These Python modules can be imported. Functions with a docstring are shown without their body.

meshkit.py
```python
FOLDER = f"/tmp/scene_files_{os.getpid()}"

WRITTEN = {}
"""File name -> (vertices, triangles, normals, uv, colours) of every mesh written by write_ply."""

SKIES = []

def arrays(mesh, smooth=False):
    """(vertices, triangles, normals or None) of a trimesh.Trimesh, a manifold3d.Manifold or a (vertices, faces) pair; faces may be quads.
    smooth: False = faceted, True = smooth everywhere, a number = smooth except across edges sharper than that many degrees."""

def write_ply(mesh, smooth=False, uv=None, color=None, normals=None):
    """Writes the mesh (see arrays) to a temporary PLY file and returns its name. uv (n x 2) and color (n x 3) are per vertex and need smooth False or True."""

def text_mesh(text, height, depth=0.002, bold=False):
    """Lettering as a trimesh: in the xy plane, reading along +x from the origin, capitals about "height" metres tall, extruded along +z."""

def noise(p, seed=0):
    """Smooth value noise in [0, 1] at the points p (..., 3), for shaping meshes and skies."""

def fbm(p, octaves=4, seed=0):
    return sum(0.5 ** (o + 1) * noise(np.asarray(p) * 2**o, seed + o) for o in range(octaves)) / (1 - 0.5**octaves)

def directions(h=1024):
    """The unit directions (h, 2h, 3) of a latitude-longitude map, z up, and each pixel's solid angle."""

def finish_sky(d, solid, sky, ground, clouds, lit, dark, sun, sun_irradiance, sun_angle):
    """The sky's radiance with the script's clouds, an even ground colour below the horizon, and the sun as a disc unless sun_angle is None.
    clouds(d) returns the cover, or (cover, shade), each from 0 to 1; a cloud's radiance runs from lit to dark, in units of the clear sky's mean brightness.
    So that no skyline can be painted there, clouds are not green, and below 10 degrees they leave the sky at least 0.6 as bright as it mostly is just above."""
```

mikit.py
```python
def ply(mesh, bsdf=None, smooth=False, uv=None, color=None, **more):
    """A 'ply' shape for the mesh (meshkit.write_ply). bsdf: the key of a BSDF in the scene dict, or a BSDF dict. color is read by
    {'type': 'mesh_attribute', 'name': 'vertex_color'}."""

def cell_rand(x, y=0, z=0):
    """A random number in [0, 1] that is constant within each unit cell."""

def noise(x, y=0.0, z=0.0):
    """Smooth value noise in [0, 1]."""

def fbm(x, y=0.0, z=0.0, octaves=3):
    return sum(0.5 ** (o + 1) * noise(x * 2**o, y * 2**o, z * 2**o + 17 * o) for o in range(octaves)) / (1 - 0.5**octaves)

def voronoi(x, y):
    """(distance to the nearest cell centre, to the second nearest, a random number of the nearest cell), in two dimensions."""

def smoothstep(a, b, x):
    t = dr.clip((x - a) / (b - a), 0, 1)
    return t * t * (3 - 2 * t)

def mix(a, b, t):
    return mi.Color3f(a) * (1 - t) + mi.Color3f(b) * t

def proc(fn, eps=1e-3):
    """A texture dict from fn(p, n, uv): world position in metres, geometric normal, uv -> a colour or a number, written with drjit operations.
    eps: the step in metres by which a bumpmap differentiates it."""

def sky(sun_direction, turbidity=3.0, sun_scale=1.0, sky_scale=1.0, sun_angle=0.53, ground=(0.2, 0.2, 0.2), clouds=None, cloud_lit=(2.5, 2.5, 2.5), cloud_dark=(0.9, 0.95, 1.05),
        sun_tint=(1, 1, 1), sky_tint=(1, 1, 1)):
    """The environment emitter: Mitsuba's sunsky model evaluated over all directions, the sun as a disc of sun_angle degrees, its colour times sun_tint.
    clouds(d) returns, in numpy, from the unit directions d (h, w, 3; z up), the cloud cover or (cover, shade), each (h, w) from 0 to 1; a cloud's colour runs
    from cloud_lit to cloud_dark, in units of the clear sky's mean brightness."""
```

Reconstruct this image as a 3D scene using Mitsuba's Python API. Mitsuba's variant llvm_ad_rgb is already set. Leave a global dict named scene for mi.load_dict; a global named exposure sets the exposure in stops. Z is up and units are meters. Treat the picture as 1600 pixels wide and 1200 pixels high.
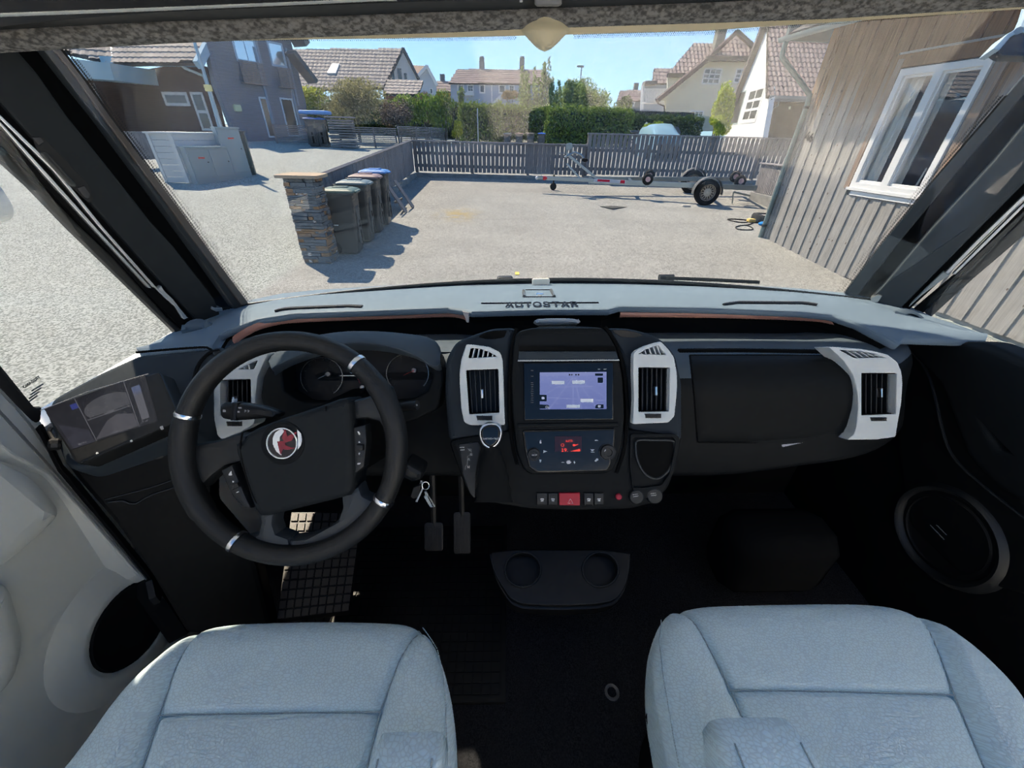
import math, random
import numpy as np, trimesh, shapely, manifold3d as m3
import shapely.geometry as sg
import mapbox_earcut
import drjit as dr
import mitsuba as mi, mikit, meshkit
from mikit import proc, noise, fbm, voronoi, cell_rand, smoothstep, mix

random.seed(7)
RNG = np.random.default_rng(11)
scene, labels = {}, {}

# ------------------------------------------------------------------ camera, sky, sun, exposure
FOC, CX, CY = 605.0, 800.0, 600.0          # focal length in pixels of the 1600 x 1200 frame
EYE = np.array([0.0, 0.0, 2.05])


def basis(pitch, roll, yaw=0.0):
    """columns: image right, image down, view direction"""
    p, r, w = map(math.radians, (pitch, roll, yaw))
    f = np.array([math.sin(w) * math.cos(p), math.cos(w) * math.cos(p), -math.sin(p)])
    R = np.array([math.cos(w), -math.sin(w), 0.0])
    D = np.cross(f, R)
    return np.stack([math.cos(r) * R - math.sin(r) * D, math.sin(r) * R + math.cos(r) * D, f], 1)


BW = basis(32.8, 1.5)                      # the camera against the level world
BV = basis(32.8, -0.6)                     # the camera against the vehicle, which stands on a slight side slope
V2W = BW @ BV.T
_f, _u = BW[:, 2], -BW[:, 1]
scene['camera'] = {'type': 'perspective', 'fov': 2 * math.degrees(math.atan(800 / FOC)), 'fov_axis': 'x', 'near_clip': 0.02, 'far_clip': 2000.0,
                   'to_world': mi.ScalarTransform4f().look_at(origin=EYE.tolist(), target=(EYE + _f).tolist(), up=_u.tolist())}
SUN = np.array([-0.455, 0.42, 0.785])
exposure = 2.45
scene['sky'] = mikit.sky(SUN.tolist(), turbidity=2.6, sun_scale=1.0, sky_scale=0.85, ground=(0.22, 0.22, 0.21), sun_tint=(0.95, 0.98, 0.99), sky_tint=(0.84, 1.03, 1.10), sun_angle=0.8)


# ------------------------------------------------------------------ materials
def prin(color, rough, spec=0.5, metal=0.0, bump=None, scale=1.0, **kw):
    c = color if isinstance(color, dict) else {'type': 'rgb', 'value': list(color)}
    b = {'type': 'principled', 'base_color': c, 'roughness': rough, 'specular': spec, 'metallic': metal, **kw}
    if bump is not None:
        b = {'type': 'bumpmap', 'arbitrary': bump, 'scale': scale, 'bsdf': b}
    return {'type': 'twosided', 'bsdf': b}


VC = {'type': 'mesh_attribute', 'name': 'vertex_color'}
MATS = {}


def mat(name, d):
    scene['bsdf_' + name] = d
    MATS[name] = 'bsdf_' + name


mat('matte', prin(VC, 0.9, 0.2))
mat('satin', prin(VC, 0.5, 0.5))
mat('gloss', prin(VC, 0.18, 0.5))
mat('metal', prin(VC, 0.32, 0.5, 0.9))
mat('chrome', prin((0.85, 0.86, 0.88), 0.08, 0.5, 1.0))
mat('glass', {'type': 'thindielectric', 'int_ior': 1.5})
mat('coatedglass', {'type': 'thindielectric', 'int_ior': 2.3})


def _grain(p, s):
    return fbm(p.x * s, p.y * s, p.z * s, 2)


mat('plastic', prin(VC, 0.55, 0.14, bump=proc(lambda p, n, uv: 0.00025 * noise(p.x * 900, p.y * 900, p.z * 900), 4e-4)))


def _leather(p, n, uv):
    a, b, c = voronoi(p.x * 185 + 1.6 * noise(p.x * 80, p.y * 80, p.z * 80), p.y * 230 + 0.8 * p.z * 200)
    return 0.0016 * smoothstep(0.0, 0.40, b - a)


def _hide(p, n, uv):
    return mi.Color3f(uv.x, uv.y, uv.y * 1.06) * (0.88 + 90.0 * _leather(p, n, uv))


mat('leather', prin(proc(_hide), 0.48, 0.45, bump=proc(_leather, 5e-4)))
mat('rimleather', prin(VC, 0.5, 0.5, bump=proc(lambda p, n, uv: 0.0004 * noise(p.x * 1100, p.y * 1100, p.z * 1100), 4e-4)))


def _carpet(p, n, uv):
    k = noise(p.x * 420, p.y * 420, p.z * 420)
    return mix((0.012, 0.013, 0.015), (0.035, 0.036, 0.04), k)


mat('carpet', prin(proc(_carpet), 1.0, 0.1))


def _fleece(p, n, uv):
    k = fbm(p.x * 160, p.y * 200, p.z * 200, 3)
    return mix((0.07, 0.068, 0.064), (0.22, 0.213, 0.20), smoothstep(0.25, 0.75, k))


mat('fleece', prin(proc(_fleece), 1.0, 0.1))


def emit(rgb):
    return {'type': 'area', 'radiance': {'type': 'rgb', 'value': list(map(float, rgb))}}


# ------------------------------------------------------------------ rays
def ray(x, y, B=BW):
    return B[:, 2] + (x - CX) / FOC * B[:, 0] + (y - CY) / FOC * B[:, 1]


def vd(x, y, d):
    """vehicle point at optical depth d"""
    return ray(x, y, BV) * d


def vz(x, y, z):
    r = ray(x, y, BV)
    return r * (z / r[2])


def vy(x, y, yy):
    r = ray(x, y, BV)
    return r * (yy / r[1])


def vx(x, y, xx):
    r = ray(x, y, BV)
    return r * (xx / r[0])


def sm(a, b, t):
    t = np.clip((t - a) / (b - a), 0, 1)
    return t * t * (3 - 2 * t)


def ground_z(x, y):
    """height of the asphalt: level under the vehicle, then gently rising away from it"""
    x, y = np.asarray(x, float), np.asarray(y, float)
    a = np.maximum(y - 5.0, 0)
    s = np.where(a < 2, a * a / 4, a - 1)             # smooth start
    g = 0.085 * np.minimum(s, 9) + 0.045 * np.clip(s - 9, 0, 25)
    left = np.maximum(-x - 3.6, 0)
    return g + 0.03 * np.minimum(left, 12) * sm(3, 9, y)


def wg(x, y, extra=0.0):
    """world point where pixel (x, y) meets the ground"""
    r = ray(x, y)
    t0, t1 = 0.5, 400.0
    for _ in range(60):
        t = 0.5 * (t0 + t1)
        p = EYE + r * t
        if p[2] > ground_z(p[0], p[1]) + extra:
            t0 = t
        else:
            t1 = t
    return EYE + r * t1


def wy(x, y, yy):
    r = ray(x, y)
    return EYE + r * (yy / r[1])


def wz(x, y, zz):
    r = ray(x, y)
    return EYE + r * ((zz - EYE[2]) / r[2])


def unit(v):
    v = np.asarray(v, float)
    return v / np.linalg.norm(v)


class Plane:
    """A plane met by the view rays: turns pixels into plane coordinates and those into points. n looks at the eye."""

    def __init__(s, o, n, up=(0, 0, 1), frame='V'):
        s.o, s.n, s.frame = np.asarray(o, float), unit(n), frame
        s.ex = unit(np.cross(up, s.n))
        s.ey = np.cross(s.n, s.ex)
        s.B, s.eye = (BV, np.zeros(3)) if frame == 'V' else (BW, EYE)

    def hit(s, x, y):
        r = ray(x, y, s.B)
        return s.eye + r * (np.dot(s.o - s.eye, s.n) / np.dot(r, s.n))

    def uv(s, x, y):
        d = s.hit(x, y) - s.o
        return np.array([d @ s.ex, d @ s.ey])

    def poly(s, pts):
        return np.array([s.uv(*p) for p in pts])

    def to3(s, uv, h=0.0):
        uv = np.atleast_2d(uv)
        return s.o + uv[:, :1] * s.ex + uv[:, 1:2] * s.ey + np.reshape(h, (-1, 1)) * s.n

    def mesh(s, m):
        v = np.asarray(m.vertices)
        return trimesh.Trimesh(s.o + v @ np.stack([s.ex, s.ey, s.n]), m.faces, process=False)


def facing(x, y, d, tilt_up=0.0, turn=0.0, frame='V'):
    """plane through pixel (x, y) at depth d; its normal looks back at the camera along -y, tilted up and turned by degrees"""
    a, b = math.radians(tilt_up), math.radians(turn)
    n = np.array([math.sin(b) * math.cos(a), -math.cos(b) * math.cos(a), math.sin(a)])
    o = vd(x, y, d) if frame == 'V' else EYE + ray(x, y) * d
    return Plane(o, n, frame=frame)


# ------------------------------------------------------------------ meshes
def TM(v, f):
    f = np.asarray(f, int)
    if f.ndim == 2 and f.shape[1] == 4:
        f = np.vstack([f[:, [0, 1, 2]], f[:, [0, 2, 3]]])
    return trimesh.Trimesh(np.asarray(v, float), f, process=False)


def cat(*ms):
    ms = [m for x in ms for m in (x if isinstance(x, (list, tuple)) else [x])]
    return trimesh.util.concatenate(ms) if len(ms) > 1 else ms[0]


def area2(p):
    x, y = p[:, 0], p[:, 1]
    return 0.5 * np.sum(x * np.roll(y, -1) - y * np.roll(x, -1))


def inset(p, d):
    """the ring p (counterclockwise) moved inwards by d, same vertex count"""
    e = np.roll(p, -1, 0) - p
    n = np.stack([-e[:, 1], e[:, 0]], 1) / (np.linalg.norm(e, axis=1, keepdims=True) + 1e-12)
    m = n + np.roll(n, 1, 0)
    m /= np.maximum((m * m).sum(1, keepdims=True) / 2, 0.6) + 1e-12
    return p + d * m


def slab(outer, z0, z1, bevel=0.0, holes=(), seg=2, back=True):
    """prism over a polygon in the xy plane from z0 up to z1, its upper edge rounded by bevel"""
    rings = []
    for i, p in enumerate([outer, *holes]):
        p = np.asarray(p, float)
        if np.linalg.norm(p[0] - p[-1]) < 1e-9:
            p = p[:-1]
        if (area2(p) > 0) != (i == 0):
            p = p[::-1]
        rings.append(p)
    levels = [(z0, 0.0)]
    if bevel > 0:
        for k in range(seg + 1):
            a = k / seg * math.pi / 2
            levels.append((z1 - bevel + bevel * math.sin(a), bevel * (1 - math.cos(a))))
    else:
        levels.append((z1, 0.0))
    V, Fs, base, top_ids, bot_ids, off = [], [], 0, [], [], 0
    for i, p in enumerate(rings):
        n = len(p)
        for k, (z, d) in enumerate(levels):
            q = inset(p, d)      # holes run clockwise, so moving left of travel also goes into the material
            V.append(np.column_stack([q, np.full(n, z)]))
            if k:
                a, b = off + (k - 1) * n + np.arange(n), off + k * n + np.arange(n)
                a2, b2 = np.roll(a, -1), np.roll(b, -1)
                Fs += [np.stack([a, a2, b2], 1), np.stack([a, b2, b], 1)]
        bot_ids.append(off + np.arange(n))
        top_ids.append(off + (len(levels) - 1) * n + np.arange(n))
        off += n * len(levels)
    V = np.vstack(V)
    ends = np.cumsum([len(p) for p in rings]).astype(np.uint32)
    for ids, flip in ((np.concatenate(top_ids), False), (np.concatenate(bot_ids), True)):
        if flip and not back:
            continue
        t = mapbox_earcut.triangulate_float64(np.ascontiguousarray(V[ids, :2]), ends).reshape(-1, 3).astype(int)
        a = V[ids][:, :2]
        e1, e2 = a[t[:, 1]] - a[t[:, 0]], a[t[:, 2]] - a[t[:, 0]]
        ccw = e1[:, 0] * e2[:, 1] - e1[:, 1] * e2[:, 0] > 0
        t = np.where((ccw != flip)[:, None], t, t[:, ::-1])
        Fs.append(ids[t])
    return TM(V, np.vstack(Fs))


def rring(x0, y0, x1, y1, r, n=5):
    """rounded rectangle"""
    r = min(r, (x1 - x0) / 2 - 1e-6, (y1 - y0) / 2 - 1e-6)
    out = []
    for cx, cy, a0 in ((x1 - r, y1 - r, 0), (x0 + r, y1 - r, 90), (x0 + r, y0 + r, 180), (x1 - r, y0 + r, 270)):
        for k in range(n + 1):
            a = math.radians(a0 + 90 * k / n)
            out.append((cx + r * math.cos(a), cy + r * math.sin(a)))
    return np.array(out)


def circ(cx, cy, r, n=32, ry=None):
    a = np.arange(n) * 2 * math.pi / n
    return np.column_stack([cx + r * np.cos(a), cy + (ry or r) * np.sin(a)])


def cr(pts, n=6, closed=True):
    """Catmull-Rom through the points"""
    p = np.asarray(pts, float)
    N = len(p)
    out = []
    for i in range(N if closed else N - 1):
        P = [p[(i + k) % N] if closed else p[min(max(i + k, 0), N - 1)] for k in (-1, 0, 1, 2)]
        for j in range(n):
            t = j / n
            out.append(0.5 * (2 * P[1] + (P[2] - P[0]) * t + (2 * P[0] - 5 * P[1] + 4 * P[2] - P[3]) * t * t + (3 * P[1] - P[0] - 3 * P[2] + P[3]) * t ** 3))
    if not closed:
        out.append(p[-1])
    return np.array(out)


def soft(pts, r, n=4):
    """polygon with its corners rounded by r (clamped), same order"""
    p = np.asarray(pts, float)
    out = []
    for i in range(len(p)):
        a, b, c = p[i - 1], p[i], p[(i + 1) % len(p)]
        u, v = a - b, c - b
        lu, lv = np.linalg.norm(u), np.linalg.norm(v)
        d = min(r, 0.45 * lu, 0.45 * lv)
        q0, q1 = b + u / lu * d, b + v / lv * d
        for k in range(n + 1):
            t = k / n
            out.append((1 - t) ** 2 * q0 + 2 * t * (1 - t) * b + t * t * q1)
    return np.array(out)


def box(c, s, R=None):
    m = trimesh.creation.box(extents=s)
    v = np.asarray(m.vertices)
    if R is not None:
        v = v @ np.asarray(R).T
    return TM(v + np.asarray(c, float), m.faces)


def bx(x0, x1, y0, y1, z0, z1):
    return box(((x0 + x1) / 2, (y0 + y1) / 2, (z0 + z1) / 2), (x1 - x0, y1 - y0, z1 - z0))


def rbox(c, s, r=0.01, R=None, n=3):
    """box with rounded edges"""
    h = np.asarray(s, float) / 2
    r = min(r, *(h * 0.99))
    sp = m3.Manifold.sphere(r, 8 if n < 4 else 16)
    hull = m3.Manifold.batch_hull([sp.translate(((h - r) * np.array(k)).tolist()) for k in np.ndindex(2, 2, 2) for k in [np.array(k) * 2 - 1]])
    me = hull.to_mesh()
    v = np.array(me.vert_properties[:, :3], float)
    if R is not None:
        v = v @ np.asarray(R).T
    return TM(v + np.asarray(c, float), np.array(me.tri_verts))


def frame_of(d):
    d = unit(d)
    a = unit(np.cross(d, [0, 0, 1.0] if abs(d[2]) < 0.9 else [1.0, 0, 0]))
    return np.stack([a, np.cross(d, a), d], 1)


def cyl(p0, p1, r, n=16, r1=None):
    return tube([p0, p1], [r, r if r1 is None else r1], n)


def tube(path, r, n=10, caps=True, closed=False):
    p = np.asarray(path, float)
    N = len(p)
    r = np.broadcast_to(np.asarray(r, float), (N,))
    t = (np.roll(p, -1, 0) - np.roll(p, 1, 0)) if closed else np.gradient(p, axis=0)
    t /= np.linalg.norm(t, axis=1, keepdims=True) + 1e-12
    a = frame_of(t[0])[:, 0]
    A = []
    for k in range(N):
        a = a - t[k] * (a @ t[k])
        a = unit(a)
        A.append(a)
    A = np.array(A)
    Bn = np.cross(t, A)
    ang = np.arange(n) * 2 * math.pi / n
    v = p[:, None] + r[:, None, None] * (np.cos(ang)[None, :, None] * A[:, None] + np.sin(ang)[None, :, None] * Bn[:, None])
    f = []
    for i in range(N if closed else N - 1):
        i2 = (i + 1) % N
        j = np.arange(n)
        j2 = (j + 1) % n
        f.append(np.stack([i * n + j, i * n + j2, i2 * n + j2, i2 * n + j], 1))
    f = np.vstack(f)
    f = np.vstack([f[:, [0, 1, 2]], f[:, [0, 2, 3]]])
    v = v.reshape(-1, 3)
    if caps and not closed:
        c0, c1 = len(v), len(v) + 1
        v = np.vstack([v, p[0], p[-1]])
        j = np.arange(n)
        j2 = (j + 1) % n
        f = np.vstack([f, np.stack([np.full(n, c0), j2, j], 1), np.stack([np.full(n, c1), (N - 1) * n + j, (N - 1) * n + j2], 1)])
    return TM(v, f)


def lathe(prof, o, axis, n=32, up=None):
    """profile of (radius, height) pairs turned about the axis through o"""
    prof = np.asarray(prof, float)
    Fm = frame_of(axis)
    ang = np.arange(n) * 2 * math.pi / n
    v = np.stack([prof[:, None, 0] * np.cos(ang), prof[:, None, 0] * np.sin(ang), np.broadcast_to(prof[:, None, 1], (len(prof), n))], -1)
    v = v @ Fm.T + np.asarray(o, float)
    f = []
    j = np.arange(n)
    j2 = (j + 1) % n
    for i in range(len(prof) - 1):
        f.append(np.stack([i * n + j, i * n + j2, (i + 1) * n + j2, (i + 1) * n + j], 1))
    return TM(v.reshape(-1, 3), np.vstack(f))


def grid(P, close_u=False, close_v=False, flip=False):
    """surface through an (m, n, 3) array of points"""
    P = np.asarray(P, float)
    m, n = P.shape[:2]
    i, j = np.meshgrid(np.arange(m if close_u else m - 1), np.arange(n if close_v else n - 1), indexing='ij')
    i2, j2 = (i + 1) % m, (j + 1) % n
    f = np.stack([i * n + j, i2 * n + j, i2 * n + j2, i * n + j2], -1).reshape(-1, 4)
    if flip:
        f = f[:, ::-1]
    return TM(P.reshape(-1, 3), f)


def shell(P, thick, flip=False):
    """a grid surface given a thickness along its normals (as a closed solid)"""
    P = np.asarray(P, float)
    g = grid(P, flip=flip)
    n = np.asarray(g.vertex_normals).reshape(P.shape)
    Q = P - n * thick
    m, k = P.shape[:2]
    loop = np.concatenate([P[0, :-1], P[:-1, -1], P[-1, :0:-1], P[:0:-1, 0]])
    loop2 = np.concatenate([Q[0, :-1], Q[:-1, -1], Q[-1, :0:-1], Q[:0:-1, 0]])
    rim = grid(np.stack([loop, loop2]), close_v=True, flip=flip)
    return cat(g, grid(Q, flip=not flip), rim)


def ell(c, r, sub=3):
    m = trimesh.creation.icosphere(subdivisions=sub)
    return TM(np.asarray(m.vertices) * np.asarray(r) + np.asarray(c, float), m.faces)


# ------------------------------------------------------------------ scene entries
def numbered(name):
    if name not in scene and name not in USED:
        USED.add(name)
        return name
    k = 1
    while f'{name}_{k:03d}' in scene or f'{name}_{k:03d}' in USED:
        k += 1
    USED.add(f'{name}_{k:03d}')
    return f'{name}_{k:03d}'


USED = set()


def thing(name, label=None, category=None, group=None, kind=None):
    key = numbered(name)
    d = {}
    for k, v in (('label', label), ('category', category), ('group', group), ('kind', kind)):
        if v:
            d[k] = v
    labels[key] = d
    return key


def put(key, mesh, material, color=None, smooth=30, frame='V', parent=None, label=None, kind=None, emitter=None, uv=None, fixed=False):
    """one entry; with a parent the key is parent__name"""
    if parent is not None:
        key = numbered(parent + '__' + key)
    elif not fixed and key in scene:
        raise ValueError(key)
    if hasattr(mesh, 'to_mesh'):
        me = mesh.to_mesh()
        mesh = TM(np.array(me.vert_properties[:, :3]), np.array(me.tri_verts))
    v, f, _ = meshkit.arrays(mesh, smooth)
    if frame == 'V':
        v = v @ V2W.T + EYE
    c = None
    if color is not None:
        c = np.asarray(color, float)
        if c.ndim == 1:
            c = np.broadcast_to(c, (len(v), 3))
    sh = mikit.ply(TM(v, f), MATS[material], smooth=bool(smooth), color=c, uv=uv)
    if emitter is not None:
        sh['emitter'] = emitter
    scene[key] = sh
    d = {}
    if label:
        d['label'] = label
    if kind:
        d['kind'] = kind
    if d:
        labels.setdefault(key, {}).update(d)
    return key


def solo(name, mesh, material, label, category, color=None, group=None, kind=None, **kw):
    """a thing that is one mesh"""
    key = thing(name, label, category, group, kind)
    return put(key, mesh, material, color, fixed=True, **kw)


def struct(name, mesh, material, label, color=None, **kw):
    labels[name] = {'label': label, 'kind': 'structure'}
    USED.add(name)
    return put(name, mesh, material, color, fixed=True, **kw)


def srgb(r, g, b):
    c = np.array([r, g, b], float) / 255
    return np.where(c < 0.04045, c / 12.92, ((c + 0.055) / 1.055) ** 2.4)

# ================================================================== OUTSIDE: materials of its own
_st = wg(715, 335)


def _asphalt(p, n, uv):
    x, y = p.x, p.y
    k = noise(x * 95, y * 95)
    k2 = fbm(x * 26, y * 26, 3.0, 2)
    big = fbm(x * 0.9, y * 2.2, 1.0, 4)
    c = mix((0.145, 0.145, 0.138), (0.325, 0.325, 0.31), smoothstep(0.15, 0.85, 0.62 * k + 0.38 * k2))
    c = c * (0.84 + 0.32 * big)
    road = smoothstep(0.15, -0.15, x + 3.75 + 0.12 * (noise(y * 1.4) - 0.5))
    road = dr.maximum(road, smoothstep(5.0, 4.6, y) * 0.6)
    sp = noise(x * 60, y * 60, 9.0)
    c = mix(c, mix((0.13, 0.15, 0.142), (0.37, 0.40, 0.385), smoothstep(0.2, 0.8, sp)), road * 0.75)
    d2 = dr.square((x - float(_st[0])) / 0.42) + dr.square((y - float(_st[1])) / 0.55)
    c = mix(c, (0.27, 0.205, 0.075), 0.9 * dr.exp(-d2) * smoothstep(0.25, 0.7, fbm(x * 6, y * 6, 0.0, 3)))
    d3 = dr.square((x - float(_st[0]) + 0.05) / 0.3) + dr.square((y - float(_st[1]) - 1.4) / 1.0)
    c = mix(c, (0.15, 0.15, 0.14), 0.35 * dr.exp(-d3) * noise(x * 5, y * 5))
    crack = dr.abs(y - 9.95 - 0.03 * x - 0.18 * (noise(x * 1.7) - 0.5) - 0.05 * noise(x * 9))
    c = mix(c, (0.10, 0.10, 0.095), 0.65 * smoothstep(0.022, 0.006, crack) * smoothstep(-3.0, -2.6, x) * smoothstep(2.4, 1.0, x))
    crack2 = dr.abs(y - 13.1 - 0.02 * x - 0.2 * (noise(x * 1.1 + 5) - 0.5))
    c = mix(c, (0.12, 0.12, 0.115), 0.5 * smoothstep(0.03, 0.008, crack2) * smoothstep(-3.4, -3.0, x))
    return c


mat('asphalt', prin(proc(_asphalt), 0.85, 0.3))


def _board(p, n, uv):
    """weathered spruce: grey where rain and sun reach, brown under the eaves; uv.x a number per board, uv.y the height on the wall"""
    g = fbm(p.x * 9 + p.y * 55, p.y * 9 + p.x * 40, p.z * 2.2 + uv.x * 37, 3)
    fine = noise(p.y * 260 + p.x * 60, p.z * 7, uv.x * 11)
    grey = mix((0.16, 0.155, 0.148), (0.40, 0.392, 0.378), 0.6 * g + 0.4 * fine)
    brown = mix((0.085, 0.042, 0.02), (0.32, 0.185, 0.095), 0.55 * g + 0.45 * fine)
    h = smoothstep(1.9, 2.75, uv.y + 0.55 * (g - 0.5) + 0.5 * (cell_rand(uv.x * 50 + 0.5) - 0.5))
    c = mix(grey, brown, h)
    a, b, w = voronoi(p.y * 4.0 + uv.x * 13, p.z * 2.6)
    return mix(c, (0.09, 0.06, 0.045), 0.8 * smoothstep(0.055, 0.03, a) * (w > 0.55))


mat('board', prin(proc(_board), 0.85, 0.25))


def _greywood(p, n, uv):
    g = fbm(p.x * 50, p.y * 50, p.z * 4, 3)
    return mix((0.13, 0.124, 0.128), (0.29, 0.278, 0.28), g) * (0.78 + 0.45 * uv.x)


mat('greywood', prin(proc(_greywood), 0.9, 0.2))


def _concrete(p, n, uv):
    g = fbm(p.x * 7, p.y * 7, p.z * 7, 4)
    return mix((0.16, 0.165, 0.165), (0.36, 0.36, 0.35), g)


mat('concrete', prin(proc(_concrete), 0.9, 0.2))


def _slate(p, n, uv):
    g = fbm(p.x * 30, p.y * 30, p.z * 70, 3)
    r = uv.x
    c = mix((0.035, 0.045, 0.055), (0.22, 0.24, 0.26), g * 0.7 + 0.3 * uv.y)
    c = mix(c, mix((0.14, 0.07, 0.035), (0.40, 0.25, 0.14), g), smoothstep(0.62, 0.8, r + 0.5 * (noise(p.x * 8, p.y * 8, p.z * 8) - 0.5)))
    return mix(c, (0.62, 0.6, 0.58), smoothstep(0.93, 0.96, r) * smoothstep(0.4, 0.6, g))


mat('slate', prin(proc(_slate), 0.7, 0.4))


def _clad(p, n, uv):
    g = fbm(p.x * 3, p.y * 3, p.z * 60, 3)
    return mix(mi.Color3f(0.62), mi.Color3f(1.15), g)


mat('cladblue', prin(proc(lambda p, n, uv: mi.Color3f(0.155, 0.20, 0.255) * _clad(p, n, uv)), 0.9, 0.2))
mat('cladbrown', prin(proc(lambda p, n, uv: mi.Color3f(0.095, 0.062, 0.052) * _clad(p, n, uv)), 0.9, 0.2))


def _tile(p, n, uv):
    k = cell_rand(dr.floor(uv.x), dr.floor(uv.y), 4.0)
    return mix(mi.Color3f(0.8), mi.Color3f(1.15), 0.6 * k + 0.4 * noise(p.x * 11, p.y * 11, p.z * 11))


mat('tilegrey', prin(proc(lambda p, n, uv: mi.Color3f(0.30, 0.27, 0.25) * _tile(p, n, uv)), 0.8, 0.3))
mat('tilebrown', prin(proc(lambda p, n, uv: mi.Color3f(0.22, 0.175, 0.175) * _tile(p, n, uv)), 0.7, 0.35))
mat('leaf', {'type': 'principledthin', 'base_color': VC, 'roughness': 0.55, 'diff_trans': 0.9, 'spec_trans': 0.0})
mat('darkglass', prin((0.05, 0.06, 0.065), 0.05, 0.9, 0.3))
mat('skyglass', prin((0.62, 0.70, 0.76), 0.04, 0.9, 0.8))

GREY = srgb(120, 118, 120)
WHITE = np.array([0.62, 0.63, 0.63])


def WB(o, d):
    """axes for boxes: x along the horizontal direction d, z up"""
    d = unit([d[0], d[1], 0])
    return np.stack([d, np.cross([0, 0, 1.0], d), [0, 0, 1.0]], 1)


def uvc(m, u, v=None):
    """uv for a mesh: a number per piece and the height"""
    vv = np.asarray(m.vertices)
    return np.column_stack([np.full(len(vv), u), vv[:, 2] if v is None else np.full(len(vv), v)])


def pieces(parent, name, ms, material, frame='W', smooth=False, uvs=None, colors=None):
    for k, m in enumerate(ms):
        put(name, m, material, None if colors is None else colors[k], smooth=smooth, frame=frame, parent=parent, uv=None if uvs is None else uvs[k])


# ------------------------------------------------------------------ the ground
xs = np.unique(np.concatenate([np.linspace(-90, -14, 20), np.linspace(-14, 14, 85), np.linspace(14, 90, 20)]))
ys = np.unique(np.concatenate([np.linspace(-12, 2, 12), np.linspace(2, 20, 73), np.linspace(20, 48, 40), np.linspace(48, 220, 18)]))
X, Y = np.meshgrid(xs, ys, indexing='ij')
struct('ground', grid(np.stack([X, Y, ground_z(X, Y)], -1)), 'asphalt', 'sunlit grey asphalt of the driveway and the road', smooth=True, frame='W')
q = [wg(*p) for p in ((937, 323), (958, 321), (979, 324), (957, 328))]
c = np.mean(q, 0)
solo('drain_cover', slab(np.array([p[:2] for p in q]), c[2] + 0.004, c[2] + 0.014, 0.003), 'matte', 'dark square drain cover in the middle of the driveway', 'drain cover', (0.05, 0.05, 0.048), frame='W', smooth=False)
c = wg(808, 427)
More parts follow.
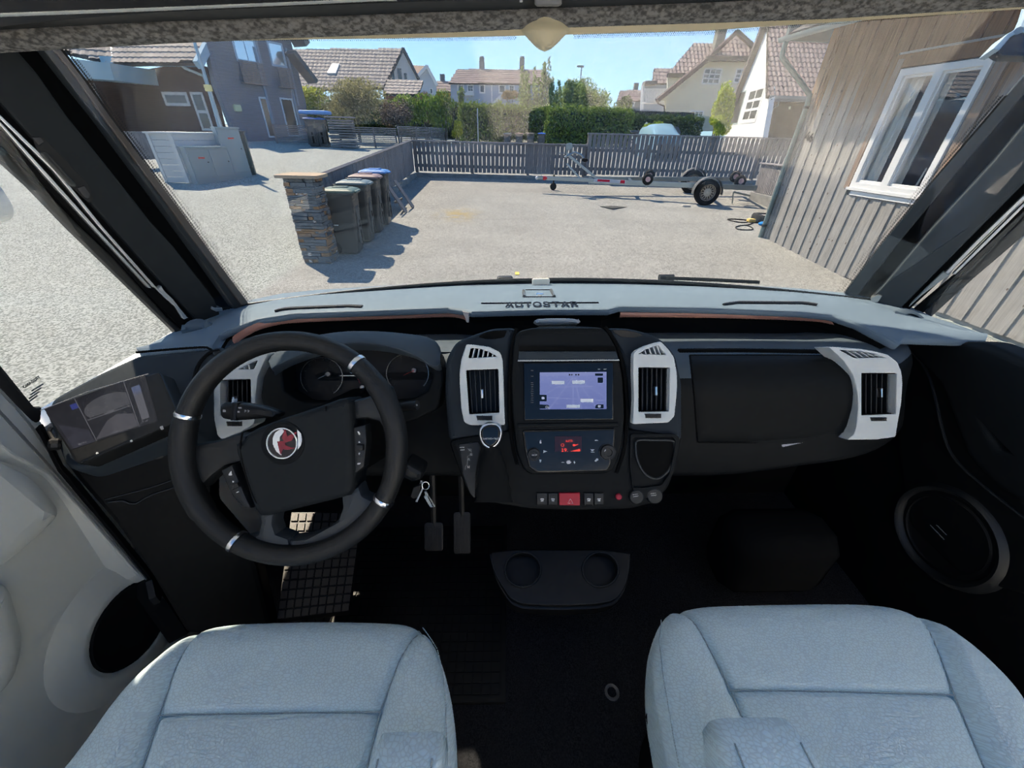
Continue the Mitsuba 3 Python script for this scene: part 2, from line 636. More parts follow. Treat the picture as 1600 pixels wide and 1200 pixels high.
solo('chalk_mark', bx(c[0] - 0.035, c[0] + 0.035, c[1] - 0.09, c[1] + 0.06, c[2] + 0.002, c[2] + 0.006), 'matte', 'small yellow paint mark on the asphalt ahead of the windscreen', 'paint mark', (0.75, 0.5, 0.12), frame='W', smooth=False)

# ------------------------------------------------------------------ the slate gate pillar
key = thing('stone_pillar', 'square gate pillar of stacked dark slate with a flat capstone', 'pillar')
px0, px1, py0, py1 = -3.69, -3.22, 6.80, 7.18
pb, pt = 0.0, 1.40
put('core', bx(px0 + 0.03, px1 - 0.03, py0 + 0.03, py1 - 0.03, pb, pt), 'slate', smooth=False, frame='W', parent=key, uv=np.full((8, 2), 0.2))
rs = random.Random(3)
z = pb
while z < pt - 0.01:
    h = min(rs.uniform(0.03, 0.062), pt - z)
    if pt - z - h < 0.02:
        h = pt - z
    for face in range(4):
        a, b = ((px0, px1) if face % 2 == 0 else (py0, py1))
        cuts = [a] + sorted(rs.uniform(a + 0.08, b - 0.08) for _ in range(rs.choice((1, 2, 2)))) + [b]
        for c0, c1 in zip(cuts, cuts[1:]):
            if c1 - c0 < 0.04:
                continue
            out, th = rs.uniform(-0.012, 0.014), 0.09
            g = 0.003
            if face == 0:
                m = bx(c0 + g, c1 - g, py0 - out, py0 + th, z + g, z + h - g)
            elif face == 2:
                m = bx(c0 + g, c1 - g, py1 - th, py1 + out, z + g, z + h - g)
            elif face == 1:
                m = bx(px1 - th, px1 + out, c0 + g, c1 - g, z + g, z + h - g)
            else:
                m = bx(px0 - out, px0 + th, c0 + g, c1 - g, z + g, z + h - g)
            v = np.asarray(m.vertices) + RNG.uniform(-0.004, 0.004, (8, 3))
            put('stone', TM(v, m.faces), 'slate', smooth=False, frame='W', parent=key, uv=np.tile([[rs.random(), rs.random()]], (8, 1)))
    z += h
cap = cr([(px0 - 0.09, py0 - 0.06), (px0 + 0.15, py0 - 0.08), (px1 - 0.08, py0 - 0.06), (px1 + 0.10, py0 - 0.03), (px1 + 0.09, py1 - 0.05), (px1 + 0.02, py1 + 0.08), (px0 + 0.1, py1 + 0.07), (px0 - 0.07, py1 + 0.03)], 4)
_cm = slab(cap, pt, pt + 0.045, 0.012)
put('capstone', _cm, 'matte', (0.42, 0.33, 0.24), smooth=40, frame='W', parent=key, label='flat ochre capstone')


# ------------------------------------------------------------------ wheeled bins
def bin_mesh():
    def ring(w, d, r, z, dx=0):
        p = rring(-w / 2 + dx, -d / 2, w / 2 + dx, d / 2, r, 3)
        return np.column_stack([p, np.full(len(p), z)])
    R = [ring(0.36, 0.38, 0.05, 0.02, 0.0), ring(0.38, 0.40, 0.05, 0.12), ring(0.50, 0.46, 0.05, 0.98), ring(0.56, 0.50, 0.04, 0.985), ring(0.56, 0.50, 0.04, 1.02), ring(0.50, 0.45, 0.04, 1.02), ring(0.47, 0.43, 0.04, 0.7)]
    body = grid(np.array(R), close_v=True, flip=True)
    bot = slab(rring(-0.18, -0.19, 0.18, 0.19, 0.05, 3), 0.02, 0.03)
    ribs = [box((0.225, s * 0.14, 0.6), (0.05, 0.03, 0.72), None) for s in (-1, 1)]
    lidp = []
    for sx, z, r in ((0.57, 1.022, 0.04), (0.57, 1.045, 0.05), (0.54, 1.062, 0.06), (0.44, 1.078, 0.08), (0.2, 1.086, 0.08)):
        p = rring(-sx / 2, -sx / 2 * 0.9, sx / 2, sx / 2 * 0.9, r, 3)
        lidp.append(np.column_stack([p, np.full(len(p), z)]))
    lidp.append(np.tile([[0, 0, 1.087]], (len(lidp[0]), 1)))
    lid = cat(grid(np.array(lidp), close_v=True, flip=True), rbox((0.30, 0, 1.03), (0.05, 0.30, 0.035), 0.012))
    hump = rbox((0.02, 0, 1.088), (0.26, 0.12, 0.03), 0.014)
    handle = tube([(-0.28, -0.2, 1.0), (-0.34, -0.19, 1.01), (-0.34, 0.19, 1.01), (-0.28, 0.2, 1.0)], 0.014, 8)
    front = cat(box((0.222, 0, 0.56), (0.035, 0.20, 0.80)))
    pocket = [box((0.243, 0.0, z), (0.012, 0.07, h)) for z, h in ((0.50, 0.10), (0.26, 0.26))]
    wheels = [lathe([(0.0, -0.022), (0.09, -0.022), (0.1, -0.012), (0.1, 0.012), (0.09, 0.022), (0, 0.022)], (-0.2, s * 0.19, 0.1), (0, 1, 0), 18) for s in (-1, 1)]
    return dict(body=cat(body, bot), lid=lid, lid_grip=hump, handle=handle, front_rib=front, pocket=pocket, wheel=wheels)


BIN = bin_mesh()


def place(m, R, o, s=1.0):
    return TM(np.asarray(m.vertices) * s @ np.asarray(R).T + np.asarray(o), m.faces)


def wheelie_bin(o, d, label, body, lid, group, ribs=None, scale=1.0, open_lid=False):
    key = thing('wheelie_bin', label, 'bin', group)
    R = WB(0, d)
    pl = lambda m: place(m, R, o, scale)
    put('body', pl(BIN['body']), 'satin', body, frame='W', parent=key)
    lk = put('lid', pl(BIN['lid']), 'satin', lid, frame='W', parent=key)
    put('lid_grip', pl(BIN['lid_grip']), 'satin', lid, frame='W', parent=lk)
    put('handle', pl(BIN['handle']), 'satin', body, frame='W', parent=key)
    rk = put('front_rib', pl(BIN['front_rib']), 'matte', body * 1.6 if ribs is None else ribs, frame='W', parent=key)
    for m in BIN['pocket']:
        put('pocket', pl(m), 'matte', (0.01, 0.01, 0.01), frame='W', parent=rk)
    for m in BIN['wheel']:
        put('wheel', pl(m), 'matte', (0.02, 0.02, 0.02), frame='W', parent=key)
    return key


dk = np.array([0.045, 0.05, 0.052])
for (x, y), lab, lid in (((-3.10, 7.48), 'dark grey wheelie bin with a dull green lid, nearest to the slate pillar', (0.07, 0.12, 0.11)),
                         ((-3.08, 8.16), 'dark grey wheelie bin with a slate blue lid, second from the pillar', (0.10, 0.15, 0.18)),
                         ((-3.07, 8.78), 'dark grey wheelie bin with a pinkish brown lid, third from the pillar', (0.22, 0.15, 0.15)),
                         ((-3.05, 9.33), 'dark grey wheelie bin with a bright blue lid, farthest from the pillar', (0.06, 0.20, 0.50))):
    wheelie_bin(np.array([x, y, float(ground_z(x, y))]), (1, 0.1), lab, dk, np.array(lid), 'wheelie bins along the driveway fence', ribs=np.array([0.11, 0.11, 0.105]))
o = np.array([-3.36, 7.215, 0.0])
solo('bin_sticker', box((-3.19, 7.245, 0.63), (0.085, 0.006, 0.018)), 'matte', 'white sticker strip on the side of the nearest wheelie bin', 'sticker', (0.7, 0.7, 0.68), frame='W')
key = thing('wooden_trestle', 'low trestle of two leaning grey boards between the bins and the fence corner', 'trestle')
a, b = wg(620, 316), wg(604, 300)
for k, (dx, dy) in enumerate(((0.0, 0.0), (0.06, 0.5))):
    p0, p1 = np.array([-2.72 + dx, 10.3 + dy, 0]), np.array([-3.12 + dx, 10.3 + dy, 0])
    p0[2] = p1[2] = ground_z(p0[0], p0[1])
    p1[2] += 0.62
    R = frame_of(p1 - p0)
    put('board', box((p0 + p1) / 2 + [0, 0, 0.01], (0.22, 0.025, 0.72), R), 'greywood', smooth=False, frame='W', parent=key, uv=np.full((8, 2), 0.45))
put('crossbar', box((-2.95, 10.55, float(ground_z(-3, 10.5)) + 0.22), (0.03, 0.7, 0.05)), 'greywood', smooth=False, frame='W', parent=key, uv=np.full((8, 2), 0.5))

# ------------------------------------------------------------------ fences round the driveway
key = thing('board_fence', 'grey fence of close vertical boards behind the wheelie bins, on a low kerb', 'fence')
p0, p1 = np.array([-3.66, 7.25]), np.array([-3.53, 15.02])
L = np.linalg.norm(p1 - p0)
d = (p1 - p0) / L
R = WB(0, d)
n = int(L / 0.118)
for k in range(n):
    s = (k + 0.5) * L / n
    c = p0 + d * s
    g = float(ground_z(c[0], c[1]))
    z0, z1 = g + 0.16, 1.265 + (1.80 - 1.265) * s / L
    put('board', box((c[0] + RNG.uniform(-0.004, 0.004), c[1], (z0 + z1) / 2), (L / n - 0.006, 0.022, z1 - z0), R), 'greywood', smooth=False, frame='W', parent=key, uv=np.full((8, 2), RNG.uniform(0.5, 0.95)))
ends = []
for s in np.linspace(0, L, 9):
    c = p0 + d * s
    ends.append((c, float(ground_z(*c)), 1.265 + 0.535 * s / L))
put('cap_rail', tube([(c[0], c[1], z + 0.016) for c, g, z in ends], 0.035, 4), 'greywood', smooth=False, frame='W', parent=key, uv=np.full((38, 2), 1.0))
put('kerb', cat([box(((a[0][0] + b[0][0]) / 2 + 0.03, (a[0][1] + b[0][1]) / 2, (a[1] + b[1]) / 2 + 0.02), (np.linalg.norm(b[0] - a[0]), 0.12, 0.24), R) for a, b in zip(ends, ends[1:])]), 'concrete', smooth=False, frame='W', parent=key)


def picket_fence(x0, x1, y, ztop, label, w=0.112, gap=0.030, zb=None, solid=(), brace=True):
    key = thing('picket_fence', label, 'fence')
    n = int(round((x1 - x0) / (w + gap)))
    st = (x1 - x0) / n
    gz = float(ground_z((x0 + x1) / 2, y))
    zb = gz + 0.30 if zb is None else zb
    for k in range(n):
        x = x0 + (k + 0.5) * st
        ww = st - 0.004 if any(a <= k < b for a, b in solid) else w
        put('picket', box((x, y, (zb + ztop) / 2 + RNG.uniform(-0.006, 0.006)), (ww, 0.02, ztop - zb)), 'greywood', smooth=False, frame='W', parent=key, uv=np.full((8, 2), RNG.uniform(0.1, 0.6)))
    for z in (zb + 0.17, zb + 0.62 * (ztop - zb)):
        put('rail', bx(x0, x1, y + 0.012, y + 0.06, z - 0.045, z + 0.045), 'greywood', smooth=False, frame='W', parent=key, uv=np.full((8, 2), 0.2))
    for x in np.arange(x0 + 0.05, x1, 1.9):
        put('post', bx(x - 0.045, x + 0.045, y + 0.06, y + 0.15, gz, ztop - 0.02), 'greywood', smooth=False, frame='W', parent=key, uv=np.full((8, 2), 0.2))
    put('cap_rail', bx(x0 - 0.03, x1 + 0.03, y - 0.05, y + 0.08, ztop, ztop + 0.035), 'greywood', smooth=False, frame='W', parent=key, uv=np.full((8, 2), 1.25))
    put('foundation', bx(x0, x1, y - 0.03, y + 0.16, gz - 0.3, zb - 0.05), 'concrete', smooth=False, frame='W', parent=key)
    return key


picket_fence(-3.50, 2.25, 15.0, 1.79, 'lower grey picket fence along the back of the driveway, left of the taller one', zb=0.93, solid=((26, 33),))
picket_fence(2.28, 9.3, 15.02, 2.115, 'taller grey picket fence behind the boat trailer', zb=0.96)
key = thing('slatted_box_fence', 'low fence of narrow brown upright slats behind the spare wheel', 'fence')
a, b = wg(1173, 311)[:2], wg(1210, 327)[:2]
b = a + (b - a) * 1.5
L = np.linalg.norm(b - a)
d = (b - a) / L
R = WB(0, d)
gz = float(ground_z(*a))
n = int(L / 0.075)
for k in range(n):
    c = a + d * (k + 0.5) * L / n
    put('slat', box((c[0], c[1], gz + 0.56), (0.055, 0.022, 0.72), R), 'greywood', smooth=False, frame='W', parent=key, uv=np.full((8, 2), RNG.uniform(0.5, 1.0)))
c = (a + b) / 2
put('backing', box((c[0] + 0.03, c[1] + 0.02, gz + 0.55), (L, 0.02, 0.7), R), 'greywood', smooth=False, frame='W', parent=key, uv=np.full((8, 2), 0.0))
put('cap_rail', box((c[0], c[1], gz + 0.935), (L + 0.06, 0.13, 0.03), R), 'greywood', smooth=False, frame='W', parent=key, uv=np.full((8, 2), 1.3))
put('foundation', box((c[0], c[1], gz + 0.05), (L, 0.14, 0.28), R), 'concrete', smooth=False, frame='W', parent=key)


# ------------------------------------------------------------------ boat trailer
def wheel_parts(key, c, axis, r, w, rim_r, rimcol, spokes=14):
    a = unit(axis)
    tyre = lathe([(rim_r, -w / 2), (r * 0.93, -w / 2), (r, -w * 0.32), (r, w * 0.32), (r * 0.93, w / 2), (rim_r, w / 2), (rim_r * 0.97, w * 0.2), (rim_r * 0.97, -w * 0.2), (rim_r, -w / 2)], c, a, 36)
    wk = put('wheel', tyre, 'matte', (0.018, 0.018, 0.018), frame='W', parent=key)
    o = np.asarray(c) + a * w * 0.36
    put('rim', cat(lathe([(rim_r * 0.97, -0.03), (rim_r, 0.012), (rim_r * 0.86, 0.0), (rim_r * 0.80, -0.02)], o, a, 32), lathe([(rim_r * 0.80, -0.02), (0, -0.02)], o, a, 32)), 'metal', (0.06, 0.05, 0.045), frame='W', parent=wk)
    put('rim_edge', lathe([(rim_r * 0.80, -0.012), (rim_r, 0.014), (rim_r, -0.02)], o, a, 32), 'satin', rimcol, frame='W', parent=wk)
    Fm = frame_of(a)
    sp = []
    for k in range(spokes):
        t = 2 * math.pi * k / spokes
        u = Fm[:, 0] * math.cos(t) + Fm[:, 1] * math.sin(t)
        sp.append(cyl(o + u * rim_r * 0.35, o + u * rim_r * 0.85, rim_r * 0.055, 6))
    put('spokes', cat(sp + [lathe([(rim_r * 0.5, -0.015), (rim_r * 0.48, 0.0), (rim_r * 0.28, 0.006), (rim_r * 0.2, 0.02), (0, 0.022)], o, a, 24)]), 'satin', rimcol * 0.85, frame='W', parent=wk)
    return wk


key = thing('boat_trailer', 'empty galvanised boat trailer parked along the picket fence', 'trailer')
galv = np.array([0.34, 0.39, 0.42])
Wn = wg(1100, 321)                                   # where the near wheel stands
tip = wy(840, 278, 13.0)                             # the coupling
zf = Wn[2] + 0.47
back = wy(1172, 291, 12.35)
tdir = unit([back[0] - tip[0], back[1] - tip[1], 0])
tn = np.array([-tdir[1], tdir[0], 0])                # towards the fence
RT = np.stack([tdir, tn, [0, 0, 1.0]], 1)


def tp(s, off, z):
    """along the trailer from the coupling, sideways towards the fence, above the frame line"""
    L0 = np.linalg.norm((back - tip)[:2])
    zz = tip[2] + (back[2] - tip[2]) * s / L0
    return np.array([tip[0], tip[1], zz]) + tdir * s + tn * off + [0, 0, z]


TL = float(np.linalg.norm((back - tip)[:2]))


def beam(p, q, w, h):
    p, q = np.asarray(p), np.asarray(q)
    d = unit(q - p)
    sx = unit(np.cross(d, [0, 0, 1.0] if abs(d[2]) < 0.95 else [1.0, 0, 0]))
    return rbox((p + q) / 2, (np.linalg.norm(q - p), w, h), 0.006, np.stack([d, sx, np.cross(sx, d) * 1.0], 1))


put('drawbar', cat(beam(tp(0.25, 0, 0), tp(2.2, 0, 0), 0.08, 0.10)), 'metal', galv, frame='W', parent=key)
put('side_rail', beam(tp(1.5, 0.0, -0.03), tp(TL, -0.45, 0.0), 0.06, 0.13), 'metal', galv, frame='W', parent=key)
put('side_rail', beam(tp(1.5, 0.08, 0.02), tp(TL, 1.0, 0.10), 0.06, 0.11), 'metal', galv, frame='W', parent=key)
for s, o0, o1 in ((2.7, -0.13, 0.36), (TL - 1.1, -0.36, 0.85), (TL - 0.03, -0.48, 1.02)):
    put('crossbeam', beam(tp(s, o0, 0.0), tp(s, o1, 0.04), 0.07, 0.08), 'metal', galv, frame='W', parent=key)
put('axle', cyl(tp(TL - 1.05, -0.6, -0.17), tp(TL - 1.05, 1.1, -0.1), 0.035, 10), 'metal', galv * 0.7, frame='W', parent=key)
wr = 0.325
near = np.array([Wn[0], Wn[1], Wn[2] + wr]) + tn * 0.05
far = near + tn * 1.62 + np.array([0, 0, 0.11])
for c, ax in ((near, -tn), (far, -tn)):
    wheel_parts(key, c, ax, wr, 0.18, 0.205, np.array([0.62, 0.55, 0.45]))
    fp = []
    for t in np.linspace(-0.12, math.pi + 0.12, 15):
        fp.append([c + tdir * math.cos(t) * (wr + 0.06) + np.array([0, 0, math.sin(t) * (wr + 0.06)]) + ax * w for w in (-0.11, 0.11)])
    put('mudguard', shell(np.array(fp), 0.008), 'satin', (0.10, 0.105, 0.11), frame='W', parent=key)
# winch post, winch and bow stop
w0, w1 = tp(1.55, 0.02, 0.05), wy(885, 240, 12.98)
put('winch_post', cat(beam(tp(1.75, 0.02, 0.03), w1, 0.06, 0.07), beam(tp(1.25, 0.02, 0.03), w1 + [0.03, 0, -0.25], 0.04, 0.05)), 'metal', galv, frame='W', parent=key)
put('bow_stop', cat(tube([wy(882, 246, 12.95), wy(898, 238, 12.95), wy(908, 242, 12.95), wy(914, 251, 12.95)], 0.028, 8), tube([wy(885, 241, 12.95), wy(886, 226, 12.95), wy(893, 224, 12.95), wy(894, 240, 12.95)], 0.022, 8)), 'metal', galv, frame='W', parent=key)
put('winch', cat(lathe([(0.0, -0.06), (0.09, -0.06), (0.09, -0.04), (0.05, -0.04), (0.05, 0.04), (0.09, 0.04), (0.09, 0.06), (0, 0.06)], wy(889, 229, 12.95), tn, 20), tube([wy(884, 240, 12.95), wy(876, 239, 12.9), wy(872, 240, 12.9)], 0.012, 6)), 'metal', galv * 0.8, frame='W', parent=key)
put('bow_roller', ell(wy(914, 250, 12.93), (0.09, 0.06, 0.05), 2), 'matte', (0.02, 0.02, 0.02), frame='W', parent=key)
# coupling
put('coupling', cat(beam(tp(-0.02, 0, 0), tp(0.3, 0, 0), 0.07, 0.07), tube([tp(0.12, 0, 0.04), tp(0.08, 0, 0.12), tp(0.3, 0, 0.13)], 0.014, 6)), 'metal', galv * 0.8, frame='W', parent=key)
put('coupling_gaiter', lathe([(0.0, 0), (0.045, 0), (0.055, 0.05), (0.045, 0.08), (0.055, 0.12), (0, 0.13)], tp(0.16, 0, 0.0), tdir, 14), 'satin', (0.65, 0.04, 0.05), frame='W', parent=key, label='red rubber coupling gaiter')
put('coupling_ball_cap', ell(tp(-0.02, 0, 0.0), (0.045, 0.045, 0.05), 2), 'satin', (0.7, 0.7, 0.72), frame='W', parent=key)
jg = wg(864, 297)
put('jockey_wheel', cat(lathe([(0.0, -0.03), (0.08, -0.03), (0.1, -0.015), (0.1, 0.015), (0.08, 0.03), (0, 0.03)], jg + [0, 0, 0.1], tn, 20), cyl(jg + [0, 0, 0.1], jg + [0.0, 0, 0.42], 0.022, 8)), 'matte', (0.03, 0.03, 0.03), frame='W', parent=key)
sk = put('maker_plate', beam(tp(1.65, -0.075, 0.0), tp(2.55, -0.175, 0.0), 0.004, 0.09), 'matte', (0.55, 0.56, 0.6), frame='W', parent=key, label='red and silver sticker on the frame')
put('red_stripe', cat(beam(tp(1.75, -0.088, 0.005), tp(2.1, -0.127, 0.005), 0.004, 0.055), beam(tp(2.4, -0.165, 0.0), tp(2.52, -0.178, 0.0), 0.004, 0.08)), 'matte', (0.6, 0.03, 0.06), frame='W', parent=sk)
for x, y, yy in ((1012, 280, 12.45), (1015, 274, 13.3), (1157, 283, 12.1), (1149, 276, 12.9)):
    c = wy(x, y, yy)
    rk = put('keel_roller', lathe([(0.055, -0.05), (0.125, -0.05), (0.15, -0.02), (0.15, 0.02), (0.125, 0.05), (0.055, 0.05)], c, -tn, 24), 'matte', (0.02, 0.02, 0.02), frame='W', parent=key)
    put('roller_hub', lathe([(0.07, -0.052), (0.07, 0.056), (0.04, 0.056), (0.03, 0.03), (0, 0.03)], c, -tn, 16), 'satin', (0.6, 0.42, 0.42), frame='W', parent=rk)
    put('roller_bracket', beam(c, c + [0, 0, -0.22], 0.05, 0.04), 'metal', galv, frame='W', parent=key)
put('light_board', cat(beam(wy(1148, 289, 12.25), wy(1174, 292, 12.2), 0.03, 0.16), beam(wy(1146, 300, 12.3), wy(1172, 306, 12.3), 0.03, 0.05), cyl(wy(1146, 300, 12.1), wy(1144, 318, 12.1), 0.018, 8)), 'metal', galv * 0.9, frame='W', parent=key)
# things lying on the driveway
c = wg(1190, 349)
key = thing('spare_wheel', 'spare tyre lying flat with a pale rim at the foot of the house wall', 'wheel')
put('tyre', lathe([(0.17, 0.0), (0.28, 0.0), (0.30, 0.04), (0.30, 0.14), (0.28, 0.18), (0.17, 0.18), (0.16, 0.09), (0.17, 0)], c + [0.12, 0.15, 0.0], (0, 0, 1), 32), 'matte', (0.03, 0.03, 0.032), frame='W', parent=key)
put('rim', lathe([(0.17, 0.16), (0.16, 0.15), (0.10, 0.13), (0.05, 0.15), (0, 0.15)], c + [0.12, 0.15, 0.0], (0, 0, 1), 24), 'satin', (0.6, 0.58, 0.55), frame='W', parent=key)
c = wg(1175, 347)
solo('sponge', rbox(c + [0, 0, 0.04], (0.24, 0.15, 0.08), 0.025), 'matte', 'yellow sponge beside the spare tyre', 'sponge', (0.62, 0.45, 0.16), frame='W')
c = wg(1191, 351)
solo('blue_cloth', place(ell((0, 0, 0), (0.13, 0.10, 0.05), 3), np.eye(3), c + [0.0, -0.06, 0.03]), 'matte', 'crumpled bright blue cloth by the spare tyre', 'cloth', (0.03, 0.22, 0.6), frame='W')
hp = [wg(x, y) + [0, 0, 0.012] for x, y in ((1168, 348), (1155, 348), (1140, 345), (1137, 343.5), (1145, 343), (1160, 344), (1172, 346), (1176, 349), (1168, 352), (1155, 353.5), (1149, 356), (1153, 359), (1165, 360), (1176, 359), (1172, 355), (1162, 352))]
solo('garden_hose', tube(cr(hp, 6, False), 0.012, 6), 'matte', 'thin dark hose lying in loops on the driveway', 'hose', (0.03, 0.03, 0.03), frame='W')
c = wg(1072, 323)
solo('wheel_chock', rbox(c + [0, 0, 0.02], (0.22, 0.08, 0.05), 0.015), 'matte', 'pale wooden wheel chock lying left of the trailer wheel', 'chock', (0.5, 0.47, 0.42), frame='W')

# ------------------------------------------------------------------ the timber house on the right
HA, HB = wg(1197, 373), wg(1570, 538)
hd = unit([HB[0] - HA[0], HB[1] - HA[1], 0])
HP = Plane(HA, np.cross(hd, [0, 0, 1.0]) * (1 if np.cross(hd, [0, 0, 1.0])[0] < 0 else -1), frame='W')
HK = thing('timber_house', 'weathered timber house with upright boards and a white window, right of the driveway', 'house')
zg = HA[2]
ZT = 4.15                                     # plane height of the wall top
wu0, wu1, wv0, wv1 = 1.50, 2.72, 1.17, 2.74   # window opening in plane coordinates


def hbox(u0, u1, v0, v1, h0, h1):
    m = bx(u0, u1, v0, v1, h0, h1)
    return HP.mesh(m)


pitch = 0.236
rs = random.Random(5)
for k in range(-1, 30):
    for j, (off, w, h0, h1) in enumerate(((0.0, 0.155, -0.045, -0.022), (0.118, 0.135, -0.022, 0.0))):
        u0, u1 = k * pitch + off + 0.02, k * pitch + off + 0.02 + w
        if j == 0:
            u0, u1 = u0 - 0.01, u1 + 0.01
        if u1 < -0.12:
            continue
        u0 = max(u0, -0.10)
        gb = -0.22 + 0.05 if u0 > 1 else -0.20
        spans = [(gb, ZT)]
        if u1 > wu0 - 0.09 and u0 < wu1 + 0.09:
            if u0 > wu0 - 0.11 and u1 < wu1 + 0.11:
                spans = [(gb, wv0 - 0.12), (wv1 + 0.16, ZT)]
        num = rs.random()
        for a, b in spans:
            if (wv1 < 3.0) and a > wv1:
                pass
            m = hbox(u0, u1, a, b, h0, h1)
            put('board', m, 'board', smooth=False, frame='W', parent=HK, uv=np.column_stack([np.full(8, num), np.asarray(bx(u0, u1, a, b, h0, h1).vertices)[:, 1]]))


def uvh(m, num=0.3, h=None):
    v = np.asarray(m.vertices)
    return np.column_stack([np.full(len(v), num), (v - HP.o) @ HP.ey if h is None else np.full(len(v), h)])


m = cat(hbox(-0.12, wu0 - 0.02, -0.3, ZT, -0.2, -0.05), hbox(wu1 + 0.02, 7.2, -0.3, ZT, -0.2, -0.05), hbox(wu0 - 0.02, wu1 + 0.02, -0.3, wv0, -0.2, -0.05), hbox(wu0 - 0.02, wu1 + 0.02, wv1, ZT, -0.2, -0.05))
put('wall', m, 'concrete', smooth=False, frame='W', parent=HK)
m = hbox(-0.16, -0.02, -0.2, ZT, -0.05, 0.02)
put('corner_board', m, 'board', smooth=False, frame='W', parent=HK, uv=uvh(m))
m = cat(hbox(wu0 - 0.12, wu0 - 0.03, wv0 - 0.02, wv1 + 0.13, -0.03, 0.012), hbox(wu1 + 0.03, wu1 + 0.16, wv0 - 0.3, wv1 + 0.13, -0.03, 0.012))
put('window_casing', m, 'board', smooth=False, frame='W', parent=HK, uv=uvh(m, 0.9, 2.3))
m = hbox(wu0 - 0.12, wu1 + 0.16, wv1 + 0.02, wv1 + 0.18, -0.03, 0.008)
hk2 = put('window_head_board', m, 'board', smooth=False, frame='W', parent=HK, uv=uvh(m, 0.7, 3.2))
m = hbox(wu0 - 0.14, wu1 + 0.2, wv1 + 0.18, wv1 + 0.205, -0.03, 0.035)
put('drip_strip', m, 'board', smooth=False, frame='W', parent=hk2, uv=uvh(m, 0.5, 1.9))
um = wu0 + (wu1 - wu0) * 0.487
fr = slab(np.array([(wu0, wv0), (wu1, wv0), (wu1, wv1), (wu0, wv1)]), -0.07, 0.03, 0.006,
          [np.array([(wu0 + 0.085, wv0 + 0.085), (um - 0.06, wv0 + 0.085), (um - 0.06, wv1 - 0.085), (wu0 + 0.085, wv1 - 0.085)]), np.array([(um + 0.06, wv0 + 0.085), (wu1 - 0.085, wv0 + 0.085), (wu1 - 0.085, wv1 - 0.085), (um + 0.06, wv1 - 0.085)])])
wk = put('window', HP.mesh(fr), 'satin', WHITE, smooth=False, frame='W', parent=HK, label='white two-light casement window')
for a, b in ((wu0 + 0.085, um - 0.06), (um + 0.06, wu1 - 0.085)):
    sash = slab(np.array([(a, wv0 + 0.085), (b, wv0 + 0.085), (b, wv1 - 0.085), (a, wv1 - 0.085)]), -0.065, -0.005, 0.004, [np.array([(a + 0.03, wv0 + 0.12), (b - 0.03, wv0 + 0.12), (b - 0.03, wv1 - 0.115), (a + 0.03, wv1 - 0.115)])])
    put('sash', HP.mesh(sash), 'satin', WHITE * 0.95, smooth=False, frame='W', parent=wk)
    put('pane', TM(HP.to3([(a, wv0 + 0.1), (b, wv0 + 0.1), (b, wv1 - 0.1), (a, wv1 - 0.1)], -0.04), [[0, 1, 2], [0, 2, 3]]), 'coatedglass', smooth=False, frame='W', parent=wk)
put('window_sill', cat(hbox(wu0 - 0.03, wu1 + 0.05, wv0 - 0.035, wv0 + 0.005, -0.05, 0.05), hbox(wu0 + 0.06, wu1 + 0.05, wv0 - 0.11, wv0 - 0.045, -0.03, 0.02)), 'satin', WHITE, smooth=False, frame='W', parent=wk)
rm = cat(hbox(wu0 - 0.8, wu1 + 1.2, wv0 - 0.9, wv1 + 0.4, -2.6, -2.5), hbox(wu0 - 0.85, wu0 - 0.8, wv0 - 0.9, wv1 + 0.4, -2.6, -0.2), hbox(wu1 + 1.2, wu1 + 1.25, wv0 - 0.9, wv1 + 0.4, -2.6, -0.2), hbox(wu0 - 0.8, wu1 + 1.2, wv0 - 0.95, wv0 - 0.9, -2.6, -0.2), hbox(wu0 - 0.8, wu1 + 1.2, wv1 + 0.4, wv1 + 0.45, -2.6, -0.2))
put('room_shell', rm, 'matte', (0.05, 0.05, 0.05), smooth=False, frame='W', parent=HK)
for a, b, amp in ((wu0 + 0.02, wu0 + 0.26, 0.02), (um - 0.02, um + 0.10, 0.015)):
    U = np.linspace(a, b, 25)
    cpts = np.array([[HP.to3([(u, v)], -0.16 + amp * math.sin(60 * u))[0] for v in np.linspace(wv0, wv1, 4)] for u in U])
    put('curtain', grid(cpts), 'matte', (0.75, 0.78, 0.74), smooth=True, frame='W', parent=wk)
for u, hh in ((um - 0.16, 0.8), (um + 0.28, 0.35), (um + 0.44, 0.28)):
    put('sill_ornament', cyl(HP.to3([(u, wv0 + 0.03)], -0.22)[0], HP.to3([(u + 0.02, wv0 + hh)], -0.22)[0], 0.018, 8, 0.008), 'satin', (0.7, 0.72, 0.72), frame='W', parent=wk)
put('plinth_board', hbox(-0.1, 7.2, -0.34, -0.235, -0.06, -0.015), 'matte', (0.30, 0.34, 0.32), smooth=False, frame='W', parent=HK, label='grey green plinth strip')
for k in range(28):
    u = 0.25 + k * pitch
    put('plinth_spacer', hbox(u, u + 0.085, -0.365, -0.335, -0.03, -0.004), 'matte', (0.66, 0.66, 0.55), smooth=False, frame='W', parent=HK)  # pale blocks standing in for bright sunlit gaps under the boards
